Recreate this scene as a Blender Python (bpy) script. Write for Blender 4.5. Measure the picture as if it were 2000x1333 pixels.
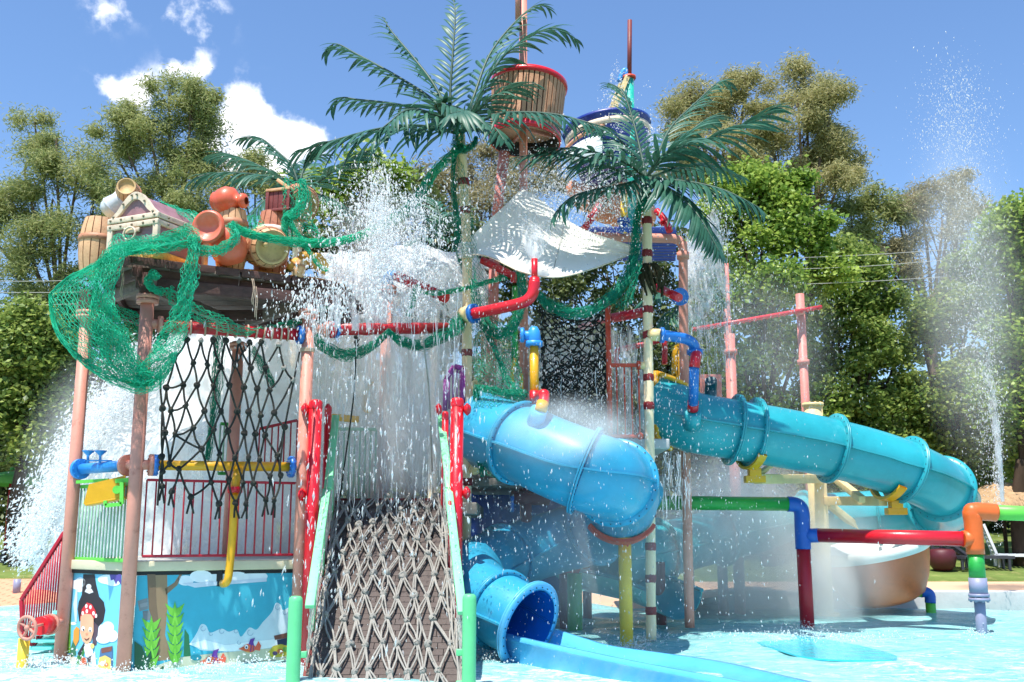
import bpy, bmesh, math, random
import numpy as np
from mathutils import Vector, Matrix, noise

random.seed(7)
RNG = np.random.default_rng(11)
scene = bpy.context.scene
COL = scene.collection
for o in list(bpy.data.objects):
    bpy.data.objects.remove(o)

# ------------------------------------------------------------------ camera, sky, sun, exposure
CAM_H = 1.62
PITCH = math.radians(10.58)
cam = bpy.data.cameras.new("camera")
cam.lens, cam.sensor_width = 36.0, 36.0
cam.clip_start, cam.clip_end = 0.1, 2000
cam_o = bpy.data.objects.new("camera", cam)
COL.objects.link(cam_o)
cam_o.location = (0, 0, CAM_H)
cam_o.rotation_euler = (math.pi / 2 + PITCH, 0, 0)
scene.camera = cam_o

TO_SUN = Vector((-0.20, -0.36, 1.0)).normalized()
SUN_EL = math.asin(TO_SUN.z)
SUN_AZ = math.atan2(TO_SUN.x, TO_SUN.y)          # clockwise from +Y
EXPOSURE = 0.78
SKY_STRENGTH = 0.125

scene.view_settings.view_transform = 'Standard'
scene.view_settings.look = 'None'
scene.view_settings.exposure = EXPOSURE
scene.view_settings.gamma = 1.0
scene.view_settings.use_curve_mapping = False
scene.cycles.max_bounces = 8
scene.cycles.transparent_max_bounces = 24
scene.cycles.volume_bounces = 4
scene.cycles.use_denoising = True
scene.cycles.caustics_reflective = False
scene.cycles.caustics_refractive = False
scene.cycles.sample_clamp_indirect = 6.0
scene.cycles.volume_step_rate = 2.0

CT, ST = math.cos(PITCH), math.sin(PITCH)


def W(px, py, Y):
    """point of the place at forward distance Y that stands on the line of sight of a photo pixel (2000 x 1333)"""
    u, v = (px - 1000) / 2000.0, (666.5 - py) / 2000.0
    fy, fz = CT - v * ST, ST + v * CT
    s = Y / fy
    return Vector((u * s, Y, CAM_H + fz * s))


def G(px, py, z=0.0):
    u, v = (px - 1000) / 2000.0, (666.5 - py) / 2000.0
    fy, fz = CT - v * ST, ST + v * CT
    s = (z - CAM_H) / fz
    return Vector((u * s, fy * s, z))


def Zat(py, Y):
    return W(1000, py, Y).z


def onplane(px, py, A, B):
    """where the line of sight meets the upright plane through A and B"""
    u, v = (px - 1000) / 2000.0, (666.5 - py) / 2000.0
    d = Vector((u, CT - v * ST, ST + v * CT))
    n = Vector((B.y - A.y, -(B.x - A.x), 0))
    o = Vector((0, 0, CAM_H))
    return o + d * ((A - o).dot(n) / d.dot(n))


def S(r, g, b):
    f = lambda c: (c / 255 / 12.92) if c / 255 <= 0.04045 else ((c / 255 + 0.055) / 1.055) ** 2.4
    return (f(r), f(g), f(b))


# world: Nishita sky with a few white clouds
world = bpy.data.worlds.new("World")
scene.world = world
world.use_nodes = True
wt = world.node_tree
wt.nodes.clear()
wn = wt.nodes.new
out = wn("ShaderNodeOutputWorld")
bg = wn("ShaderNodeBackground")
sky = wn("ShaderNodeTexSky")
sky.sky_type = 'NISHITA'
sky.sun_disc = False
sky.sun_elevation = SUN_EL
sky.sun_rotation = SUN_AZ
sky.air_density, sky.dust_density, sky.ozone_density = 1.15, 0.35, 2.6
bg.inputs["Strength"].default_value = SKY_STRENGTH
tc = wn("ShaderNodeTexCoord")
nz = wn("ShaderNodeTexNoise")
nz.inputs["Scale"].default_value = 26.0
nz.inputs["Detail"].default_value = 8
nz.inputs["Roughness"].default_value = 0.58
wt.links.new(tc.outputs["Generated"], nz.inputs["Vector"])


def wmath(op, a, b=None, c=None, clamp=False):
    n = wn("ShaderNodeMath")
    n.operation = op
    n.use_clamp = clamp
    for i, v in enumerate((a, b, c)):
        if v is None:
            continue
        if isinstance(v, (int, float)):
            n.inputs[i].default_value = v
        else:
            wt.links.new(v, n.inputs[i])
    return n.outputs[0]


cloud = None
# puffs of cloud: direction (through a photo pixel), angular size, weight
for px, py, r, wgt in [(215, 172, .013, .8), (255, 178, .014, .8), (345, 140, .012, .75), (380, 142, .014, .85), (300, 185, .016, .6), (470, 190, .016, 1.0), (490, 225, .02, 1.2), (515, 262, .022, 1.2), (455, 260, .022, 1.0),
                       (560, 272, .018, 1.0), (605, 262, .016, .8), (540, 305, .024, 1.0), (480, 320, .024, 1.0), (420, 300, .02, .9),
                       (205, 18, .014, .5), (235, 5, .014, .4), (380, 38, .02, .5), (345, 45, .014, .4), (410, 35, .014, .4),
                       (-500, 100, .05, 1.1), (-900, -200, .06, 1.1), (2700, -100, .05, 1.1), (3300, 300, .05, 1.1), (1100, -900, .05, .8), (-200, -1300, .06, 1.)]:
    d = (W(px, py, 10) - Vector((0, 0, CAM_H))).normalized()
    dn = wn("ShaderNodeVectorMath")
    dn.operation = 'DISTANCE'
    wt.links.new(tc.outputs["Generated"], dn.inputs[0])
    dn.inputs[1].default_value = d
    q = wmath('DIVIDE', dn.outputs["Value"], r)
    q = wmath('MULTIPLY', q, q)
    g = wmath('POWER', 2.718, wmath('MULTIPLY', q, -1.0))
    g = wmath('MULTIPLY', g, wgt)
    cloud = g if cloud is None else wmath('ADD', cloud, g)
cl = wmath('ADD', wmath('MINIMUM', cloud, 1.25), wmath('MULTIPLY', wmath('SUBTRACT', nz.outputs["Fac"], 0.5), 4.6))
mr = wn("ShaderNodeMapRange")
mr.interpolation_type = 'SMOOTHSTEP'
wt.links.new(cl, mr.inputs["Value"])
mr.inputs["From Min"].default_value, mr.inputs["From Max"].default_value = 0.30, 1.45
mask = wmath('MULTIPLY', mr.outputs["Result"], wmath('MULTIPLY', wmath('MINIMUM', cloud, 0.25), 4.0))
mix = wn("ShaderNodeMix")
mix.data_type = 'RGBA'
wt.links.new(mask, mix.inputs["Factor"])
tint = wn("ShaderNodeMix")
tint.data_type = 'RGBA'
tint.blend_type = 'MULTIPLY'
tint.inputs["Factor"].default_value = 1.0
wt.links.new(sky.outputs["Color"], tint.inputs["A"])
tint.inputs["B"].default_value = (0.70, 0.82, 0.97, 1)
wt.links.new(tint.outputs["Result"], mix.inputs["A"])
mix.inputs["B"].default_value = (7.8, 7.9, 8.3, 1)
wt.links.new(mix.outputs["Result"], bg.inputs["Color"])
wt.links.new(bg.outputs["Background"], out.inputs["Surface"])

sun = bpy.data.lights.new("sun", 'SUN')
sun.energy = 4.3
sun.angle = math.radians(0.55)
sun.color = (1.0, 0.955, 0.88)
sun_o = bpy.data.objects.new("sun", sun)
COL.objects.link(sun_o)
sun_o.location = (0, 0, 30)
sun_o.rotation_euler = (-TO_SUN).to_track_quat('-Z', 'Y').to_euler()


# ------------------------------------------------------------------ materials
class NT:
    def __init__(s, m):
        s.t = m.node_tree
        s.b = s.t.nodes["Principled BSDF"]

    def n(s, typ, **kw):
        x = s.t.nodes.new(typ)
        for k, v in kw.items():
            setattr(x, k, v)
        return x

    def l(s, a, b):
        s.t.links.new(a, b)


def rgba(c, k=1.0):
    return (min(1, c[0] * k), min(1, c[1] * k), min(1, c[2] * k), 1)


def mat(name, c, rough=0.4, var=0.18, scale=5.0, bump=0.08, bscale=40.0, dirt=None, dirt_amt=0.45, metal=0.0, coat=0.0, aniso=(1, 1, 1), spec=0.5, transl=0.0):
    m = bpy.data.materials.new(name)
    m.use_nodes = True
    N = NT(m)
    co = N.n("ShaderNodeTexCoord")
    mp = N.n("ShaderNodeMapping")
    mp.inputs["Scale"].default_value = aniso
    N.l(co.outputs["Object"], mp.inputs["Vector"])
    nz = N.n("ShaderNodeTexNoise")
    nz.inputs["Scale"].default_value = scale
    nz.inputs["Detail"].default_value = 6
    nz.inputs["Roughness"].default_value = 0.65
    N.l(mp.outputs["Vector"], nz.inputs["Vector"])
    rp = N.n("ShaderNodeValToRGB")
    rp.color_ramp.elements[0].position, rp.color_ramp.elements[1].position = 0.3, 0.72
    rp.color_ramp.elements[0].color = rgba(c, 1 - var)
    rp.color_ramp.elements[1].color = rgba(c, 1 + var)
    N.l(nz.outputs["Fac"], rp.inputs["Fac"])
    col = rp.outputs["Color"]
    if dirt is not None:
        nd = N.n("ShaderNodeTexNoise")
        nd.inputs["Scale"].default_value = scale * 1.7
        nd.inputs["Detail"].default_value = 9
        nd.inputs["Roughness"].default_value = 0.75
        N.l(mp.outputs["Vector"], nd.inputs["Vector"])
        mr = N.n("ShaderNodeMapRange")
        mr.inputs["From Min"].default_value = 0.72 - dirt_amt * 0.36
        mr.inputs["From Max"].default_value = 0.86 - dirt_amt * 0.2
        N.l(nd.outputs["Fac"], mr.inputs["Value"])
        mx = N.n("ShaderNodeMix", data_type='RGBA')
        N.l(mr.outputs["Result"], mx.inputs["Factor"])
        N.l(col, mx.inputs["A"])
        mx.inputs["B"].default_value = rgba(dirt)
        col = mx.outputs["Result"]
    N.l(col, N.b.inputs["Base Color"])
    rr = N.n("ShaderNodeMapRange")
    rr.inputs["To Min"].default_value, rr.inputs["To Max"].default_value = max(0.03, rough - 0.1), min(1, rough + 0.14)
    N.l(nz.outputs["Fac"], rr.inputs["Value"])
    N.l(rr.outputs["Result"], N.b.inputs["Roughness"])
    N.b.inputs["Metallic"].default_value = metal
    N.b.inputs["Coat Weight"].default_value = coat
    N.b.inputs["Specular IOR Level"].default_value = spec
    if bump:
        nb = N.n("ShaderNodeTexNoise")
        nb.inputs["Scale"].default_value = bscale
        nb.inputs["Detail"].default_value = 4
        N.l(mp.outputs["Vector"], nb.inputs["Vector"])
        bp = N.n("ShaderNodeBump")
        bp.inputs["Strength"].default_value = bump
        bp.inputs["Distance"].default_value = 0.02
        N.l(nb.outputs["Fac"], bp.inputs["Height"])
        N.l(bp.outputs["Normal"], N.b.inputs["Normal"])
    if transl:
        tr = N.n("ShaderNodeBsdfTranslucent")
        N.l(col, tr.inputs["Color"])
        ms = N.n("ShaderNodeMixShader")
        ms.inputs[0].default_value = transl
        o = N.t.nodes["Material Output"]
        N.l(N.b.outputs[0], ms.inputs[1])
        N.l(tr.outputs[0], ms.inputs[2])
        N.l(ms.outputs[0], o.inputs["Surface"])
    return m


DIRT = S(92, 74, 60)
M = {
    'salmon': mat("salmon_paint", S(212, 144, 126), .5, .12, 3, .12, 60, S(160, 92, 76), .45, spec=.4),
    'salmon2': mat("faded_pink_paint", S(204, 124, 112), .5, .12, 3, .1, 60, S(222, 160, 148), .5),
    'brownred': mat("red_brown_paint", S(122, 50, 46), .55, .15, 3, .1, 50, S(80, 40, 38), .4),
    'red': mat("red_paint", S(212, 22, 38), .32, .14, 3, .08, 50, S(150, 20, 30), .4, coat=.3),
    'redworn': mat("worn_red_paint", S(196, 24, 40), .4, .15, 5, .15, 50, S(128, 104, 92), .62),
    'redrail': mat("crimson_rail_paint", S(176, 22, 46), .4, .12, 4, .08, 50, S(120, 24, 40), .3),
    'orangered': mat("orange_red_paint", S(206, 72, 44), .45, .14, 4, .1, 50, S(150, 52, 38), .5),
    'blue': mat("blue_paint", S(30, 112, 196), .35, .14, 4, .08, 50, S(24, 70, 130), .45, coat=.2),
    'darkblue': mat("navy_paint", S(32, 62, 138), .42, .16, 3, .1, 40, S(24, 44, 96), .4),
    'lightblue': mat("sky_blue_paint", S(52, 146, 222), .35, .12, 4, .08, 50, S(28, 96, 170), .4),
    'pipeblue': mat("royal_blue_pipe", S(34, 92, 184), .4, .12, 3, .06, 50, S(30, 64, 130), .35),
    'yellow': mat("golden_yellow_paint", S(226, 164, 18), .38, .1, 4, .08, 50, S(176, 110, 20), .4, coat=.2),
    'yellowcol': mat("lemon_yellow_paint", S(252, 202, 66), .42, .1, 3, .08, 50, S(180, 150, 50), .35),
    'cream': mat("cream_steel_paint", S(236, 208, 150), .5, .12, 4, .08, 50, S(188, 150, 90), .45),
    'green': mat("green_pipe_paint", S(40, 156, 62), .4, .12, 3, .08, 50, S(40, 110, 56), .4, coat=.2),
    'limegreen': mat("light_green_paint", S(100, 196, 72), .4, .12, 3, .08, 50, S(70, 140, 60), .35),
    'mint': mat("mint_green_paint", S(130, 218, 160), .45, .09, 3, .08, 50, S(100, 160, 120), .35),
    'bollard': mat("pool_green_paint", S(98, 196, 132), .4, .08, 3, .08, 40, S(80, 150, 110), .3, coat=.15),
    'palebar': mat("pale_green_bar_paint", S(150, 190, 160), .45, .1, 4, .05, 50, S(120, 150, 130), .4),
    'orange': mat("orange_pipe_paint", S(222, 98, 34), .4, .12, 3, .08, 50, S(170, 76, 40), .4, coat=.2),
    'lilac': mat("lilac_grey_paint", S(140, 142, 168), .45, .1, 3, .08, 50, S(120, 116, 140), .4),
    'tealpaint': mat("teal_mast_paint", S(40, 176, 156), .4, .1, 3, .06, 50),
    'purple': mat("purple_paint", S(150, 36, 140), .4, .12, 4, .06, 50),
    'slideblue': mat("blue_fibreglass", S(50, 154, 190), .34, .16, 1.4, .04, 12, S(92, 168, 202), .42, coat=.25),
    'slideblue2': mat("pale_blue_fibreglass", S(86, 176, 222), .3, .14, 1.4, .03, 12, S(50, 150, 220), .38, coat=.5),
    'slidein': mat("blue_fibreglass_inside", S(24, 104, 186), .2, .09, 1.4, .03, 12, coat=.5),
    'slideteal': mat("turquoise_fibreglass", S(38, 156, 168), .34, .16, 1.2, .04, 12, S(84, 178, 184), .42, coat=.25),
    'teallight': mat("aqua_fibreglass", S(128, 234, 222), .25, .08, 1.4, .03, 12, coat=.4),
    'bolt': mat("dark_bolt_steel", S(52, 58, 70), .5, .2, 10, 0),
    'wood': mat("weathered_dark_timber", S(92, 64, 60), .7, .35, 3, .4, 30, S(112, 92, 84), .42, aniso=(1, 6, 6), spec=.3),
    'woodunder': mat("grey_brown_underside_timber", S(128, 108, 100), .75, .3, 3, .3, 30, S(50, 34, 32), .5, aniso=(1, 6, 6), spec=.3),
    'rampwood': mat("ramp_board_timber", S(98, 88, 84), .6, .25, 6, .35, 40, S(78, 56, 50), .45, aniso=(1, 4, 4), spec=.3),
    'barrelwood': mat("pale_carved_barrel", S(218, 170, 126), .6, .16, 5, .15, 30, S(160, 104, 70), .5),
    'barrelred': mat("reddish_carved_barrel", S(192, 122, 92), .6, .16, 5, .15, 30, S(130, 74, 58), .5),
    'cask_end': mat("ochre_cask_end", S(198, 164, 112), .6, .2, 5, .15, 30, S(140, 104, 66), .5),
    'barreljoint': mat("brown_stave_joint", S(120, 78, 52), .7, .2, 5, .1),
    'hoop': mat("tan_hoop", S(186, 128, 94), .55, .15, 6, .1, 30, DIRT, .4),
    'whitehoop': mat("white_hoop", S(226, 218, 208), .5, .1, 6, .1, 30, S(160, 140, 120), .4),
    'terracotta': mat("terracotta", S(218, 96, 62), .42, .12, 4, .06, 30, S(166, 66, 46), .35, coat=.25),
    'terracotta_in': mat("pale_terracotta", S(226, 118, 92), .4, .1, 4, .06, 30, coat=.3),
    'chestpanel': mat("mauve_chest_panel", S(156, 116, 122), .55, .25, 5, .15, 30, S(120, 90, 96), .5),
    'chesttrim': mat("cream_chest_trim", S(222, 202, 178), .5, .16, 6, .12, 30, S(158, 140, 110), .5),
    'stud': mat("bronze_stud", S(128, 116, 96), .45, .2, 8, .05),
    'silver': mat("whitish_metal_pot", S(208, 212, 218), .35, .1, 5, .1, 20, S(150, 156, 164), .4),
    'cratered': mat("maroon_crate_board", S(126, 58, 54), .6, .2, 5, .2, 30, S(80, 40, 38), .5),
    'sand': mat("orange_sand_render", S(232, 172, 88), .8, .2, 7, .5, 18, S(196, 124, 60), .4),
    'netgreen': mat("green_fishing_net", S(52, 208, 168), .6, .2, 4, 0, spec=.3, transl=.4),
    'netgreen2': mat("dark_green_fishing_net", S(26, 156, 124), .6, .25, 4, 0, spec=.3, transl=.3),
    'netwhite': mat("white_twine_net", S(206, 198, 184), .8, .2, 4, 0, spec=.2),
    'rope': mat("grey_climbing_rope", S(160, 156, 148), .85, .2, 5, .6, 160, S(120, 110, 100), .38, spec=.2),
    'ropedark': mat("dark_climbing_rope", S(50, 50, 48), .85, .3, 5, .6, 160, S(98, 96, 82), .5, spec=.2),
    'twine': mat("pale_rope", S(196, 172, 150), .85, .2, 5, .4, 160, spec=.2),
    'canvas': mat("white_canvas", S(246, 243, 234), .75, .06, 2, .1, 30, S(178, 172, 140), .3, transl=.28),
    'moss': mat("brown_moss_wrap", S(62, 56, 40), .95, .4, 9, .9, 30, S(30, 28, 22), .5, spec=.1),
    'bamboo': mat("cream_trunk_paint", S(250, 218, 176), .5, .1, 3, .1, 40, S(196, 150, 96), .34, aniso=(1, 1, .35)),
    'band': mat("maroon_trunk_band", S(130, 30, 34), .6, .3, 12, .3, 40, S(176, 74, 44), .4),
    'frond': mat("palm_frond_green", S(58, 108, 88), .45, .3, 2.2, .05, 20, S(118, 140, 118), .4, spec=.5, transl=.22),
    'frondrib': mat("palm_frond_rib", S(62, 88, 72), .5, .2, 3, .05),
    'bucketblue': mat("deep_blue_bucket", S(26, 50, 138), .35, .14, 2, .06, 30, S(20, 34, 100), .4, coat=.3),
    'figwhite': mat("painted_white_wing", S(206, 218, 220), .5, .1, 3, .1, 20, S(150, 166, 160), .4),
    'concrete': mat("white_pool_kerb", S(184, 182, 180), .8, .1, 2, .2, 20, S(168, 160, 150), .4),
    'fascia': mat("beige_deck_edge", S(212, 200, 168), .6, .08, 3, .1, 30, S(160, 150, 120), .35),
    'decktop': mat("wet_grey_deck", S(178, 172, 166), .35, .12, 3, .1, 30, S(140, 130, 126), .4),
    'slab': mat("grey_concrete_slab", S(126, 120, 112), .8, .15, 2, .2, 20, S(80, 76, 72), .4),
    'black': mat("black_rubber_trim", S(26, 26, 28), .6, .2, 6, .1),
    'brick': mat("terracotta_paving", S(222, 158, 122), .75, .14, 2.5, .25, 40, S(190, 120, 92), .4),
    'mortar': mat("sandy_paving_bed", S(216, 176, 142), .85, .12, 2, .2, 30),
    'lounge_w': mat("white_plastic", S(226, 228, 228), .45, .05, 4, 0),
    'lounge_d': mat("dark_grey_plastic", S(58, 60, 68), .55, .15, 4, 0),
    'tablered': mat("maroon_plastic", S(84, 26, 36), .5, .15, 4, 0),
    'canopy_g': mat("green_parasol_cloth", S(104, 176, 84), .75, .12, 2, .1, 30, S(80, 140, 70), .4, transl=.2),
    'thatch': mat("straw_thatch", S(176, 146, 112), .95, .35, 8, .8, 40, S(110, 88, 66), .5, aniso=(1, 1, .3), spec=.1),
    'bark': mat("grey_brown_bark", S(112, 96, 82), .9, .3, 3, .7, 14, S(66, 54, 46), .5, aniso=(1, 1, .3), spec=.1),
    'barkdark': mat("dark_bark", S(70, 58, 48), .9, .3, 3, .7, 14, S(44, 36, 30), .5, aniso=(1, 1, .3), spec=.1),
    'wire': mat("grey_power_cable", S(176, 176, 172), .6, .05, 3, 0),
    'salmonorange': mat("peach_figure_paint", S(224, 140, 100), .5, .15, 3, .1, 30, S(180, 96, 70), .4),
    'potorange': mat("orange_fibreglass_pot", S(200, 100, 52), .45, .16, 1.6, .08, 20, S(160, 78, 42), .4, coat=.15),
    'white': mat("white_gelcoat", S(238, 238, 234), .35, .04, 3, .04, 20),
    'runout': mat("turquoise_runout_lane", S(58, 196, 212), .12, .14, 2, .35, 9, S(150, 226, 230), .5),
}


def wood_staves():
    m = mat("cracked_stave_wood", S(198, 146, 112), .6, .16, 4, .25, 30, S(120, 70, 50), .4)
    return m


M['stave'] = wood_staves()


def flat(name, c, rough=.5):
    return mat(name, c, rough, .06, 6, .03, 60)


# ------------------------------------------------------------------ mesh building
def frames(pts):
    pts = [Vector(p) for p in pts]
    n = len(pts)
    T = []
    for i in range(n):
        a, b = pts[max(0, i - 1)], pts[min(n - 1, i + 1)]
        d = b - a
        T.append(d.normalized() if d.length > 1e-9 else Vector((0, 0, 1)))
    up = Vector((0, 0, 1)) if abs(T[0].z) < .9 else Vector((0, 1, 0))
    u = (up - T[0] * up.dot(T[0])).normalized()
    F = []
    for i in range(n):
        u = u - T[i] * u.dot(T[i])
        u = u.normalized() if u.length > 1e-6 else T[i].orthogonal().normalized()
        F.append((u, T[i].cross(u), T[i]))
    return F


def axis_frame(d):
    d = Vector(d).normalized()
    up = Vector((0, 0, 1)) if abs(d.z) < .95 else Vector((1, 0, 0))
    x = up.cross(d).normalized()
    return x, d.cross(x), d


def smooth_path(pts, k=8):
    pts = [Vector(p) for p in pts]
    o = []
    n = len(pts)
    for i in range(n - 1):
        p0, p1, p2, p3 = pts[max(0, i - 1)], pts[i], pts[i + 1], pts[min(n - 1, i + 2)]
        for j in range(k):
            t = j / k
            o.append(0.5 * ((2 * p1) + (p2 - p0) * t + (2 * p0 - 5 * p1 + 4 * p2 - p3) * t * t + (3 * p1 - p0 - 3 * p2 + p3) * t ** 3))
    o.append(pts[-1])
    return o


class MB:
    def __init__(s):
        s.v, s.f, s.m, s.sm = [], [], [], []

    def add(s, vs, fs, mi=0, smooth=True):
        b = len(s.v)
        s.v.extend([tuple(v) for v in vs])
        for f in fs:
            s.f.append(tuple(b + i for i in f))
            s.m.append(mi)
            s.sm.append(smooth)
        return s

    def tube(s, pts, r, n=12, cap=True, mi=0, smooth=True, ell=1.0):
        F = frames(pts)
        k = len(pts)
        rr = r if hasattr(r, '__len__') else [r] * k
        vs, fs = [], []
        for p, (u, w, t), q in zip(pts, F, rr):
            p = Vector(p)
            for j in range(n):
                a = 2 * math.pi * j / n
                vs.append(p + u * (math.cos(a) * q) + w * (math.sin(a) * q * ell))
        for i in range(k - 1):
            for j in range(n):
                fs.append((i * n + j, i * n + (j + 1) % n, (i + 1) * n + (j + 1) % n, (i + 1) * n + j))
        s.add(vs, fs, mi, smooth)
        if cap:
            b = len(s.v) - len(vs)
            for i0, rev in ((0, True), ((k - 1) * n, False)):
                idx = [b + i0 + j for j in range(n)]
                s.f.append(tuple(reversed(idx)) if rev else tuple(idx))
                s.m.append(mi)
                s.sm.append(False)
        return s

    def cyl(s, a, b, r, n=16, mi=0, r2=None):
        return s.tube([a, b], [r, r if r2 is None else r2], n, True, mi)

    def box(s, c, size, R=None, mi=0, bev=0.0):
        c = Vector(c)
        R = R or Matrix.Identity(3)
        x, y, z = size[0] / 2, size[1] / 2, size[2] / 2
        if bev <= 0:
            vs = [c + R @ Vector((sx * x, sy * y, sz * z)) for sz in (-1, 1) for sy in (-1, 1) for sx in (-1, 1)]
            fs = [(0, 2, 3, 1), (4, 5, 7, 6), (0, 1, 5, 4), (2, 6, 7, 3), (0, 4, 6, 2), (1, 3, 7, 5)]
            return s.add(vs, fs, mi, False)
        bm = bmesh.new()
        bmesh.ops.create_cube(bm, size=1)
        bmesh.ops.scale(bm, vec=size, verts=bm.verts)
        bmesh.ops.bevel(bm, geom=bm.edges[:], offset=bev, segments=2, affect='EDGES', profile=.6)
        bm.verts.index_update()
        vs = [c + R @ v.co for v in bm.verts]
        fs = [tuple(v.index for v in f.verts) for f in bm.faces]
        bm.free()
        return s.add(vs, fs, mi, True)

    def bar(s, a, b, w, h, up=(0, 0, 1), mi=0, bev=0.0):
        a, b = Vector(a), Vector(b)
        d = (b - a)
        L = d.length
        y = d.normalized()
        up = Vector(up)
        x = y.cross(up)
        x = x.normalized() if x.length > 1e-6 else Vector((1, 0, 0))
        z = x.cross(y)
        R = Matrix((x, y, z)).transposed()
        return s.box((a + b) / 2, (w, L, h), R, mi, bev)

    def lathe(s, prof, o, axis=(0, 0, 1), n=24, mi=0, smooth=True, a0=0.0, a1=2 * math.pi, mis=None):
        x, y, z = axis_frame(axis)
        o = Vector(o)
        full = abs(a1 - a0 - 2 * math.pi) < 1e-6
        m = n if full else n + 1
        vs = []
        for (r, h) in prof:
            for j in range(m):
                a = a0 + (a1 - a0) * j / n
                vs.append(o + x * (math.cos(a) * r) + y * (math.sin(a) * r) + z * h)
        for i in range(len(prof) - 1):
            fs = []
            for j in range(n):
                j2 = (j + 1) % m
                fs.append((i * m + j, i * m + j2, (i + 1) * m + j2, (i + 1) * m + j))
            b = len(s.v)
            if i == 0:
                s.v.extend([tuple(v) for v in vs])
                base = b
            for f in fs:
                s.f.append(tuple(base + q for q in f))
                s.m.append(mis[i] if mis else mi)
                s.sm.append(smooth)
        return s

    def ball(s, c, r, n=10, mi=0, sc=(1, 1, 1)):
        c = Vector(c)
        k = max(4, n // 2)
        vs, fs = [], []
        for i in range(k + 1):
            th = math.pi * i / k
            for j in range(n):
                a = 2 * math.pi * j / n
                vs.append(c + Vector((math.sin(th) * math.cos(a) * r * sc[0], math.sin(th) * math.sin(a) * r * sc[1], math.cos(th) * r * sc[2])))
        for i in range(k):
            for j in range(n):
                fs.append((i * n + j, (i + 1) * n + j, (i + 1) * n + (j + 1) % n, i * n + (j + 1) % n))
        return s.add(vs, fs, mi, True)

    def prism(s, poly, z0, z1, mi=0):
        n = len(poly)
        vs = [(p[0], p[1], z0) for p in poly] + [(p[0], p[1], z1) for p in poly]
        fs = [tuple(range(n - 1, -1, -1)), tuple(range(n, 2 * n))] + [(i, (i + 1) % n, n + (i + 1) % n, n + i) for i in range(n)]
        return s.add(vs, fs, mi, False)

    def slabpoly(s, pts, nrm, th, mi=0):
        """flat polygon given by 3-D points, pushed out along nrm by th"""
        nrm = Vector(nrm).normalized() * th
        n = len(pts)
        vs = [Vector(p) for p in pts] + [Vector(p) + nrm for p in pts]
        fs = [tuple(range(n - 1, -1, -1)), tuple(range(n, 2 * n))] + [(i, (i + 1) % n, n + (i + 1) % n, n + i) for i in range(n)]
        return s.add(vs, fs, mi, False)

    def grid(s, P, mi=0, smooth=True, closed_u=False):
        """P[i][j] grid of points"""
        nu, nv = len(P), len(P[0])
        vs = [p for row in P for p in row]
        fs = [(i * nv + j, i * nv + j + 1, ((i + 1) % nu) * nv + j + 1, ((i + 1) % nu) * nv + j) for i in range(nu if closed_u else nu - 1) for j in range(nv - 1)]
        return s.add(vs, fs, mi, smooth)

    def flange(s, c, d, r, th, mi=0, bolts=8, bmi=None, br=None):
        d = Vector(d).normalized()
        c = Vector(c)
        s.tube([c - d * th / 2, c + d * th / 2], r, 22, True, mi)
        if bolts:
            x, y, z = axis_frame(d)
            br = br or r * .09
            for k in range(bolts):
                a = 2 * math.pi * k / bolts
                p = c + (x * math.cos(a) + y * math.sin(a)) * r * .82
                s.tube([p - d * (th / 2 + br), p + d * (th / 2 + br)], br, 6, True, mi if bmi is None else bmi, False)
        return s

    def build(s, name, mats, parent=None, label=None, cat=None, group=None, kind=None, origin=None):
        me = bpy.data.meshes.new(name)
        V = np.array(s.v, dtype=np.float64).reshape(-1, 3)
        if parent is not None:
            og = Vector(parent['_o'])
        elif origin is not None:
            og = Vector(origin)
        else:
            lo, hi = V.min(0), V.max(0)
            og = Vector(((lo[0] + hi[0]) / 2, (lo[1] + hi[1]) / 2, lo[2]))
        V = V - np.array(og)
        me.from_pydata(V.tolist(), [], s.f)
        if not isinstance(mats, (list, tuple)):
            mats = [mats]
        for m in mats:
            me.materials.append(M[m] if isinstance(m, str) else m)
        me.polygons.foreach_set("material_index", s.m)
        me.polygons.foreach_set("use_smooth", s.sm)
        me.update()
        o = bpy.data.objects.new(name, me)
        COL.objects.link(o)
        o['_o'] = tuple(og)
        if parent is not None:
            o.parent = parent
        else:
            o.location = og
        tag(o, label, cat, group, kind)
        return o


def tag(o, label=None, cat=None, group=None, kind=None):
    if label:
        o['label'] = label
    if cat:
        o['category'] = cat
    if group:
        o['group'] = group
    if kind:
        o['kind'] = kind
    return o


def thing(name, loc, label, cat, group=None):
    o = bpy.data.objects.new(name, None)
    o.empty_display_size = .1
    COL.objects.link(o)
    o.location = loc
    o['_o'] = tuple(loc)
    return tag(o, label, cat, group)


def inst(name, me, parent, mtx):
    """a copy of a part that shares its mesh; mtx in world space"""
    o = bpy.data.objects.new(name, me)
    COL.objects.link(o)
    o.parent = parent
    o.matrix_local = Matrix.Translation(-Vector(parent['_o'])) @ mtx
    o['_o'] = parent['_o']
    return o


def mesh_of(mb, name, mats):
    me = bpy.data.meshes.new(name)
    me.from_pydata(mb.v, [], mb.f)
    for m in (mats if isinstance(mats, (list, tuple)) else [mats]):
        me.materials.append(M[m] if isinstance(m, str) else m)
    me.polygons.foreach_set("material_index", mb.m)
    me.polygons.foreach_set("use_smooth", mb.sm)
    me.update()
    return me


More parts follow.
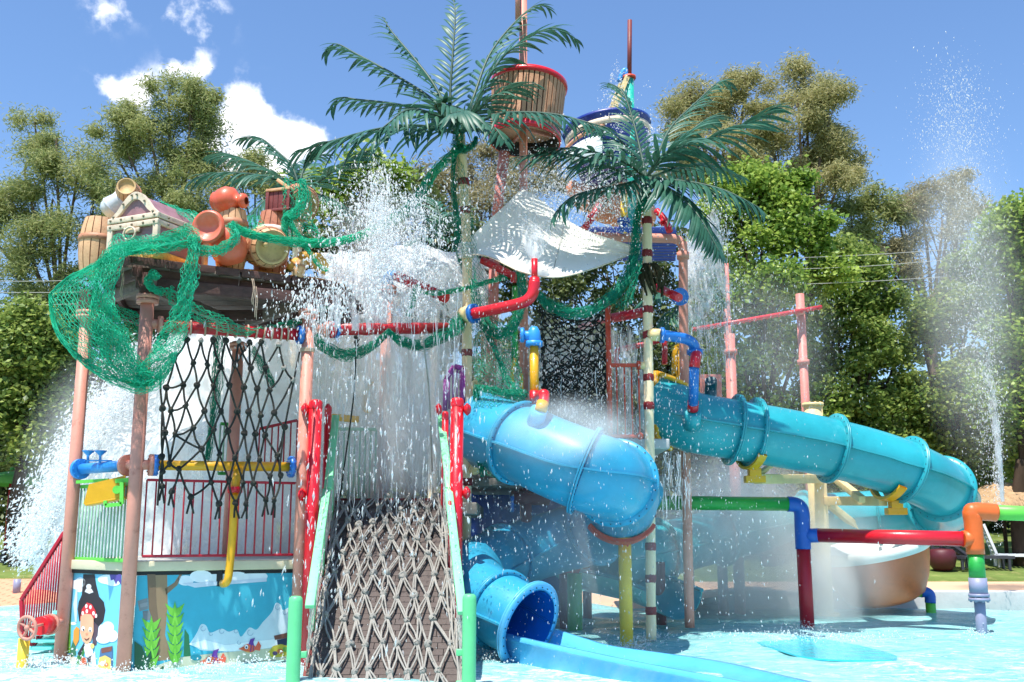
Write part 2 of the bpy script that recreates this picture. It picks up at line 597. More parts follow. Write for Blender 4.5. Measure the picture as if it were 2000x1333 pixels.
def fast_mesh(name, V, F, mats, smooth=False, attrs=None):
    V, F = np.asarray(V, np.float32), np.asarray(F, np.int32)
    me = bpy.data.meshes.new(name)
    me.vertices.add(len(V))
    me.vertices.foreach_set("co", V.ravel())
    k = F.shape[1]
    me.loops.add(F.size)
    me.loops.foreach_set("vertex_index", F.ravel())
    me.polygons.add(len(F))
    me.polygons.foreach_set("loop_start", np.arange(0, F.size, k, dtype=np.int32))
    me.polygons.foreach_set("loop_total", np.full(len(F), k, np.int32))
    me.polygons.foreach_set("use_smooth", np.full(len(F), smooth, bool))
    for a, val in (attrs or {}).items():
        at = me.attributes.new(a, 'FLOAT', 'POINT')
        at.data.foreach_set("value", np.asarray(val, np.float32))
    for m in (mats if isinstance(mats, (list, tuple)) else [mats]):
        me.materials.append(M[m] if isinstance(m, str) else m)
    me.update(calc_edges=True)
    return me


def link_mesh(name, me, parent=None, loc=(0, 0, 0), **kw):
    o = bpy.data.objects.new(name, me)
    COL.objects.link(o)
    if parent is not None:
        o.parent = parent
        o['_o'] = parent['_o']
        o.location = Vector(loc) - Vector(parent['_o'])
    else:
        o.location = loc
        o['_o'] = tuple(loc)
    return tag(o, **kw)


def seg_tubes(segs, r, n=3):
    """segs (k,2,3) -> verts, quads of thin prisms"""
    segs = np.asarray(segs, float)
    a, b = segs[:, 0], segs[:, 1]
    d = b - a
    L = np.linalg.norm(d, axis=1, keepdims=True)
    d = d / np.maximum(L, 1e-9)
    h = np.where(np.abs(d[:, 2:3]) < .9, np.array([[0, 0, 1.]]), np.array([[1., 0, 0]]))
    u = np.cross(d, h)
    u /= np.maximum(np.linalg.norm(u, axis=1, keepdims=True), 1e-9)
    w = np.cross(d, u)
    r = np.broadcast_to(np.asarray(r, float).reshape(-1, 1), (len(segs), 1))
    V = []
    for p in (a, b):
        for j in range(n):
            t = 2 * math.pi * j / n
            V.append(p + (u * math.cos(t) + w * math.sin(t)) * r)
    V = np.stack(V, 1).reshape(-1, 3)
    k = len(segs)
    base = (np.arange(k) * 2 * n)[:, None]
    F = np.concatenate([base + np.array([[j, (j + 1) % n, n + (j + 1) % n, n + j]]) for j in range(n)], 0)
    return V, F


def upsample(P, nu, nv):
    """control grid (list of rows of points) -> (nu,nv,3) by Catmull-Rom in both directions"""
    A = np.array([[tuple(p) for p in row] for row in P], float)

    def cr(A, n):
        m = len(A)
        t = np.linspace(0, m - 1, n)
        i = np.clip(t.astype(int), 0, m - 2)
        f = (t - i)[:, None, None]
        g = lambda k: A[np.clip(i + k, 0, m - 1)]
        p0, p1, p2, p3 = g(-1), g(0), g(1), g(2)
        return 0.5 * (2 * p1 + (p2 - p0) * f + (2 * p0 - 5 * p1 + 4 * p2 - p3) * f ** 2 + (3 * p1 - p0 - 3 * p2 + p3) * f ** 3)
    A = cr(A, nu)
    return cr(A.transpose(1, 0, 2), nv).transpose(1, 0, 2)


def net_lines(P, nu, nv, jit=.006, fold=0.0, ffreq=9.0, seed=0):
    """diamond meshes of a netting sheet that hangs over control grid P"""
    rg = np.random.default_rng(seed)
    A = upsample(P, nu, nv)
    if fold:
        nx = np.linspace(0, 1, nu)[:, None]
        ny = np.linspace(0, 1, nv)[None, :]
        ph = np.sin(nx * ffreq * 6.28 + 2.5 * np.sin(ny * 4 + seed)) * fold
        A[..., 1] += ph
        A[..., 0] += np.cos(nx * ffreq * 6.28 * .7 + seed + ny * 3) * fold * .5
    A += rg.normal(0, jit, A.shape)
    sg = []
    for (di, dj) in ((1, 1), (1, -1)):
        for i in range(nu - 1):
            for j in range(nv):
                if (i + j) % 2 == 0 and di == 1 and dj == 1 and j + 1 < nv:
                    sg.append((A[i, j], A[i + 1, j + 1]))
                if (i + j) % 2 == 0 and di == 1 and dj == -1 and j - 1 >= 0:
                    sg.append((A[i, j], A[i + 1, j - 1]))
    return np.array([[tuple(a), tuple(b)] for a, b in sg])


def bundle_lines(path, rad, strands=40, wob=.5, seed=0, k=6):
    """a gathered rope of netting along a path: many strands that wander inside its width"""
    rg = np.random.default_rng(seed)
    pts = smooth_path(path, k)
    n = len(pts)
    F = frames(pts)
    rr = [rad] * n if not hasattr(rad, '__len__') else list(np.interp(np.linspace(0, 1, n), np.linspace(0, 1, len(rad)), rad))
    out = []
    for s in range(strands):
        a = rg.uniform(0, 6.28)
        q = math.sqrt(rg.uniform(.05, 1))
        fr = rg.uniform(1.5, 5) * rg.choice([-1, 1])
        ph = rg.uniform(0, 6.28)
        prev = None
        for i in range(n):
            t = i / (n - 1)
            aa = a + wob * math.sin(fr * t * 6.28 + ph) + rg.normal(0, .22)
            rq = rr[i] * q * (1 + .22 * math.sin(fr * 1.7 * t * 6.28 + ph * 2)) + rg.normal(0, rr[i] * .08)
            p = pts[i] + F[i][0] * (math.cos(aa) * rq) + F[i][1] * (math.sin(aa) * rq)
            if prev is not None:
                out.append((tuple(prev), tuple(p)))
            prev = p
    return np.array(out)


print("helpers ok")

# ------------------------------------------------------------------ the setting: water, ground, paving
def zg(x, y):
    """height of the land beyond the pool"""
    if y < 27.5:
        return .36
    z = .36 + .085 * (min(y, 46) - 27.5)
    if y > 46:
        z += .02 * (y - 46)
    return z


def sstep(a, b, x):
    t = min(1, max(0, (x - a) / (b - a)))
    return t * t * (3 - 2 * t)


def zdeck(x, y):
    right = .35
    left = -.12 + .48 * min(1, max(0, (y - 22.9) / 4.6))
    k = sstep(2.5, 5, x)
    return left * (1 - k) + right * k


def water_mat():
    m = bpy.data.materials.new("pool_water_surface")
    m.use_nodes = True
    N = NT(m)
    co = N.n("ShaderNodeTexCoord")
    mp = N.n("ShaderNodeMapping")
    mp.inputs["Scale"].default_value = (.8, 1.0, 1)
    N.l(co.outputs["Object"], mp.inputs["Vector"])

    def noi(scale, detail, rough, dist=0.0):
        n = N.n("ShaderNodeTexNoise")
        n.inputs["Scale"].default_value, n.inputs["Detail"].default_value = scale, detail
        n.inputs["Roughness"].default_value, n.inputs["Distortion"].default_value = rough, dist
        N.l(mp.outputs["Vector"], n.inputs["Vector"])
        return n.outputs["Fac"]

    def mth(op, a, b, clamp=False):
        n = N.n("ShaderNodeMath", operation=op, use_clamp=clamp)
        for i, v in enumerate((a, b)):
            if isinstance(v, (int, float)):
                n.inputs[i].default_value = v
            else:
                N.l(v, n.inputs[i])
        return n.outputs[0]
    big, fine = noi(.55, 5, .6, .6), noi(7.0, 7, .72, .8)
    at = N.n("ShaderNodeAttribute", attribute_name="foam")
    f = mth('ADD', mth('MULTIPLY', mth('SUBTRACT', big, .5), 1.1), mth('MULTIPLY', mth('SUBTRACT', fine, .5), 1.7))
    f = mth('ADD', f, at.outputs["Fac"])
    mr = N.n("ShaderNodeMapRange")
    mr.interpolation_type = 'SMOOTHSTEP'
    mr.inputs["From Min"].default_value, mr.inputs["From Max"].default_value = .30, .82
    N.l(f, mr.inputs["Value"])
    rp = N.n("ShaderNodeValToRGB")
    rp.color_ramp.elements[0].position, rp.color_ramp.elements[1].position = .36, .62
    rp.color_ramp.elements[0].color = rgba(S(98, 176, 182))
    rp.color_ramp.elements[1].color = rgba(S(172, 218, 216))
    mp2 = N.n("ShaderNodeMapping")
    mp2.inputs["Scale"].default_value = (.55, 1.7, 1)
    N.l(co.outputs["Object"], mp2.inputs["Vector"])
    rip = N.n("ShaderNodeTexNoise")
    rip.inputs["Scale"].default_value, rip.inputs["Detail"].default_value, rip.inputs["Roughness"].default_value, rip.inputs["Distortion"].default_value = 3.4, 6, .62, 1.2
    N.l(mp2.outputs["Vector"], rip.inputs["Vector"])
    N.l(mth('ADD', mth('MULTIPLY', rip.outputs["Fac"], .6), mth('MULTIPLY', fine, .4)), rp.inputs["Fac"])  # light glints and darker troughs of the ripples put into the base colour
    mx = N.n("ShaderNodeMix", data_type='RGBA')
    N.l(mr.outputs["Result"], mx.inputs["Factor"])
    N.l(rp.outputs["Color"], mx.inputs["A"])
    mx.inputs["B"].default_value = (.86, .9, .9, 1)
    N.l(mx.outputs["Result"], N.b.inputs["Base Color"])
    rg = N.n("ShaderNodeMapRange")
    rg.inputs["To Min"].default_value, rg.inputs["To Max"].default_value = .22, .6
    N.l(mr.outputs["Result"], rg.inputs["Value"])
    N.l(rg.outputs["Result"], N.b.inputs["Roughness"])
    N.b.inputs["IOR"].default_value = 1.33
    N.b.inputs["Specular IOR Level"].default_value = .3
    h = mth('ADD', mth('MULTIPLY', noi(3.2, 6, .65, .5), .6), mth('MULTIPLY', noi(11, 4, .6), .4))
    bp = N.n("ShaderNodeBump")
    bp.inputs["Strength"].default_value, bp.inputs["Distance"].default_value = .8, .12
    N.l(h, bp.inputs["Height"])
    N.l(bp.outputs["Normal"], N.b.inputs["Normal"])
    return m


M['water'] = water_mat()
FOAMS = [(-6.5, 13.5, 3.2, .36), (-9, 16, 4, .42), (-1.2, 11, 1.6, .3), (.5, 11.2, 1.4, .36), (3, 11.0, 2.6, .2), (5.5, 12.2, 2.4, .16), (-3.5, 11, 2.2, .34), (-7, 11, 3, .28),
         (1.2, 13.2, 1.2, .2), (6.5, 15, 2.5, .12), (9, 18, 3, .08), (3.5, 14, 1.6, .12), (-10, 21, 4, .5)]


def make_water():
    xs = np.linspace(-15, 15.5, 170)
    ys = np.concatenate([np.linspace(1.5, 9, 12)[:-1], np.linspace(9, 24.2, 150)])
    X, Y = np.meshgrid(xs, ys)
    Z = np.zeros_like(X)
    rg = np.random.default_rng(3)
    for k in range(26):
        a, f = rg.uniform(0, 6.28), rg.uniform(1.2, 7)
        Z += .016 / f ** .8 * np.sin((X * math.cos(a) + Y * math.sin(a)) * f + rg.uniform(0, 6.28))
    fo = np.zeros_like(X)
    for (x, y, r, w) in FOAMS:
        fo += w * np.exp(-((X - x) ** 2 + (Y - y) ** 2) / r ** 2)
    fo = np.minimum(fo, .36) + .06
    V = np.stack([X, Y, Z], -1).reshape(-1, 3)
    nx = len(xs)
    i = np.arange(len(ys) - 1)[:, None] * nx + np.arange(nx - 1)[None, :]
    i = i.ravel()
    F = np.stack([i, i + 1, i + nx + 1, i + nx], 1)
    link_mesh("pool_water", fast_mesh("pool_water", V, F, 'water', True, {"foam": fo.ravel()}), kind='structure')


make_water()

mb = MB()
mb.add([(-16, 1, -.45), (16, 1, -.45), (16, 24.5, -.45), (-16, 24.5, -.45)], [(0, 1, 2, 3)])
mb.build("pool_floor", flat("pool_floor_paint", S(120, 205, 214)), kind='structure')


def lawn_mat():
    m = mat("lawn_turf", S(104, 120, 62), .95, .3, .9, .6, 22, S(176, 158, 108), .5, spec=.1)
    return m


M['lawn'] = lawn_mat()


def ground():
    ys = [-80, -20, 0, 1.4, 24.6, 27.4, 27.5, 30, 33, 36, 39, 42, 46, 52, 60, 75, 95, 130, 200, 330]
    xs = [-260, -140, -80, -50, -36, -26, -18, -15.6, -8, 0, 8, 15.8, 18, 26, 36, 50, 80, 140, 260]
    P = []
    for x in xs:
        row = []
        for y in ys:
            inside = 1.45 < y < 27.45 and -15.7 < x < 15.9
            z = -.9 if inside else (zg(x, y) - .012 if y > 27 else .2)
            if y == 27.4 and abs(x) < 26:
                z = -.9 if inside else .3
            row.append((x, y, z))
        P.append(row)
    b = MB().grid(P)
    b.f = [tuple(reversed(f)) for f in b.f]
    return b.build("lawn", 'lawn', kind='structure')


ground()

# paving round the far end of the pool, with its kerb
xs = np.linspace(-18, 16.5, 40)
P = [[(x, y, zdeck(x, y)) for y in (22.7, 23.3, 24.5, 26, 27.6)] for x in xs]
mb = MB().grid(P)
mb.f = [tuple(reversed(f)) for f in mb.f]
deck = mb.build("pool_deck", ['mortar'], kind='structure')
bmb = MB().box((0, 0, 0), (.43, .205, .05), bev=.008)
BR = mesh_of(bmb, "brick", 'brick')
Rz = Matrix.Rotation
for j in range(20):
    for i in range(10):
        x = -14.9 + i * .45 + (j % 2) * .22
        y = 23.75 + j * .222
        if x > -10.3:
            continue
        z = zdeck(x, y) + .004
        inst("brick", BR, deck, Matrix.Translation((x, y, z)) @ Rz(math.atan(.48 / 4.6), 4, 'X') @ Rz(random.uniform(-.02, .02), 4, 'Z'))
mb = MB()
mb.bar((4.6, 22.95, .13), (16.6, 22.55, .13), .34, .5, bev=.03)
mb.build("pool_kerb", 'concrete', kind='structure')
for k in range(8):
    pass

# hills far off behind the trees
P = []
for i in range(41):
    x = -330 + i * 16.5
    row = []
    for (y, h) in ((95, 0), (130, .55), (170, 1.0), (240, .9), (330, 0)):
        hh = 17 * math.exp(-((x + 90) / 90) ** 2) + 10 * math.exp(-((x - 150) / 80) ** 2) + 5
        row.append((x, y, zg(x, y) - 1 + h * hh * (1 + .25 * noise.noise((x * .03, y * .03, 1)))))
    P.append(row)
mb = MB().grid(P)
mb.f = [tuple(reversed(f)) for f in mb.f]
mb.build("hill", mat("wooded_hill", S(58, 78, 44), .95, .5, .16, .9, .8, S(36, 52, 30), .6, spec=.05), kind='structure')


# ------------------------------------------------------------------ trees
def leaf_mat(name, cols, transl=.35, rough=.45):
    m = bpy.data.materials.new(name)
    m.use_nodes = True
    N = NT(m)
    at = N.n("ShaderNodeAttribute", attribute_name="rnd")
    rp = N.n("ShaderNodeValToRGB")
    el = rp.color_ramp.elements
    while len(el) < len(cols):
        el.new(.5)
    for i, c in enumerate(cols):
        el[i].position = i / (len(cols) - 1)
        el[i].color = rgba(c)
    N.l(at.outputs["Fac"], rp.inputs["Fac"])
    N.l(rp.outputs["Color"], N.b.inputs["Base Color"])
    N.b.inputs["Roughness"].default_value = rough
    N.b.inputs["Specular IOR Level"].default_value = .35
    tr = N.n("ShaderNodeBsdfTranslucent")
    hs = N.n("ShaderNodeHueSaturation")
    hs.inputs["Value"].default_value = 1.35
    hs.inputs["Saturation"].default_value = .95
    N.l(rp.outputs["Color"], hs.inputs["Color"])
    N.l(hs.outputs["Color"], tr.inputs["Color"])
    ms = N.n("ShaderNodeMixShader")
    ms.inputs[0].default_value = transl
    N.l(N.b.outputs[0], ms.inputs[1])
    N.l(tr.outputs[0], ms.inputs[2])
    N.l(ms.outputs[0], N.t.nodes["Material Output"].inputs["Surface"])
    return m


M['leaf_euc'] = leaf_mat("eucalypt_leaf", [S(98, 118, 66), S(140, 152, 92), S(176, 178, 120), S(128, 138, 80)], .42)
M['leaf_euctan'] = leaf_mat("tan_eucalypt_leaf", [S(118, 124, 76), S(156, 154, 100), S(188, 180, 130), S(134, 140, 88)], .42)
M['leaf_maple'] = leaf_mat("bright_broad_leaf", [S(66, 96, 34), S(116, 148, 56), S(172, 190, 88), S(90, 122, 44)])
M['leaf_maple2'] = leaf_mat("mid_broad_leaf", [S(64, 88, 40), S(106, 132, 58), S(158, 172, 88), S(84, 110, 48)])
M['leaf_dark'] = leaf_mat("dark_thicket_leaf", [S(46, 62, 34), S(74, 92, 48), S(112, 122, 68), S(58, 74, 40)], .3)
M['leaf_grey'] = leaf_mat("grey_green_leaf", [S(108, 108, 80), S(152, 146, 108), S(176, 164, 126), S(122, 122, 86)])


def leaves(centres, sig, n, L, Wd, droop, rg, flat_up=.0):
    """n leaf blades scattered round clump centres; returns verts, quads, rnd"""
    C = np.asarray(centres)
    idx = rg.integers(0, len(C), n)
    s = np.asarray(sig)
    s = s[idx][:, None] if s.ndim else s
    p = C[idx] + rg.normal(0, 1, (n, 3)) * s * np.array([1, 1, .8])
    d = rg.normal(0, 1, (n, 3))
    d[:, 2] = d[:, 2] * .6 - droop
    d /= np.linalg.norm(d, axis=1, keepdims=True)
    h = rg.normal(0, 1, (n, 3))
    h[:, 2] += flat_up
    w = np.cross(d, h)
    w /= np.maximum(np.linalg.norm(w, axis=1, keepdims=True), 1e-6)
    ll = L * rg.uniform(.6, 1.35, (n, 1))
    ww = Wd * rg.uniform(.7, 1.3, (n, 1)) * .5
    nn = np.cross(w, d)
    cup = rg.uniform(-.05, .12, (n, 1)) * ll
    V = np.stack([p, p + d * ll * .45 + w * ww + nn * cup, p + d * ll, p + d * ll * .45 - w * ww + nn * cup], 1).reshape(-1, 3)
    F = np.arange(4 * n).reshape(-1, 4)
    r = np.repeat(np.clip(rg.normal(.5, .2, n) + .16 * np.sin(idx * 12.9898), 0, 1), 4)
    return V, F, r


TREE_N = [0]


def tree(name, label, bx, Y, blobs, n, L, Wd, leaf, bark='bark', trunk_r=.22, droop=.5, clump=.42, group=None, cat='tree', fork=.35, flat_up=0.0, dens=3.0, grow=1.06):
    """blobs: (px, py, rx_px, ry_px[, dY]) crown masses as they stand at distance Y"""
    TREE_N[0] += 1
    rg = np.random.default_rng(100 + TREE_N[0])
    x0 = W(bx, 1040, Y).x
    z0 = zg(x0, Y) - .1
    root = thing(name, (x0, Y, z0), label, cat, group)
    pxm = Y / 2000.0 * grow
    cs, sg, limbs = [], [], MB()
    bl = []
    for b in blobs:
        px, py, rx, ry = b[:4]
        dY = b[4] if len(b) > 4 else rg.uniform(-.5, .5) * rx * pxm
        c = W(px, py, Y + dY)
        bl.append((c, rx * pxm, ry * pxm))
    top = max(c.z for c, _, _ in bl)
    low = min(c.z - rz * .3 for c, _, rz in bl)
    xm = sum(c.x for c, _, _ in bl) / len(bl)
    ym = sum(c.y for c, _, _ in bl) / len(bl)
    ft = Vector((x0 * (1 - fork) + xm * fork, Y * (1 - fork) + ym * fork, max(z0 + .8, z0 + (low - z0) * .8 + .4)))
    b0 = Vector((x0, Y, z0))
    mid = (b0 + ft) / 2 + Vector((rg.uniform(-.2, .2), 0, 0))
    pts = smooth_path([b0, mid, ft], 5)
    limbs.tube(pts, list(np.linspace(trunk_r * 1.25, trunk_r * .8, len(pts))), 9)
    for (c, rx, rz) in bl:
        vol = rx * rz
        nc = int(max(6, dens * vol / (clump * clump) * .55))
        br = trunk_r * min(.62, .25 + .1 * rx)
        m1 = ft.lerp(c, .45) + Vector((rg.uniform(-.3, .3) * rx * .4, rg.uniform(-.3, .3), rx * .1))
        e = c + Vector((0, 0, rz * .5))
        lp = smooth_path([ft - Vector((0, 0, .15)), m1, c, e], 4)
        limbs.tube(lp, list(np.linspace(br, .018, len(lp))), 6, False)
        u = rg.normal(0, 1, (nc, 3))
        u /= np.linalg.norm(u, axis=1, keepdims=True)
        rad = rg.uniform(.12, 1.0, (nc, 1)) ** .55
        q = np.array(c) + u * rad * np.array([rx, rx * .85, rz])
        cs.append(q)
        sg.append(np.full(nc, clump * .42) * rg.uniform(.65, 1.4, nc))
        for k in range(0, nc, max(1, nc // 16)):
            t = rg.uniform(.35, 1.0)
            a = m1.lerp(e, t)
            en = Vector(q[k])
            mm = a.lerp(en, .5) + Vector((0, 0, .12 * (en - a).length))
            limbs.tube(smooth_path([a, mm, en], 3), list(np.linspace(max(.014, br * .3), .007, 7)), 5, False)
    limbs.build("trunk", bark, root)
    V, F, r = leaves(np.concatenate(cs), np.concatenate(sg), n, L, Wd, droop, rg, flat_up)
    V = V - np.array(root['_o'])
    o = link_mesh("crown", fast_mesh("crown", V, F, leaf, False, {"rnd": r}))
    o.parent = root
    return root


EG, MG = 'tall eucalypts behind the water park', 'broad-leaved trees beyond the pool'
tree("eucalyptus_tree", "feathery olive eucalyptus with open branches at the far left edge of the sky", 120, 44,
     [(70, 260, 42, 50), (110, 300, 62, 60), (50, 350, 62, 62), (150, 350, 62, 66), (100, 420, 80, 60), (25, 420, 50, 70), (180, 420, 50, 60), (60, 490, 60, 50), (-40, 430, 70, 100), (20, 530, 60, 50)],
     40000, .24, .046, 'leaf_euc', clump=.8, trunk_r=.24, group=EG, dens=2.2, grow=1.14)
tree("eucalyptus_tree", "tallest olive eucalyptus behind the treasure chest, in front of the white cloud", 350, 42,
     [(375, 185, 44, 40), (330, 200, 50, 50), (405, 225, 36, 44), (290, 250, 60, 55), (370, 270, 62, 50), (225, 240, 44, 60), (235, 320, 62, 60), (310, 340, 60, 50), (400, 320, 34, 54), (220, 390, 50, 46), (360, 385, 40, 34), (275, 400, 44, 40)],
     40000, .24, .046, 'leaf_euc', clump=.75, trunk_r=.24, group=EG, fork=.5, dens=2.2, grow=1.12)
tree("eucalyptus_tree", "small olive eucalypt tip behind the palm crown at the roof", 500, 46,
     [(500, 318, 40, 26), (470, 350, 44, 34), (530, 370, 50, 40), (420, 400, 60, 40)], 6500, .28, .06, 'leaf_euc', clump=.7, trunk_r=.16, group=EG, dens=2.0)
tree("eucalyptus_tree", "dusky eucalyptus seen between the tall palm trunk and the crow's nest", 950, 46,
     [(960, 310, 62, 40), (920, 340, 50, 44), (1000, 360, 70, 60), (940, 420, 80, 60), (860, 340, 40, 34), (1060, 330, 50, 50), (880, 430, 70, 60)], 17000, .28, .062, 'leaf_grey', clump=.8, trunk_r=.25, group=EG, dens=2.4)
tree("eucalyptus_tree", "tan-tinged eucalyptus right behind the right palm crown", 1440, 44,
     [(1460, 170, 44, 34), (1420, 210, 70, 50), (1350, 200, 44, 36), (1320, 260, 50, 50), (1400, 290, 80, 60), (1480, 270, 60, 60), (1330, 330, 50, 40), (1450, 340, 80, 40)],
     44000, .22, .045, 'leaf_euctan', clump=.7, trunk_r=.26, group=EG, fork=.5, dens=2.7, grow=1.22)
tree("eucalyptus_tree", "tallest tan eucalyptus with rounded tufts on the right", 1600, 43,
     [(1570, 160, 36, 34), (1620, 200, 40, 34), (1560, 220, 50, 46), (1640, 270, 56, 46), (1570, 300, 76, 60), (1650, 330, 44, 46), (1510, 300, 44, 60), (1600, 370, 70, 44), (1540, 390, 50, 50)],
     46000, .22, .045, 'leaf_euctan', clump=.66, trunk_r=.26, group=EG, fork=.4, dens=2.7, grow=1.25)
tree("eucalyptus_tree", "sparse green eucalypt with bare branches in the gap of sky", 1690, 45,
     [(1715, 395, 38, 28), (1660, 400, 34, 40), (1700, 440, 54, 40), (1650, 470, 44, 50), (1740, 420, 24, 34)], 8000, .28, .06, 'leaf_euc', clump=.7, trunk_r=.16, group=EG, dens=2.0)
tree("eucalyptus_tree", "greyish brown eucalyptus veiled by the high fountain spray", 1840, 46,
     [(1860, 370, 50, 34), (1800, 400, 50, 40), (1890, 400, 36, 40), (1760, 450, 60, 50), (1840, 450, 70, 50), (1720, 500, 60, 50), (1800, 530, 70, 50), (1890, 500, 50, 60), (1770, 600, 80, 50), (1870, 600, 60, 60)],
     28000, .24, .05, 'leaf_grey', clump=.75, trunk_r=.28, group=EG, dens=2.2)

tree("plane_tree", "bright green broad-leaved tree right of the right palm", 1500, 31,
     [(1490, 360, 60, 40), (1430, 370, 50, 50), (1540, 400, 66, 60), (1450, 450, 80, 70), (1560, 470, 80, 70), (1400, 520, 60, 80), (1500, 560, 90, 70), (1590, 560, 70, 70), (1420, 650, 80, 80), (1530, 660, 80, 80), (1450, 770, 90, 70), (1550, 790, 80, 70)],
     54000, .175, .115, 'leaf_maple', 'barkdark', .2, .25, .62, MG, flat_up=1.1, dens=3.0)
tree("plane_tree", "mid green broad-leaved tree behind the red crossbar and pink mast", 1660, 33,
     [(1660, 500, 54, 44), (1690, 560, 66, 60), (1630, 600, 60, 60), (1720, 640, 70, 66), (1640, 690, 80, 70), (1740, 730, 80, 70), (1640, 800, 90, 70), (1740, 830, 80, 70), (1690, 900, 110, 60), (1590, 880, 80, 60)],
     48000, .17, .11, 'leaf_maple2', 'barkdark', .2, .25, .62, MG, flat_up=1.1, dens=3.0)
tree("plane_tree", "sunlit broad-leaved tree at the right edge of the picture", 1990, 31,
     [(1975, 430, 44, 40), (2020, 480, 60, 70), (1960, 520, 46, 60), (2010, 600, 70, 70), (1965, 660, 50, 70), (2030, 720, 70, 80), (1970, 790, 60, 70), (2020, 860, 80, 70), (2060, 560, 70, 90)],
     34000, .175, .115, 'leaf_maple', 'barkdark', .2, .25, .62, MG, flat_up=1.1, dens=3.0)
tree("plane_tree", "hazy broad-leaved tree standing behind the thin fountain jet", 1860, 34,
     [(1850, 600, 60, 60), (1900, 540, 50, 60), (1800, 660, 70, 60), (1880, 690, 80, 70), (1820, 760, 80, 70), (1900, 800, 80, 70), (1800, 860, 80, 60), (1880, 890, 80, 60)],
     34000, .17, .11, 'leaf_maple2', 'barkdark', .2, .25, .62, MG, flat_up=1.1, dens=3.0)
tree("plane_tree", "leafy broad-leaved tree low at the left edge behind the green net", 40, 31,
     [(60, 640, 56, 36), (20, 660, 60, 60), (90, 700, 56, 50), (40, 740, 80, 60), (110, 780, 56, 50), (-40, 720, 80, 90), (20, 820, 80, 50), (90, 860, 60, 40)],
     32000, .175, .12, 'leaf_maple2', 'barkdark', .2, .25, .62, MG, flat_up=1.1, dens=2.8)
tree("plane_tree", "yellow-green tree top poking above the splash beside the tall palm", 730, 36,
     [(735, 325, 36, 34), (700, 345, 40, 30), (765, 350, 34, 36), (720, 400, 70, 40), (600, 360, 30, 26), (640, 400, 60, 40)], 9500, .25, .17, 'leaf_maple', 'barkdark', .18, .25, .6, MG, flat_up=1.1, dens=2.6)
tree("plane_tree", "dark leafy tree behind the falling water in the middle", 800, 40,
     [(820, 370, 50, 40), (780, 440, 90, 60), (680, 450, 90, 60), (880, 480, 90, 70), (760, 540, 100, 70), (600, 480, 80, 70), (960, 520, 90, 80), (860, 600, 100, 80), (680, 600, 100, 80)],
     22000, .26, .17, 'leaf_dark', 'barkdark', .25, .25, .75, MG, flat_up=1., dens=2.8)
tree("thicket_tree", "dark drooping conifer-like tree left of the falling water", 210, 40,
     [(190, 560, 70, 60), (130, 590, 70, 50), (250, 640, 70, 70), (170, 690, 80, 70), (240, 760, 80, 70), (160, 800, 80, 70), (220, 880, 90, 60), (120, 880, 70, 60), (300, 560, 60, 60), (330, 700, 80, 90)],
     26000, .30, .06, 'leaf_dark', 'barkdark', .25, .9, .75, 'thicket behind the pool', dens=2.8)
tree("thicket_tree", "dark olive thicket behind the spray right of the sail", 1280, 40,
     [(1180, 520, 90, 80), (1280, 500, 80, 80), (1360, 560, 80, 90), (1220, 640, 100, 90), (1330, 700, 90, 90), (1120, 620, 90, 80), (1080, 520, 80, 70), (1050, 700, 100, 90), (1200, 780, 100, 90)],
     26000, .26, .12, 'leaf_dark', 'barkdark', .25, .5, .75, 'thicket behind the pool', dens=2.8)
tree("thicket_tree", "shaded undergrowth trees behind the turquoise slide", 1550, 42,
     [(1480, 900, 120, 90), (1640, 930, 120, 80), (1780, 930, 120, 80), (1900, 930, 110, 80), (2020, 930, 100, 90), (1380, 860, 100, 100), (1560, 830, 120, 90), (1800, 850, 110, 90), (1700, 980, 160, 50), (1950, 1000, 120, 40)],
     34000, .26, .14, 'leaf_dark', 'barkdark', .25, .5, .8, 'thicket behind the pool', dens=2.4)
tree("thicket_tree", "shaded undergrowth trees behind the green parasol", 60, 43,
     [(20, 920, 110, 80), (150, 940, 110, 70), (-60, 850, 110, 100), (90, 850, 100, 80), (240, 960, 110, 60), (0, 1000, 110, 40), (130, 1000, 110, 40)],
     24000, .26, .14, 'leaf_dark', 'barkdark', .25, .5, .8, 'thicket behind the pool', dens=2.4)


def far_wood():
    rg = np.random.default_rng(55)
    n = 70000
    x = rg.uniform(-75, 75, n)
    y = rg.uniform(56, 74, n)
    ph = np.sin(x * .21) * 2.2 + np.sin(x * .57 + 1) * 1.3 + np.sin(x * 1.3 + 2) * .7
    topz = np.where(x < 0, 11.5, 9.5) + ph
    base = .36 + .085 * 18.5 + .02 * (y - 46)
    z = base + (topz) * rg.uniform(0, 1, n) ** .8
    C = np.stack([x, y, z], 1)
    V, F, r = leaves(C, .4, n, .75, .42, .3, rg, .8)
    link_mesh("far_wood", fast_mesh("far_wood", V, F, 'leaf_dark', False, {"rnd": r}), label="dark wood far behind the water park", cat="wood", kind='stuff')


far_wood()

# power lines between the trees
for k, (ya, yb, lab) in enumerate([(548, 548, "topmost thin power cable crossing the trees at the left"), (570, 571, "middle thin power cable crossing the trees at the left"), (594, 594, "lowest thin power cable crossing the trees at the left")]):
    mb = MB()
    pts = [W(-60, ya, 36), W(40, ya + 2, 36), W(160, yb, 36)]
    mb.tube(smooth_path(pts, 5), .012, 4)
    mb.build("power_cable", 'wire', label=lab, cat="cable", group="power cables at the left")
for k, (ya, yb, lab) in enumerate([(498, 488, "topmost thin power cable in front of the grey tree on the right"), (520, 508, "middle thin power cable in front of the grey tree on the right"), (550, 541, "lowest thin power cable in front of the grey tree on the right")]):
    mb = MB()
    mb.tube(smooth_path([W(1560, ya + 6, 30), W(1700, ya, 30), W(1850, yb, 30)], 5), .009, 4)
    mb.build("power_cable", 'wire', label=lab, cat="cable", group="power cables on the right")

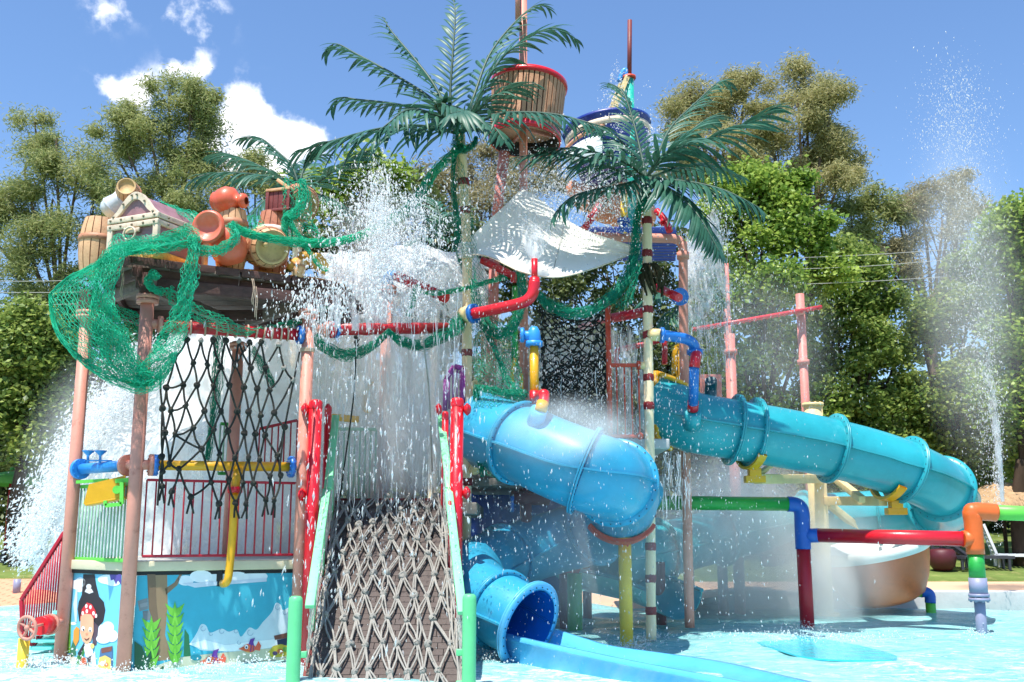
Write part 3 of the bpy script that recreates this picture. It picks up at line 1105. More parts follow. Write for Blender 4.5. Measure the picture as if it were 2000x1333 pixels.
# ------------------------------------------------------------------ left tower: posts, deck, roof
def post(base, topz, r, label, colr='salmon', capr=None, name="support_post", group='round steel support posts', collars=(), z0=-.4, cap_th=.05):
    root = thing(name, (base[0], base[1], max(z0, -.05)), label, "post", group)
    b = MB()
    b.tube([(base[0], base[1], z0), (base[0], base[1], topz)], r, 20)
    b.build("pipe", colr, root)
    if capr:
        f = MB().flange((base[0], base[1], topz - cap_th), (0, 0, 1), capr, cap_th, 0, 10)
        f.flange((base[0], base[1], topz - cap_th * 2.2), (0, 0, 1), capr * .97, cap_th, 0, 0)
        f.build("cap_flange", colr, root)
    for (z, cr) in collars:
        MB().flange((base[0], base[1], z), (0, 0, 1), cr, .1, 0, 0).build("collar", colr, root)
    return root


W_PLAIN = W


def W_TOWER(px, py, Y):
    """the same line of sight, set back to where the tower really stands"""
    return W_PLAIN(px, py, Y + .62 * min(1, max(0, (15.2 - Y) / 2.2)))


P1, P2, P3 = G(240, 1310), G(117, 1291), G(578, 1292)
r1 = .084
zc = Zat(574, P1.y)
zp3 = zc
pst1 = post(P1, zc, r1, "front corner salmon post of the roofed tower, beside the pirate mural", capr=.14)
pst2 = post(P2, zc, .082, "salmon post with the handwheel valve, at the left end of the pirate mural", capr=.14)
pst3 = post(P3, zp3, r1, "salmon post at the right end of the fish mural, by the net ramp", capr=.14)
# stub tees on the posts
for (zpx, a) in ((632, P1), (908, P1)):
    mb = MB()
    z = Zat(zpx, P1.y)
    d = (P3 - P1).normalized()
    mb.tube([P1 + Vector((0, 0, z)), P1 + d * .2 + Vector((0, 0, z))], .062, 16)
    mb.flange(P1 + d * .17 + Vector((0, 0, z)), d, .135 if zpx > 700 else .11, .05, 0, 8)
    mb.build("side_flange", 'salmon', pst1)
mb = MB()
z = Zat(908, P1.y)
d2 = (P2 - P1).normalized()
mb.tube([P1 + Vector((0, 0, z)), P1 + d2 * .24 + Vector((0, 0, z))], .062, 16)
mb.flange(P1 + d2 * .2 + Vector((0, 0, z)), d2, .135, .05, 0, 8)
mb.build("side_flange", 'salmon', pst1)
z = Zat(642, P3.y)
mb = MB().tube([P3 + Vector((0, 0, z)), P3 + Vector((.25, .08, z))], .075, 16)
mb.flange(P3 + Vector((.23, .07, z)), (1, .3, 0), .11, .05, 0, 8)
mb.build("side_flange", 'salmon', pst3)
mb = MB()
mb.tube([P3 + Vector((0, 0, Zat(655, P3.y))), P3 + Vector((-.16, 0, Zat(655, P3.y)))], .06, 14)
mb.build("side_flange", 'salmon', pst3)
mb = MB()
for k in range(3):
    c = P3 + Vector((0, 0, Zat(682, P3.y) - k * .018))
    mb.tube([c + Vector((math.cos(a) * .09, math.sin(a) * .09, 0)) for a in np.linspace(0, 6.283, 17)], .01, 6, False)
mb.build("rope_lashing", 'twine', pst3)

W = W_TOWER
p4 = W(459, 800, 15.2)
post((p4.x, p4.y), Zat(668, p4.y), .085, "salmon post standing behind the hanging rope net", capr=.13, z0=.9)

# roof: dark boarded platform with beams
W = W_PLAIN
zr = Zat(500, P1.y - .25)
c1 = G(258, 500, zr)
c0 = G(190, 522, zr)
c2 = G(662, 552, zr)
roofpoly = [c1, c2, Vector((c2.x + .1, c2.y + 1.6, zr)), Vector((c2.x - 1.0, c2.y + 2.9, zr)), Vector((c0.x + .6, c0.y + 3.2, zr)), Vector((c0.x - .5, c0.y + 2.0, zr)), c0]
roof = thing("roof_platform", (c1.x + 1.2, c1.y + 1.4, zr - .3), "dark weathered boarded roof carrying the treasure props on the left tower", "roof")
cen = sum((Vector(p) for p in roofpoly), Vector()) / len(roofpoly)
FB = None
for i in range(len(roofpoly)):
    a, b = Vector(roofpoly[i]), Vector(roofpoly[(i + 1) % len(roofpoly)])
    L = (b - a).length
    nseg = max(1, round(L / .62))
    for lev, (hh, zz, inset) in enumerate(((.1, -.05, 0.0), (.13, -.168, .16))):
        for k in range(nseg):
            p, q = a.lerp(b, k / nseg + .004), a.lerp(b, (k + 1) / nseg - .004)
            ins = (cen - (a + b) / 2)
            ins.z = 0
            ins.normalize()
            off = ins * inset + Vector((0, 0, zz + random.uniform(-.006, .006)))
            m = MB().bar(p + off, q + off, .05, hh, bev=.008)
            o = m.build("fascia_board", 'wood', roof)
# under boards
x0_, x1_ = min(p.x for p in roofpoly), max(p.x for p in roofpoly)


def span(y, poly):
    xs = []
    for i in range(len(poly)):
        a, b = poly[i], poly[(i + 1) % len(poly)]
        if (a.y - y) * (b.y - y) < 0:
            t = (y - a.y) / (b.y - a.y)
            xs.append(a.x + (b.x - a.x) * t)
    return (min(xs), max(xs)) if len(xs) >= 2 else None


y = min(p.y for p in roofpoly) + .1
while y < max(p.y for p in roofpoly) - .08:
    sp = span(y, roofpoly)
    if sp and sp[1] - sp[0] > .4:
        MB().box(((sp[0] + sp[1]) / 2, y, zr - .085 + random.uniform(-.004, .004)), (sp[1] - sp[0] - .14, .152, .04)).build("plank", 'woodunder', roof)
        MB().box(((sp[0] + sp[1]) / 2, y, zr - .02 + random.uniform(-.004, .004)), (sp[1] - sp[0] - .1, .152, .03)).build("plank", 'wood', roof)
    y += .16
zb = zr - .30
q = lambda p, dz=0: Vector((p.x, p.y, zb + dz))
BM = lambda a, b, m='wood', w=.1, h=.15: MB().bar(a, b, w, h, bev=.008).build("beam", m, roof)
BM(Vector((P1.x - .15, P1.y - .05, zb)), Vector((P3.x + .35, P3.y + .12, zb)))
BM(Vector((P1.x + .1, P1.y - .12, zb)), Vector((P2.x - .35, P2.y + .55, zb)), 'woodunder')
BM(Vector((P2.x - .1, P2.y + .3, zb - .002)), Vector((P2.x + .5, c0.y + 2.6, zb - .002)))
BM(Vector((P2.x + .35, P2.y + .95, zb - .02)), Vector((P3.x + .2, P3.y + .95, zb - .02)))
BM(Vector((p4.x - 1.5, p4.y - .2, zb - .01)), Vector((P3.x + .3, p4.y - .2, zb - .01)))
BM(Vector((p4.x, p4.y, zb - .03)), Vector((P3.x, P3.y, zb - .03)), 'woodunder')
BM(Vector((p4.x, p4.y, zb - .045)), Vector((P1.x, P1.y, zb - .045)), 'woodunder')
for P_ in (P1, P3, P2):
    MB().box((P_.x, P_.y, (zc + zr - .2) / 2), (.17, .17, zr - .2 - zc + .06), bev=.01).build("beam_block", 'wood', roof)

# deck
zd = Zat(1097, P1.y + .1)
W = W_TOWER
dk = [Vector((P2.x - .02, P2.y + .06, 0)), Vector((P1.x + .02, P1.y + .1, 0)), Vector((P3.x - .02, P3.y + .12, 0)), Vector((P3.x + .5, P3.y + 3.2, 0)), Vector((P2.x + .3, P2.y + 3.3, 0))]
deckt = thing("play_deck", (cen.x, cen.y, zd - .14), "beige edged deck of the roofed tower above the murals", "deck")
MB().prism([(p.x, p.y) for p in dk], zd - .1, zd - .004).build("floor_slab", 'decktop', deckt)
for a, b in ((dk[0], dk[1]), (dk[1], dk[2]), (dk[4], dk[0])):
    MB().bar(a + Vector((0, 0, zd - .06)), b + Vector((0, 0, zd - .06)), .06, .12, bev=.012).build("edge_board", 'fascia', deckt)
    MB().bar(a + Vector((0, .02, zd - .145)), b + Vector((0, .02, zd - .145)), .05, .045).build("edge_seal", 'black', deckt)


# ---------------------------------------------------------------- murals (flat printed panels)
PAINT = {}


def paint(c):
    if c not in PAINT:
        PAINT[c] = flat("mural_print_%d_%d_%d" % c, S(*c), .55)
    return PAINT[c]


def mural(name, label, A, B, zt, base):
    A, B = Vector(A), Vector(B)
    d = (B - A).normalized()
    nrm = Vector((d.y, -d.x, 0))
    root = MB().bar(A + Vector((0, 0, (zt - .3) / 2)), B + Vector((0, 0, (zt - .3) / 2)), .04, zt + .3).build(name, paint(base), label=label, cat="mural")
    pl = lambda px, py, k: onplane(px, py, A, B) + nrm * (.021 + .0025 * k)

    def art(nm, polys):
        """polys: (colour, layer, [(px,py)...])"""
        b = MB()
        mats = []
        for (c, k, pts) in polys:
            if paint(c) not in mats:
                mats.append(paint(c))
            P = [pl(x, y, k) for x, y in pts]
            lo = onplane(pts[0][0], pts[0][1], A, B)
            b.slabpoly(P, -nrm, .0015, mats.index(paint(c)))
        return b.build(nm, mats, root)
    def arts(nm, polys):
        for p_ in polys:
            art(nm, [p_])
    return root, art, arts


def softened(pts):
    return [(p.x, p.y) for p in smooth_path([(x, y, 0) for x, y in pts], 4)]


def blob(cx, cy, rx, ry, n=20, a0=0):
    return [(cx + rx * math.cos(a0 + 6.283 * i / n), cy + ry * math.sin(a0 + 6.283 * i / n)) for i in range(n)]


zt = zd - .17
fr, fart, farts = mural("mural_panel", "front mural panel of fish, tree trunk, green leaves and turquoise sky", P1 + Vector((.05, .13, 0)), P3 + Vector((0, .15, 0)), zt, (62, 172, 196))
fart("tree_art", [((150, 122, 92), 0, [(287, 1122), (326, 1122), (327, 1180), (322, 1240), (336, 1288), (300, 1292), (306, 1240), (290, 1190)]),
                  ((122, 98, 76), 1, [(287, 1122), (303, 1122), (305, 1180), (312, 1240), (310, 1290), (300, 1292), (306, 1240), (290, 1190)]),
                  ((138, 112, 88), 0, [(322, 1150), (340, 1138), (352, 1119), (356, 1121), (346, 1143), (324, 1162)])])
farts("rock_art", [((132, 138, 142), 0, [(268, 1174), (288, 1168), (289, 1190), (272, 1194)]), ((150, 154, 158), 1, [(272, 1180), (288, 1176), (288, 1184), (274, 1187)]),
                  ((118, 124, 130), 0, [(278, 1194), (290, 1192), (296, 1210), (280, 1214)])])
for cx, top, bot, w in ((295, 1208, 1305, 19), (341, 1180, 1284, 19)):
    ps = []
    k = 0
    y = top
    while y < bot - 8:
        f = 1 - .25 * (y - top) / (bot - top)
        for s in (-1, 1):
            ps.append((((116, 190, 60), (96, 172, 50))[k % 2], 2 + k % 6, [(cx, y + 26), (cx + s * w * .55 * f, y + 20), (cx + s * w * f, y - 2), (cx + s * w * .45 * f, y + 6), (cx, y + 10)]))
        ps.append((((104, 180, 54), (122, 198, 66))[k % 2], 3 + k % 6, [(cx - 7 * f, y + 24), (cx, y - 6), (cx + 7 * f, y + 24)]))
        k += 1
        y += 18
    fart("leaf_stalk_art", ps)
fart("cloud_art", [((226, 234, 240), 0, blob(362, 1134, 16, 10)), ((234, 240, 244), 1, blob(392, 1126, 22, 12)), ((226, 234, 240), 0, blob(424, 1130, 24, 11)), ((234, 240, 244), 1, blob(462, 1128, 24, 11)),
                   ((226, 234, 240), 0, blob(500, 1126, 22, 10)), ((206, 216, 230), 2, [(355, 1140), (520, 1130), (520, 1136), (440, 1142), (380, 1148)])])
W_ = (206, 222, 230)
fart("surf_art", [(W_, 0, softened([(370, 1258), (384, 1236), (392, 1220), (402, 1222), (410, 1236), (432, 1228), (446, 1234), (462, 1230), (470, 1244), (486, 1226), (500, 1230), (512, 1216), (530, 1196), (538, 1178), (548, 1182), (552, 1192), (572, 1190), (574, 1262), (520, 1272), (440, 1273), (392, 1270)])),
                  ((236, 242, 244), 1, [(366, 1258), (400, 1250), (440, 1260), (500, 1252), (560, 1246), (572, 1256), (510, 1268), (440, 1272), (396, 1268)])]
     + [((150, 176, 194), 2, [(x + r * math.cos(a), y + r * math.sin(a)) for a in np.linspace(0, 4.6, 10)] + [(x + (r - 1) * math.cos(a), y + (r - 1) * math.sin(a)) for a in np.linspace(4.6, 0, 10)]) for x, y, r in ((396, 1228, 5), (411, 1238, 4), (432, 1233, 5), (460, 1233, 4), (488, 1236, 6), (541, 1186, 5), (556, 1196, 5), (466, 1255, 4))])
fart("sandbed_art", [((206, 200, 172), 1, [(268, 1330), (300, 1302), (350, 1284), (420, 1276), (574, 1262), (576, 1330)]), ((188, 190, 160), 2, [(300, 1310), (340, 1296), (365, 1300), (340, 1312)])])
farts("seaweed_art", [((30, 92, 62), 6, [(262, 1252), (276, 1262), (288, 1290), (282, 1322), (262, 1322)]), ((24, 78, 56), 7, [(280, 1322), (284, 1286), (294, 1270), (299, 1300), (293, 1322)]), ((34, 110, 70), 1, [(360, 1228), (368, 1240), (372, 1284), (358, 1282)]),
                     ((22, 130, 150), 5, blob(382, 1284, 11, 6)), ((30, 92, 62), 5, [(306, 1312), (318, 1300), (320, 1306), (310, 1314)])])


def fish(x, y, s, f=1):
    return [((230, 104, 66), 4, blob(x, y, 15 * s, 10 * s)), ((230, 104, 66), 4, [(x - 13 * s, y - 4 * s), (x - 25 * s, y + 2 * s), (x - 13 * s, y + 6 * s)]), ((104, 52, 150), 5, [(x - 2 * s, y - 9 * s), (x + 2 * s, y - 20 * s), (x + 13 * s, y - 24 * s), (x + 9 * s, y - 14 * s), (x + 11 * s, y - 6 * s)]),
            ((230, 96, 70), 4, [(x + 12 * s, y), (x + 21 * s, y - 16 * s), (x + 27 * s, y - 6 * s), (x + 24 * s, y + 6 * s), (x + 14 * s, y + 4 * s)]), ((150, 60, 120), 6, [(x + 3 * s, y - 8 * s), (x + 6 * s, y - 7 * s), (x + 4 * s, y + 8 * s), (x + 1 * s, y + 8 * s)]),
            ((150, 60, 120), 6, [(x + 9 * s, y - 7 * s), (x + 11 * s, y - 5 * s), (x + 10 * s, y + 6 * s), (x + 8 * s, y + 7 * s)]), ((240, 240, 240), 6, blob(x - 7 * s, y - 3 * s, 4 * s, 5 * s)), ((30, 60, 110), 7, blob(x - 7 * s, y - 2 * s, 2 * s, 2.6 * s)), ((244, 170, 90), 6, [(x - 10 * s, y + 6 * s), (x + 4 * s, y + 9 * s), (x - 4 * s, y + 10 * s)])]


fart("fish_art", fish(414, 1291, 1.0))
fart("fish_art", fish(486, 1266, .85))
fart("treasure_art", [((120, 74, 62), 2, [(534, 1242), (560, 1236), (560, 1246), (536, 1250)]), ((40, 56, 90), 2, [(540, 1250), (560, 1246), (560, 1262), (542, 1264)]), ((196, 180, 60), 3, [(522, 1276), (532, 1262), (548, 1258), (562, 1262), (562, 1282), (530, 1284)]), ((196, 110, 60), 4, blob(546, 1272, 6, 5)), ((110, 160, 70), 4, blob(556, 1268, 5, 5)), ((90, 70, 110), 4, blob(536, 1276, 5, 4))])
# yellow spout sits in a black slot of this panel
lm, lart, larts = mural("mural_panel", "side mural panel of a cartoon pirate child on blue sky", P2 + Vector((.02, .1, 0)), P1 + Vector((-.02, .14, 0)), zt - .002, (112, 196, 226))
CL = (236, 242, 246)
larts("cloud_art", [(CL, 0, blob(150, 1142, 9, 9)), (CL, 1, blob(160, 1138, 10, 10)), (CL, 0, blob(158, 1150, 8, 7)), (CL, 0, blob(212, 1132, 18, 9)), (CL, 1, blob(224, 1138, 14, 7)), (CL, 0, blob(200, 1234, 14, 14)), (CL, 1, blob(214, 1226, 12, 12)), (CL, 2, blob(222, 1242, 12, 12)), (CL, 3, blob(206, 1248, 14, 9)), (CL, 0, blob(146, 1218, 6, 3))])
lart("leaf_stalk_art", [((116, 180, 60), 1, [(131, 1186), (142, 1184), (141, 1275), (128, 1276)]), ((92, 156, 52), 2, [(131, 1210), (142, 1200), (141, 1222), (130, 1230)]), ((92, 156, 52), 2, [(130, 1246), (141, 1238), (141, 1256), (129, 1262)]), ((60, 120, 90), 1, [(140, 1272), (150, 1236), (152, 1280), (142, 1284)])])
lart("sand_art", [((226, 214, 196), 1, [(124, 1310), (126, 1284), (142, 1278), (156, 1290), (200, 1300), (240, 1306), (240, 1330), (124, 1330)])])
K_ = (40, 36, 42)
lart("hat_art", [(K_, 1, [(166, 1122), (188, 1122), (191, 1142), (197, 1166), (206, 1176), (209, 1192), (205, 1214), (196, 1224), (186, 1214), (166, 1208), (158, 1214), (155, 1190), (157, 1176), (163, 1162)]), ((214, 214, 216), 2, blob(177, 1146, 5, 5)), ((214, 214, 216), 2, [(169, 1156), (172, 1150), (182, 1150), (186, 1157), (178, 1160)]),
                 ((84, 66, 80), 1, [(184, 1214), (196, 1222), (192, 1260), (184, 1262)])])
lart("bandana_art", [((206, 44, 52), 3, [(160, 1212), (164, 1190), (174, 1177), (183, 1180), (190, 1192), (194, 1206), (188, 1208), (182, 1200), (166, 1202)])] + [((244, 238, 236), 4, blob(x, y, 2.2, 4)) for x, y in ((166, 1198), (174, 1194), (181, 1186), (187, 1198), (173, 1184), (192, 1203))])
lart("face_art", [((240, 176, 140), 4, [(162, 1204), (170, 1199), (182, 1200), (187, 1208), (187, 1234), (182, 1252), (174, 1259), (166, 1252), (161, 1236)]), ((246, 240, 238), 5, blob(167, 1228, 3.2, 5)), ((246, 240, 238), 5, blob(181, 1230, 3, 5)), ((50, 40, 40), 6, blob(168, 1230, 1.3, 2)), ((50, 40, 40), 6, blob(181, 1232, 1.3, 2)),
                  ((90, 40, 40), 6, [(169, 1246), (174, 1249), (180, 1245), (178, 1249), (173, 1251)]), ((232, 150, 116), 6, blob(174, 1238, 2, 2))])
lart("sword_art", [((204, 222, 234), 2, [(150, 1214), (147, 1180), (152, 1152), (155, 1150), (154, 1200), (153, 1216)])])
lart("body_art", [((236, 152, 60), 3, [(148, 1232), (153, 1224), (159, 1228), (158, 1250), (152, 1262), (147, 1252)]), ((60, 132, 64), 2, [(150, 1296), (158, 1272), (166, 1258), (170, 1270), (160, 1300)]), ((240, 238, 234), 3, [(166, 1258), (184, 1256), (186, 1280), (172, 1284)]), ((50, 44, 50), 4, [(156, 1276), (168, 1256), (170, 1260), (160, 1282)]),
                  ((206, 90, 50), 4, [(160, 1300), (164, 1282), (174, 1286), (172, 1304)]), ((70, 60, 66), 3, [(174, 1284), (186, 1278), (190, 1300), (178, 1306)]), ((226, 196, 120), 5, blob(185, 1262, 4, 5)), ((230, 230, 230), 4, [(182, 1284), (190, 1272), (192, 1300), (184, 1304)])])
lart("chest_art", [((72, 108, 150), 3, [(200, 1268), (224, 1264), (224, 1312), (196, 1304)]), ((122, 70, 60), 4, [(202, 1266), (224, 1262), (222, 1272), (203, 1276)]), ((226, 190, 100), 5, [(196, 1302), (199, 1284), (210, 1280), (221, 1286), (222, 1312)]), ((236, 236, 230), 6, blob(205, 1296, 4, 5)), ((206, 120, 60), 6, blob(213, 1298, 4, 4))])
lart("purple_art", [((84, 70, 150), 2, [(218, 1122), (240, 1122), (240, 1142), (234, 1134), (230, 1142), (226, 1132), (220, 1134)])])


# ---------------------------------------------------------------- railings
def railing(name, label, A, B, zt_, zb_, n, colr, barm, r=.018, rt=.03, cat="railing", group='metal railings', slope=None, ends=True, kb='baluster'):
    A, B = Vector(A), Vector(B)
    A.z = B.z = 0
    root = thing(name, ((A.x + B.x) / 2, (A.y + B.y) / 2, zb_), label, cat, group)
    zA, zB = (zt_, zt_) if slope is None else slope
    b = MB().bar(A + Vector((0, 0, zA)), B + Vector((0, 0, zB)), rt * 1.5, rt * 1.5, bev=.006)
    b.build("top_rail", colr, root)
    b = MB().bar(A + Vector((0, 0, zb_)), B + Vector((0, 0, zb_)), rt * 1.5, rt * 1.5, bev=.006)
    b.build("bottom_rail", colr, root)
    for i in range(n):
        t = (i + .5) / n if not ends else i / (n - 1)
        p = A.lerp(B, t)
        MB().cyl(p + Vector((0, 0, zb_)), p + Vector((0, 0, zA + (zB - zA) * t)), r, 8).build(kb, barm, root)
    return root


ra, rb = P1 + Vector((.12, .06, 0)), P3 + Vector((-.05, .08, 0))
railing("railing", "crimson railing along the front of the deck above the fish mural", ra, rb, Zat(938, 12.2), Zat(1090, 12.2) + .02, 18, 'redrail', 'redrail', .011, .022)
ga, gb = P2 + Vector((.1, .02, 0)), P1 + Vector((-.05, .07, 0))
railing("railing", "green framed railing with pale bars above the pirate mural", ga, gb, Zat(948, 12.6), Zat(1094, 12.5), 17, 'limegreen', 'palebar', .012, .03)
# yellow tipping scoop hung on a green bracket
sc = thing("tipping_scoop", W(212, 990, 12.25), "yellow tipping water scoop on a green bracket by the corner post", "scoop")
mb = MB()
e0, e1 = W(172, 966, 12.2), W(250, 955, 12.25)
ax = (e1 - e0).normalized()
for s, dz in ((-1, 0), (1, 0)):
    o_ = Vector((0, .12 * s, 0))
    mb.slabpoly([e0 + o_ + Vector((0, 0, -.12)), e1 + o_ + Vector((0, 0, -.1)), e1 + o_ + Vector((0, 0, .16)), e0 + o_ + Vector((.05, 0, .12))], (0, 1, 0), .02)
mb.bar(e0 + Vector((0, .01, -.13)), e1 + Vector((0, .01, -.11)), .26, .03, bev=.008)
mb.build("scoop_body", 'yellow', sc)
mb = MB()
g = [W(226, 940, 12.1), W(252, 938, 12.1), W(238, 942, 12.05), W(238, 985, 12.05), W(206, 988, 12.05), W(206, 978, 12.05)]
mb.bar(g[0], g[1], .03, .05)
mb.bar(g[2], g[3], .03, .045, up=(1, 0, 0))
mb.bar(g[3], g[4], .03, .045)
mb.bar(g[4], g[5], .03, .04, up=(1, 0, 0))
mb.build("bracket", 'limegreen', sc)
MB().bar(W(150, 942, 12.6), W(212, 938, 12.4), .03, .04).build("bracket_bar", 'limegreen', sc)
MB().flange(W(229, 957, 12.08), (0, 1, 0), .05, .05, 0, 4).build("pivot", 'limegreen', sc)
cups = []
for x in (171, 195):
    mb = MB()
    cups.append(mb)
    p = W(x, 905, 12.55)
    mb.box(p + Vector((0, 0, .06)), (.025, .025, .12))
    mb.lathe([(.02, 0), (.075, .05), (.075, .06)], p + Vector((0, 0, .1)), (0, 0, 1), 12)
    mb.box(p + Vector((.08, -.02, .03)), (.16, .012, .02))
# blue and yellow pipe at rail height
zpp = W_PLAIN(0, 908, P1.y).z
bp = thing("water_pipe", P1 + Vector((-.4, .4, zpp)), "short sky blue pipe with spray cups between the left posts", "pipe")
pa, pb = P2 + Vector((.08, -.03, zpp + .0)), P1 + d2 * .22 + Vector((0, 0, zpp))
MB().tube([pa, pb], .07, 18).build("pipe", 'lightblue', bp)
f = MB().flange(pa + Vector((.02, -.03, 0)), d2, .135, .06, 0, 10)
f.tube([pa + Vector((.0, 0, 0)), pa + Vector((-.06, .05, 0))], .1, 16)
f.build("flange", 'lightblue', bp)
for mb in cups:
    mb.build("spray_cup", 'lightblue', bp)
yp = thing("water_pipe", P1 + Vector((1.2, .2, zpp)), "golden yellow pipe behind the hanging rope net with a bent spout over the mural", "pipe")
d3 = (P3 - P1).normalized()
pa, pb = P1 + d3 * .22 + Vector((0, 0, zpp)), P3 - d3 * .16 + Vector((0, 0, W_PLAIN(0, 912, P3.y - .1).z))
MB().tube([pa, pb], .062, 18).build("pipe", 'yellow', yp)
MB().flange(pa, d3, .135, .05, 0, 10).build("flange", 'blue', yp)
MB().flange(pb, d3, .14, .06, 0, 10).build("flange", 'blue', yp)
t = (W(446, 1000, 12.15).x - pa.x) / (pb.x - pa.x)
tee = pa.lerp(pb, t)
zz = lambda py: W_PLAIN(0, py, tee.y - .25).z
fw = Vector((.01, -.25, 0))
MB().tube(smooth_path([tee, tee + Vector((0, -.1, -.06)), tee + fw * .9 + Vector((0, 0, -.16)), Vector((tee.x, tee.y - .25, zz(960)))], 4), .058, 14).build("tee", 'yellow', yp)
MB().flange(Vector((tee.x, tee.y - .25, zz(957))), (0, 0, 1), .095, .07, 0, 8).build("coupling", 'red', yp)
sp = smooth_path([Vector((tee.x, tee.y - .25, zz(962))), Vector((tee.x, tee.y - .25, zz(1040))), Vector((tee.x - .02, tee.y - .25, zz(1112))), Vector((tee.x - .03, tee.y - .25, zz(1130))), Vector((tee.x - .06, tee.y - .22, zz(1139))), Vector((tee.x - .12, tee.y - .14, zz(1141)))], 5)
MB().tube(sp, .05, 16).build("spout", 'yellow', yp)
MB().box(onplane(427, 1130, P1 + Vector((.05, .11, 0)), P3 + Vector((0, .13, 0))) + Vector((0, -.0, 0)), (.1, .03, .2), bev=.014).build("spout_slot", 'black', yp)

# red pipe that carries the hanging net
rp_ = thing("water_pipe", P1 + Vector((1.2, 0, Zat(648, 12.3))), "worn red pipe wrapped with rope loops under the roof", "pipe")
pa, pb = P1 + d3 * .2 + Vector((0, 0, W_PLAIN(0, 634, P1.y).z)), P3 - d3 * .14 + Vector((0, 0, W_PLAIN(0, 656, P3.y).z))
MB().tube([pa, pb], .078, 18).build("pipe", 'redworn', rp_)
MB().flange(pb + d3 * .03, d3, .125, .07, 0, 10).build("flange", 'blue', rp_)
for t in (.2, .3, .38, .46, .53, .61, .68, .74, .8, .87, .92):
    c = pa.lerp(pb, t)
    x, y_, z_ = axis_frame(d3)
    MB().tube([c + x * math.cos(a) * .088 + y_ * math.sin(a) * .088 + z_ * .008 * math.sin(a * 1.0 + t * 9) for a in np.linspace(0, 6.283, 15)], .013, 6, False).build("rope_loop", 'twine', rp_)
RPA, RPB = pa, pb


# ---------------------------------------------------------------- rope nets
def knot_mesh(mname, r, n=3):
    b = MB()
    rg = random.Random(4)
    for k in range(n):
        x, y_, z_ = axis_frame((rg.uniform(-1, 1), rg.uniform(-.6, .6), rg.uniform(-.7, .7)))
        c = Vector((rg.uniform(-.2, .2), rg.uniform(-.3, .1), rg.uniform(-.35, .35))) * r
        pts = [c + x * math.cos(a) * r * .72 + y_ * math.sin(a) * r * .72 + z_ * math.sin(a * 2) * r * .2 for a in np.linspace(0, 6.283, 12)]
        b.tube(pts, r * .42, 6, False)
    b.ball((0, 0, 0), r * .7, 6)
    return mesh_of(b, "knot", mname)


KD, KL = knot_mesh('ropedark', .036), knot_mesh('rope', .05)


def z3(x, y):
    return 280 + x * .3451, 560 + y * .3451


rows = [[(245, 300), (320, 300), (390, 300), (470, 310), (545, 312), (605, 318), (670, 318), (770, 330)],
        [(183, 410), (280, 430), (360, 440), (437, 455), (525, 448), (605, 460), (690, 455), (800, 462)],
        [(125, 570), (220, 553), (308, 562), (392, 560), (487, 562), (568, 570), (640, 577), (710, 585), (848, 530)],
        [(108, 690), (155, 700), (242, 672), (350, 705), (443, 708), (528, 705), (602, 712), (663, 730), (742, 715)],
        [(128, 830), (182, 840), (280, 800), (397, 812), (483, 820), (567, 828), (630, 832), (682, 840), (803, 797)],
        [(108, 965), (155, 1005), (325, 920), (433, 950), (522, 968), (595, 972), (653, 980), (755, 955)],
        [(110, 1050), (208, 1035), (378, 1105), (483, 1095), (562, 1108), (627, 1112), (720, 1078), (775, 1070)],
        [(108, 1130), (165, 1160), (262, 1190), (425, 1230), (520, 1225), (585, 1232), (690, 1205), (745, 1210)]]
hn = thing("climbing_net", W(430, 1010, 12.1), "dark knotted rope net hanging from the red pipe in front of the railing", "rope net")
dep = lambda px: 12.0 + (px - 290) / 290 * .62 - .12
KP = []
for r_, row in enumerate(rows):
    KP.append([W(*z3(x, y), dep(z3(x, y)[0])) + Vector((0, random.uniform(-.05, .05), 0)) for x, y in row])
sg = []
rb_ = MB()
for r_ in range(len(KP) - 1):
    for i, p in enumerate(KP[r_]):
        nb = sorted(KP[r_ + 1], key=lambda q_: abs(q_.x - p.x))
        lft = [q_ for q_ in nb if q_.x <= p.x][:1]
        rgt = [q_ for q_ in nb if q_.x > p.x][:1]
        for q_ in lft + rgt:
            if abs(q_.x - p.x) < .36:
                mid = (p + q_) / 2 + Vector((random.uniform(-.015, .015), random.uniform(-.03, .03), -.015))
                rb_.tube(smooth_path([p, mid, q_], 3), .0135, 6, False)
for p in KP[-1]:
    for s in (-1, 1):
        rb_.tube([p, p + Vector((s * .012, 0, -.08)), p + Vector((s * .03 + random.uniform(-.02, .02), random.uniform(-.02, .02), -.17 - random.uniform(0, .05)))], .013, 6)
for (x, y, x2, y2) in ((98, 470, 108, 690), (108, 690, 108, 965), (110, 965, 80, 1240), (884, 370, 800, 797), (800, 797, 768, 1070), (125, 570, 220, 553), (155, 700, 242, 672), (182, 840, 280, 800)):
    a, b = W(*z3(x, y), dep(z3(x, y)[0])), W(*z3(x2, y2), dep(z3(x2, y2)[0]))
    rb_.tube(smooth_path([a, (a + b) / 2 + Vector((0, -.03, -.03)), b], 3), .013, 6, False)
rb_.build("rope", 'ropedark', hn)
for r_, row in enumerate(KP):
    for i, p in enumerate(row):
        me = KL if (r_ == 1 and i == 7) or (r_ == 2 and i == 8) or (r_ == 0 and i % 3 == 1) else KD
        ks = .62 if me is KL else 1
        inst("knot", me, hn, Matrix.Translation(p) @ Matrix.Rotation(random.uniform(0, 6.28), 4, 'Z') @ Matrix.Rotation(random.uniform(-.6, .6), 4, 'X') @ Matrix.Scale(ks, 4))

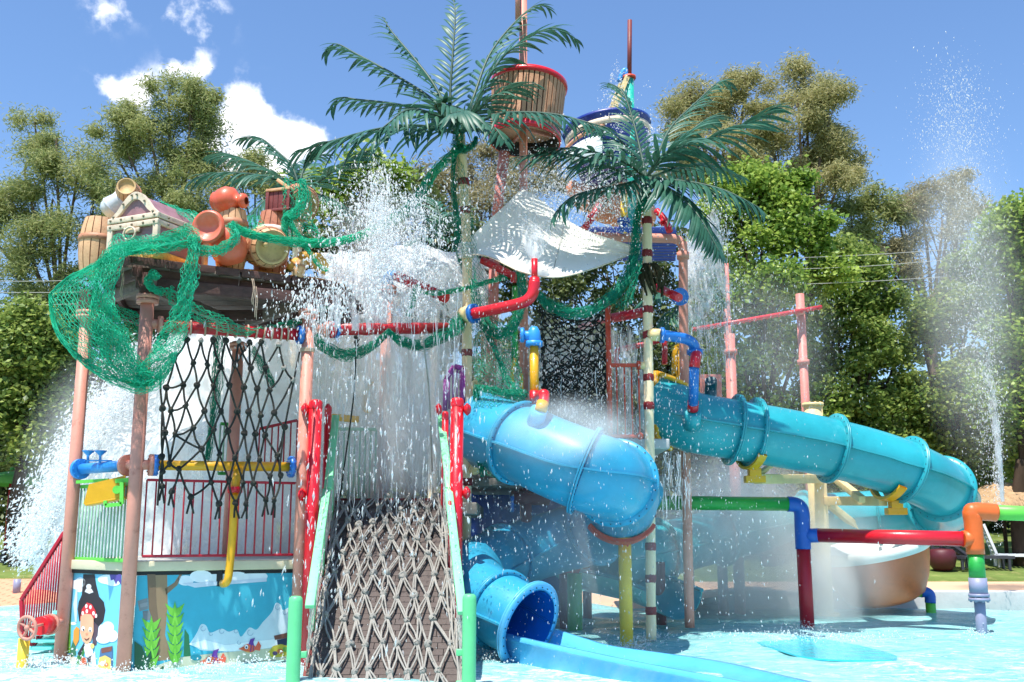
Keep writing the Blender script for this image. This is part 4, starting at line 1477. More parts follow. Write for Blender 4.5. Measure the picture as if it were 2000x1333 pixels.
# ---------------------------------------------------------------- net covered ramp
YB, YT = 10.95, 15.0
RBL, RBR = G(592, 1344, -.06), G(906, 1344, -.06)
YB = RBL.y
RTL, RTR = W(655, 976, YT), W(861, 976, YT)
ramp = thing("climbing_ramp", ((RBL.x + RBR.x) / 2, YB, 0), "brown boarded ramp under a grey knotted rope net", "ramp")
ru = (RTL - RBL)
nrm_r = (RBR - RBL).cross(ru).normalized()
NR, NC = 36, 7
bm_ = MB().box((0, 0, 0), (1, 1, 1), bev=.0)
PLK = mesh_of(MB().box((0, 0, 0), (.965, .93, 1.0), bev=.03), "plank", 'rampwood')
Lr = ru.length
for i in range(-3, NR):
    for j in range(NC):
        t, s = (i + .5) / NR, (j + .5 + (.25 if i % 2 else -.0)) / NC
        if s > 1.03:
            continue
        L_, R_ = RBL.lerp(RTL, t), RBR.lerp(RTR, t)
        p = L_.lerp(R_, s) - nrm_r * (.02 + random.uniform(0, .004))
        xv = (R_ - L_).normalized()
        yv = nrm_r.cross(xv)
        m4 = Matrix((xv, yv, nrm_r)).transposed().to_4x4()
        inst("plank", PLK, ramp, Matrix.Translation(p) @ m4 @ Matrix.Diagonal(((R_ - L_).length / NC, Lr / NR, .035, 1)))
b = MB()
b.bar(RBL.lerp(RTL, -.1) - nrm_r * .1, RTL - nrm_r * .1, .07, .16)
b.bar(RBR.lerp(RTR, -.1) - nrm_r * .1, RTR - nrm_r * .1, .07, .16)
b.bar(RTL - nrm_r * .05, RTR - nrm_r * .05, .08, .12)
b.build("stringer", 'brownred', ramp)
b = MB().grid([[RBL - nrm_r * .062, RTL - nrm_r * .06], [RBR - nrm_r * .06, RTR - nrm_r * .06]])
b.build("underlay", 'wood', ramp)
cn = thing("climbing_net", ((RBL.x + RBR.x) / 2, YB, .05), "pale grey knotted rope net stretched over the boarded ramp", "rope net")
rows_t = []
for py in (980, 1003, 1030, 1060, 1093, 1130, 1172, 1218, 1268, 1322):
    lo_, hi_ = -.1, 1.05
    for _ in range(30):
        md_ = (lo_ + hi_) / 2
        p = RBL.lerp(RTL, md_)
        if p.z > W_PLAIN(0, py, p.y).z:
            hi_ = md_
        else:
            lo_ = md_
    rows_t.append(lo_)
rows_t.append(-.06)
KR = []
for k, t in enumerate(rows_t):
    row = []
    n = 9
    for j in range(n):
        s = (j + (.5 if k % 2 else 0.05)) / n + .03 + random.uniform(-.024, .024)
        p = RBL.lerp(RTL, t + random.uniform(-.016, .016)).lerp(RBR.lerp(RTR, t), s) + nrm_r * random.uniform(.05, .1)
        row.append(p)
    KR.append(row)
rb_ = MB()
for k in range(len(KR) - 1):
    for i, p in enumerate(KR[k]):
        js = (i - 1, i) if k % 2 == 0 else (i, i + 1)
        for j in js:
            if 0 <= j < len(KR[k + 1]):
                q_ = KR[k + 1][j]
                for s in (-1, 1):
                    o_ = Vector((s * random.uniform(.010, .017), 0, 0))
                    mid = (p + q_) / 2 + o_ * 1.4 - nrm_r * .012 + Vector((random.uniform(-.022, .022), 0, 0))
                    rb_.tube(smooth_path([p + o_ * .5, mid, q_ + o_ * .5], 2), .0118, 6, False)
for s, A, B in ((0.035, RBL, RTL), (.965, RBR, RTR)):
    for w in range(3):
        pts = [RBL.lerp(RTL, t).lerp(RBR.lerp(RTR, t), s + .012 * math.sin(t * 14 + w * 2) + .01 * w) + nrm_r * (.09 + .02 * w) for t in np.linspace(-.06, 1, 16)]
        rb_.tube(smooth_path(pts, 2), .013, 6, False)
rb_.build("rope", 'rope', cn)
for row in KR:
    for p in row:
        inst("knot", KL, cn, Matrix.Translation(p) @ Matrix.Rotation(random.uniform(0, 6.28), 4, 'Z') @ Matrix.Rotation(random.uniform(-.6, .6), 4, 'X') @ Matrix.Scale(random.uniform(.72, 1.05), 4))
# handrails of the ramp, flat mint green bars, with white twine side nets
for side, lab in ((0, "left"), (1, "right")):
    pts = [(656, 813, 15.0), (640, 955, 13.2), (638, 957, 13.2), (606, 1178, 11.2)] if side == 0 else [(861, 813, 15.0), (878, 955, 13.2), (876, 957, 13.2), (902, 1190, 11.2)]
    hr = thing("handrail", W(*pts[2]), "mint green flat handrail on the %s side of the boarded ramp" % lab, "handrail", "ramp handrails")
    for a, b in ((0, 1), (2, 3)):
        A, B = W(*pts[a]), W(*pts[b])
        if a == 2:
            B = B + (B - A) * .03
        MB().bar(A, B, .105, .05, bev=.01).build("rail", 'mint', hr)
    top, bot = [W(*pts[0]), W(*pts[1]), W(*pts[3])], [RTL, RBL.lerp(RTL, .56), RBL.lerp(RTL, .06)] if side == 0 else [RTR, RBR.lerp(RTR, .56), RBR.lerp(RTR, .06)]
    top = [top[0], top[0].lerp(top[2], .5), top[2]]
    P = [[top[i].lerp(bot[i], v) + Vector((0, 0, -.03 if v == 0 else 0)) for v in (0, .5, 1)] for i in range(3)]
    sgm = net_lines(P, 70, 13, .006, 0, seed=side)
    V, F = seg_tubes(sgm, .0055)
    o = fast_mesh("side_netting", V - np.array(hr['_o']), F, 'netwhite')
    tag(link_mesh("side_netting", o), kind=None).parent = hr
    for t in (.15, .5, .8):
        MB().cyl(top[0].lerp(top[2], t) - Vector((0, 0, .02)), bot[0].lerp(bot[2], t), .022, 8).build("rail_post", 'mint' if side == 0 else 'redrail', hr)

# tall red posts with round clamps and green bollards
for (x, yt, yb_, Y, rr, lab, cl) in ((617, 780, 1255, 12.9, .088, "tall red post left of the ramp with round side clamps", ((-1, 800), (-1, 967))),
                                    (893, 776, 1180, 13.2, .088, "tall red post right of the ramp with round side clamps", ((1, 800), (1, 963))),
                                    (641, 797, 975, 14.6, .05, "slim red post just behind the left handrail", ((0, 800),)),
                                    (870, 803, 975, 14.6, .05, "slim red post just behind the right handrail", ((-1, 800),))):
    p = W(x, yt, Y)
    root = thing("ramp_post", (p.x, p.y, 0), lab, "post", "red posts beside the ramp")
    b = MB().tube([(p.x, p.y, -.3), (p.x, p.y, p.z - .07)], rr, 18)
    b.lathe([(rr * 1.03, -.03), (rr * 1.05, .05), (rr * .8, .085), (0.001, .1)], (p.x, p.y, p.z - .1), (0, 0, 1), 18)
    b.build("pipe", 'red', root)
    for s, py in cl:
        c = Vector((p.x, p.y, Zat(py, Y))) + Vector((s * (rr + .05), 0, 0))
        b = MB().ball(c, .075, 14, 0, (.75, 1, 1))
        b.flange(c, (1, 0, 0), .085, .03, 0, 0)
        b.build("clamp", 'red', root)
for (x, yt, lab) in ((578, 1164, "mint green bollard at the foot of the ramp, nearest the fish mural"), (917, 1160, "mint green bollard at the foot of the ramp, nearest the blue tube exit")):
    p = W(x, yt, 10.9)
    b = MB().lathe([(.076, -.3 - p.z), (.076, -.06), (.072, -.025), (.05, -.004), (.001, 0)], p, (0, 0, 1), 20)
    o = b.build("bollard", 'bollard', label=lab, cat="bollard", group="bollards at the foot of the ramp")
    bb = MB()
    for zq in (-.62, -.95):
        MB().box(p + Vector((.09 * (1 if x < 700 else -1), .02, zq)), (.1, .06, .07), bev=.01).build("rail_bracket", 'bollard', o)

# platform behind the ramp
zpl = RTL.z - .03
plat = thing("platform", (0, 16.5, zpl - .2), "grey platform at the head of the ramp behind the falling water", "deck")
MB().box(((RTL.x + RTR.x) / 2, 16.7, zpl - .1), (2.6, 3.2, .18), bev=.02).build("floor_slab", 'slab', plat)
railing("railing", "pale slatted railing behind the left end of the ramp head", W(652, 830, 15.6), W(735, 830, 15.7), Zat(838, 15.6), zpl + .05, 9, 'palebar', 'palebar', .012, .03)
mb = MB().bar(W(648, 815, 15.3), W(700, 820, 15.5), .06, .1, bev=.01)
mb.build("rail_bar", 'yellow', label="short yellow bar at the top of the left handrail", cat="bar")
mb = MB().tube(smooth_path([W(728, 745, 16), W(714, 770, 16), W(712, 800, 16), W(728, 805, 16)], 4), .03, 10)
mb.build("grab_rail", 'yellow', label="small bent yellow grab rail dimly seen behind the falling water", cat="grab rail")
# two hanging climbing ropes
for (a, b_, m_, lab) in (((697, 655, 13.2), (664, 972, 14.9), 'ropedark', "dark rope hanging from the red cross pipe over the left of the ramp"), ((826, 655, 13.8), (846, 975, 14.9), 'rope', "pale rope hanging from the red cross pipe over the right of the ramp")):
    A, B = W(*a), W(*b_)
    mb = MB().tube(smooth_path([A, A.lerp(B, .35) + Vector((.04, 0, -.03)), A.lerp(B, .7) + Vector((.02, 0, -.02)), B], 5), .012, 6)
    for k in range(4):
        mb.ball(A + Vector((random.uniform(-.02, .02), -.02, -.03 - k * .035)), .03, 8)
    mb.build("climbing_rope", m_, label=lab, cat="rope", group="ropes over the ramp")

# red pipe right of the post over the ramp
rp2 = thing("water_pipe", W(750, 650, 13.6), "long red sprinkler pipe over the ramp between the salmon post and the tall palm", "pipe")
A, B = P3 + Vector((.26, .08, W_PLAIN(0, 642, P3.y).z)), W(872, 641, 15.3)
MB().tube([A, B], .082, 18).build("pipe", 'redworn', rp2)
dd = (B - A).normalized()
MB().flange(A + dd * .03, dd, .115, .06, 0, 8).build("coupling", 'red', rp2)
MB().flange(A + dd * .1, dd, .118, .05, 0, 8).build("flange", 'blue', rp2)
for t in (.3, .55, .72):
    MB().flange(A.lerp(B, t), dd, .09, .1, 0, 0).build("joint", 'red', rp2)

# centre post with blue elbow and red arm
pc = W(757, 560, 16.4)
p5 = post((pc.x, pc.y), Zat(558, pc.y), .095, "salmon post in the middle of the falling water with a blue elbow on top", capr=.15, z0=1.8)
rp3 = thing("water_pipe", W(760, 545, 16.4), "blue elbow and red arm on top of the middle salmon post", "pipe")
el = smooth_path([W(757, 556, 16.4), W(757, 545, 16.4), W(764, 538, 16.35), W(776, 539, 16.3)], 4)
MB().tube(el, .085, 16).build("elbow", 'lightblue', rp3)
A, B = W(774, 539, 16.3), W(872, 583, 15.8)
MB().tube([A, B], .08, 16).build("pipe", 'redworn', rp3)
for t in (.3, .62):
    MB().flange(A.lerp(B, t), B - A, .09, .05, 0, 0).build("joint", 'red', rp3)

# handwheel valve at the left
pv = W(97, 1220, 12.7)
hv = thing("valve_wheel", W(43, 1296, 12.4), "pink handwheel valve on a red body at the left post", "valve")
cw = W(53, 1227, 12.25)
axw = (pv - cw).normalized()
MB().tube([P2 + Vector((0, 0, pv.z)), pv], .05, 14).build("pipe", 'salmon', hv)
b = MB().flange(pv, axw, .13, .05, 0, 10)
b.build("flange", 'salmon', hv)
MB().tube([pv - axw * .02, pv - axw * .2], .115, 20).build("valve_body", 'red', hv)
x, y_, z_ = axis_frame((.35, 1, .1))
b = MB()
R_ = .135
b.tube([cw + x * math.cos(a) * R_ + y_ * math.sin(a) * R_ for a in np.linspace(0, 6.283, 29)], .021, 8, False)
for k in range(4):
    a = .5 + k * 1.571
    b.tube([cw + z_ * .02, cw + x * math.cos(a) * R_ + y_ * math.sin(a) * R_], .017, 8)
b.ball(cw, .036, 10)
b.tube([cw, cw + z_ * .25], .018, 8)
b.build("handwheel", 'salmon', hv)
q_ = W(43, 1300, 12.4)
MB().tube([(q_.x, q_.y, -.3), (q_.x, q_.y, Zat(1247, 12.4))], .066, 16).build("water_stub", 'yellowcol', label="short yellow pipe stub in the water below the handwheel", cat="pipe")

# stair railing at the left
sr = thing("stair_railing", W(85, 1262, 14), "sloping crimson stair railing left of the pirate mural", "railing", 'metal railings')
A, B, C, D = W(126, 1040, 13.9), W(42, 1172, 14.1), W(44, 1235, 14.1), W(64, 1262, 14.1)
E = W(128, 1180, 13.9)
b = MB().bar(A, B, .05, .05, bev=.008)
b.bar(B, C, .05, .05, up=(1, 0, 0), bev=.008)
b.bar(C, D, .05, .05, up=(1, 0, 0), bev=.008)
b.bar(D, E, .05, .05, bev=.008)
b.build("rail", 'redrail', sr)
for i in range(15):
    t = (i + .6) / 15.5
    p = B.lerp(A, t)
    tt = min(1, max(0, (p.x - D.x) / (E.x - D.x)))
    lo = D.lerp(E, tt) if p.x > D.x else C.lerp(D, max(0, (p.x - C.x) / (D.x - C.x + 1e-6)))
    MB().cyl(Vector((p.x, p.y, lo.z)), p, .012, 8).build("baluster", 'redrail', sr)
mb = MB()
for k in range(6):
    t = k / 6
    p = D.lerp(E, t) + Vector((.1, .35, -.02))
    mb.box(p, (.36, .8, .05), bev=.01)
mb.bar(D + Vector((.25, .1, -.25)), E + Vector((.2, .1, -.2)), .05, .2)
mb.build("stair_step", 'teallight', sr)

# back railings seen through the hanging net
railing("railing", "crimson railing with a chamfered corner seen through the hanging net", W(508, 820, 15.6), W(581, 820, 15.7), Zat(822, 15.6), Zat(918, 15.6), 7, 'redrail', 'redrail', .012, .028, slope=(Zat(838, 15.6), Zat(820, 15.6)))
railing("railing", "small green slatted railing seen through the hanging net", W(428, 880, 15.4), W(452, 880, 15.5), Zat(828, 15.4), Zat(925, 15.4), 4, 'green', 'palebar', .014, .03)

# ---------------------------------------------------------------- treasure props on the roof
STUD = mesh_of(MB().ball((0, 0, 0), .017, 8), 'stud', 'stud')


def stud_ring(pts, r, mi):
    for p in pts:
        inst('stud', STUD, ch, Matrix.Translation(p))


def barrel(name, label, o, axis, L, r, mats, rb=None, hoops=(.16, .84), group='carved barrels on the roof', head=True, nst=14, mh='hoop', tap=False):
    """a cask of separate staves with hoops and a head"""
    root = thing(name, o, label, "barrel", group)
    x, y, z = axis_frame(axis)
    o = Vector(o)
    rr = lambda t: r * (1 - .2 * (2 * t - 1) ** 2)
    for k in range(nst):
        a0, a1 = 2 * math.pi * k / nst + .03, 2 * math.pi * (k + 1) / nst - .03
        b = MB()
        P = []
        for i in range(7):
            t = i / 6
            q = rr(t) * random.uniform(.995, 1.005)
            P.append([o + z * (t * L) + (x * math.cos(a) + y * math.sin(a)) * q for a in (a0, (a0 + a1) / 2, a1)])
        b.grid(P)
        P2 = [[o + z * (t / 6 * L) + (x * math.cos(a) + y * math.sin(a)) * (rr(t / 6) - .02) for a in (a0, a1)] for t in range(7)]
        for e in (0, 1):
            b.grid([[P[i][2 * e], P2[i][e]] for i in range(7)], 0, False)
        b.build("stave", mats[0], root)
    b = MB()
    b.lathe([(rr(i / 6) - .012, i / 6 * L) for i in range(7)], o, z, 20)
    b.build("joint", 'barreljoint', root)
    for h in hoops:
        b = MB().lathe([(rr(h - .05) + .001, (h - .055) * L), (rr(h - .05) + .014, (h - .05) * L), (rr(h + .05) + .014, (h + .05) * L), (rr(h + .05) + .001, (h + .055) * L)], o, z, 28)
        for k in range(8):
            a = k * .785 + .3
            b.ball(o + z * (h * L) + (x * math.cos(a) + y * math.sin(a)) * (rr(h) + .013), .011, 6)
        b.build("hoop", mh, root)
    for e, zz_ in ((0, -1), (1, 1)):
        q = rr(e)
        c = o + z * (e * L)
        b = MB().lathe([(q * .98, 0), (q * .82, .004), (q * .8, -.03), (.001, -.03)], c, z * zz_, 28)
        if tap and e == 1:
            b.lathe([(q * .16, -.03), (q * .16, .0), (q * .1, .02), (.001, .024)], c + x * q * -.42 + y * q * .1, z, 14)
        b.build("head", mats[1], root)
    return root


zt_ = zr + .01
# sand-coloured rock base
def edge_y(px):
    lo_, hi_ = 0.0, 1.0
    for _ in range(30):
        t = (lo_ + hi_) / 2
        p = c1.lerp(c2, t)
        q_ = W_PLAIN(px, 520, p.y)
        if p.x < q_.x:
            lo_ = t
        else:
            hi_ = t
    return c1.lerp(c2, lo_).y


P = []
n = 40
sb = [(330, 500, 11.95), (420, 508, 12.1), (470, 520, 12.3), (540, 535, 12.65), (600, 545, 12.9), (668, 556, 13.25)]
for i in range(n):
    t = i / (n - 1) * (len(sb) - 1)
    k = min(int(t), len(sb) - 2)
    f = t - k
    y0 = sb[k][2] * (1 - f) + sb[k + 1][2] * f
    y0 = edge_y(sb[k][0] * (1 - f) + sb[k + 1][0] * f) + .01
    x0 = W_PLAIN(sb[k][0] * (1 - f) + sb[k + 1][0] * f, 520, y0).x
    row = []
    for j in range(14):
        u = j / 13
        h = .085 * math.sin(min(1, u * 3.2) * 1.57) * (1 + .5 * noise.noise((x0 * 2.2, u * 3, 2))) + .09 * u * (1 - u) * 4 * (.4 + noise.noise((x0 * 1.3, u * 2, 7)))
        row.append((x0 + .05 * noise.noise((x0 * 3, u * 4, 4)), y0 - .02 + u * 1.5 + .05 * noise.noise((x0 * 4, 0, 1)), zt_ - .03 + max(0, h)))
    P.append(row)
mb = MB().grid(P)
mb.f = [tuple(reversed(f)) for f in mb.f]
mb.build("sand_mound", 'sand', label="orange sand-coloured base of the treasure props on the roof edge", cat="sand base")

# chest
cc = W(298, 470, 12.45)
ang = math.radians(-24)
Rch = Matrix.Rotation(ang, 3, 'Z')
ch = thing("treasure_chest", (cc.x, cc.y, zt_), "big treasure chest with cream studded bands and a peaked mauve lid", "chest")
CO = Vector((cc.x + .05, cc.y + .1, W_PLAIN(0, 377, cc.y - .32).z - .79))
cp = lambda x, y, z: CO + Rch @ Vector((x, y, z))
w, d, h = .385, .46, .37
MB().box((CO.x, CO.y, (CO.z + zt_) / 2 - .01), (w * 2.1, d * 2.1, max(.03, CO.z - zt_ + .0)), Rch, 0, .015).build('plinth', 'sand', ch)
MB().box(cp(0, 0, h / 2), (w * 2 - .03, d * 2 - .03, h), Rch).build("box_panel", 'chestpanel', ch)
arch = [(-1, 0), (-.93, .03), (-.72, .12), (-.5, .26), (-.3, .36), (-.12, .41), (0, .42), (.12, .41), (.3, .36), (.5, .26), (.72, .12), (.93, .03), (1, 0)]
lz = h + .1
al = lambda k, s=1.0: [(x * w * s, lz + z_ * .74 * s) for x, z_ in arch]
P = [[cp(x, y, z_) for (x, z_) in al(0, .965)] for y in (-d + .015, -d / 2, 0, d / 2, d - .015)]
b = MB().grid(P)
b.f = [tuple(reversed(f)) for f in b.f]
b.slabpoly([cp(x, -d + .02, z_) for x, z_ in al(0, .96)], Rch @ Vector((0, 1, 0)), .02)
b.build("lid", 'chestpanel', ch)
for yy in (-d, d):
    b = MB()
    for (s0, s1) in ((1.06, .8),):
        o_ = [cp(x * w * s0, yy - .02 * (1 if yy < 0 else -1), lz + z_ * .74 * s0) for x, z_ in arch]
        i_ = [cp(x * w * s1, yy - .02 * (1 if yy < 0 else -1), lz + .005 + z_ * .74 * s1 * .92) for x, z_ in arch]
        o2 = [p + Rch @ Vector((0, .06 * (1 if yy < 0 else -1), 0)) for p in o_]
        b.grid([o_, i_])
        b.grid([o2, o_])
        i2 = [p + Rch @ Vector((0, .05 * (1 if yy < 0 else -1), 0)) for p in i_]
        b.grid([i_, i2])
    b.build("lid_band", 'chesttrim', ch)
b = MB()
for zz_, hh in ((h + .07, .075), (h - .02, .075)):
    b.box(cp(0, -d - .012, zz_), (w * 2 + .09, .05, hh), Rch, 0, .012)
    b.box(cp(w + .012, 0, zz_), (.05, d * 2, hh), Rch, 0, .012)
for xx in (-w, w):
    b.box(cp(xx, -d, h / 2 - .02), (.085, .06, h - .05), Rch, 0, .012)
b.box(cp(w, d, h / 2), (.06, .085, h), Rch, 0, .012)
b.build("corner_band", 'chesttrim', ch)
stud_ring([cp(x * w * .93, -d - .035, lz + .0 + z_ * .74 * .93) for x, z_ in arch[1::2]], .017, 0)
stud_ring([cp(x, -d - .042, zz_) for x in (-.37, -.19, 0, .19, .37) for zz_ in (h + .07, h - .02)], .017, 0)
stud_ring([cp(w + .042, y, zz_) for y in (-.3, 0, .3) for zz_ in (h + .07, h - .02)], .017, 0)
b = MB()
b.box(cp(0, -d - .03, h - .1), (.26, .03, .06), Rch, 0, .01)
rc = cp(0, -d - .05, h - .15)
b.tube([rc + Rch @ Vector((math.cos(a) * .1, -.02, math.sin(a) * .085)) for a in np.linspace(0, 6.283, 20)], .014, 8, False)
b.build("handle", 'chesttrim', ch)

p = W(188, 520, 12.75)
barrel("barrel", "pale carved barrel left of the treasure chest", (p.x, p.y, zt_ - .02), (0.02, 0, 1), W(188, 430, 12.75).z - zt_ + .02, .25, ('barrelwood', 'cask_end'), hoops=(.62,))
# whitish metal pot behind
sp_ = thing("metal_pot", W(222, 425, 12.95), "whitish metal pot tipped over behind the treasure chest", "pot")
o_ = W(208, 416, 12.95)
ax_ = (W(240, 388, 12.9) - o_)
MB().lathe([(.001, -.02), (.11, -.01), (.15, .05), (.16, .14), (.13, .25), (.135, .3), (.11, .31), (.1, .25)], o_, ax_, 24).build("pot_body", 'silver', sp_)
MB().lathe([(.162, .1), (.17, .115), (.162, .13)], o_, ax_, 24).build("pot_rim", 'silver', sp_)
o_ = W(255, 392, 13.1)
barrel("barrel", "tan barrel end peeping out behind the chest lid", o_, (.2, -1, .2), .4, .16, ('barrelwood', 'cask_end'), hoops=(.5,))

# tall jar facing the camera, jug on a barrel
jar = thing("clay_jar", W(440, 515, 12.35), "large terracotta jar leaning with its round mouth facing the viewer", "jar")
o_ = W(452, 508, 12.55)
mth_ = W(408, 444, 12.0)
b = MB().lathe([(.001, -.06), (.15, -.05), (.22, .05), (.25, .17), (.235, .29), (.17, .39), (.12, .44)], o_, (W(436, 440, 12.35) - o_), 30)
b.build("jar_body", 'terracotta', jar)
axm = mth_ - W(440, 462, 12.5)
Lm = axm.length
b = MB().lathe([(.11, -.14), (.11, Lm - .06), (.14, Lm - .03), (.205, Lm - .015), (.222, Lm + .01), (.215, Lm + .035), (.19, Lm + .045)], W(440, 462, 12.5), axm, 30)
b.build("jar_neck", 'terracotta', jar)
MB().lathe([(.192, Lm + .045), (.165, Lm + .042), (.13, Lm + .0), (.08, Lm - .03), (.001, Lm - .04)], W(440, 462, 12.5), axm, 30).build("jar_mouth", 'terracotta_in', jar)
jug = thing("clay_jug", W(450, 412, 12.75), "terracotta jug lying on its side on top of a barrel", "jug")
o_, e_ = W(418, 398, 12.75), W(496, 398, 12.6)
L = (e_ - o_).length
b = MB().lathe([(.001, 0), (.11, 0), (.13, .015), (.125, .05), (.17, .1), (.2, .19), (.185, .29), (.12, .35), (.075, .38), (.085, .41), (.105, .44), (.095, .48), (.05, .5)], o_ + Vector((0, 0, .03)), Vector((1, -.3, -.08)), 30)
b.build("jug_body", 'terracotta', jug)
p = W(452, 470, 12.75)
barrel("barrel", "pale upright barrel under the terracotta jug", (p.x, p.y, zt_), (0, 0, 1), Zat(413, 12.75) - zt_, .215, ('barrelwood', 'cask_end'), hoops=(.25, .78))
o_ = W(505, 482, 13.15)
e_ = W(532, 484, 12.62)
barrel("barrel", "cask lying on its side with a round ochre end and tap", o_, e_ - o_, (e_ - o_).length, .29, ('barrelwood', 'cask_end'), hoops=(.12, .8), tap=True)
p = W(528, 470, 13.3)
barrel("barrel", "reddish upright barrel with a white hoop behind the lying cask", (p.x, p.y, zt_), (.05, 0, 1), Zat(418, 13.3) - zt_, .24, ('barrelred', 'cask_end'), hoops=(.72,), mh='whitehoop')
# crate with an arched barrel behind
cr = thing("crate", W(556, 420, 13.2), "maroon boarded crate with tan trim on top of the reddish barrel", "crate")
Rc = Matrix.Rotation(math.radians(-18), 3, 'Z')
cb = W(554, 420, 13.25)
ctop = Zat(378, 13.25)
hc = ctop - cb.z
for k in range(4):
    MB().box(cb + Rc @ Vector((-.12 + k * .08, -.15, hc / 2)), (.075, .03, hc - .02), Rc, 0, .006).build("plank", 'cratered', cr)
    MB().box(cb + Rc @ Vector((.165, -.11 + k * .08, hc / 2)), (.03, .075, hc - .02), Rc, 0, .006).build("plank", 'cratered', cr)
MB().box(cb + Rc @ Vector((0, 0, hc / 2)), (.3, .28, hc - .03), Rc).build("crate_core", 'black', cr)
for zz_ in (0.02, hc):
    MB().box(cb + Rc @ Vector((0.0, -.01, zz_)), (.38, .36, .04), Rc, 0, .008).build("trim_board", 'barrelwood' if zz_ > .1 else 'cratered', cr)
for sx in (-.165, .165):
    MB().box(cb + Rc @ Vector((sx, -.165, hc / 2)), (.05, .04, hc), Rc, 0, .006).build("corner_board", 'cratered', cr)
o_ = W(575, 392, 13.6)
barrel("barrel", "tipped barrel with a wide round head behind the crate", o_, (.45, -.6, -.35), .34, .27, ('barrelred', 'cask_end'), hoops=(.85,))
MB().bar(W(542, 352, 13.2), W(572, 372, 13.1), .05, .05, bev=.012).build("timber_stub", 'barrelwood', label="short tan timber resting across the crate top", cat="timber")
o_ = W(582, 510, 12.95)
barrel("barrel", "small tan keg half buried in the sand at the roof's wet corner", (o_.x, o_.y, zt_), (.3, -.1, 1), .22, .085, ('barrelwood', 'cask_end'), hoops=(.7,), nst=9)
mb = MB()
for k in range(9):
    c = W(575 + k * 7, 520 - 20 * math.sin(k / 8 * 3.1) + (k % 3) * 5, 13.05 + .03 * k)
    mb.ball(c, .1 + .03 * math.sin(k * 2.1), 12, 0, (1.1, 1, .8))
mb.build("sand_heap", 'sand', label="lumpy orange sand heap beside the small keg", cat="sand heap")
for k, (x, y, L) in enumerate(((202, 530, 24), (236, 520, 60), (492, 545, 50), (497, 560, 60))):
    pts = [W(x, y, 11.85), W(x + 3, y + L * .4, 11.82), W(x - 2 + k, y + L * .8, 11.82), W(x + 1, y + L, 11.84)]
    mb = MB()
    mb.tube(smooth_path(pts, 4), .006, 5)
    mb.tube(smooth_path([p + Vector((.02, 0, -.01 * i)) for i, p in enumerate(pts)], 4), .004, 5)
    mb.build("frayed_cord", 'twine', label=["frayed pale cord hanging under the roof's left edge", "longest frayed pale cord hanging at the roof's front left corner", "loose cord hanging from the middle of the roof's front", "thin trailing cord beside another under the roof's middle"][k], cat="cord", group="frayed cords on the roof edge")


W = W_PLAIN
# ---------------------------------------------------------------- artificial palms
def leaflet_mesh():
    b = MB()
    P = []
    for i in range(6):
        t = i / 5
        wv = .5 * (math.sin(math.pi * min(1, (t * .86 + .14))) ** .7) * .115
        zz_ = -.42 * t ** 2.2
        yy = t * (1 - .12 * t)
        P.append([(-wv, yy, zz_ - wv * .5), (0, yy, zz_ + .0), (wv, yy, zz_ - wv * .5)])
    P[-1] = [(-.003, P[-1][1][1], P[-1][1][2]), P[-1][1], (.003, P[-1][1][1], P[-1][1][2])]
    b.grid(P)
    return b


LFB = leaflet_mesh()
LFM = mesh_of(LFB, "leaflet", 'frond')
LV = np.array(LFB.v)
LF = np.array(LFB.f)


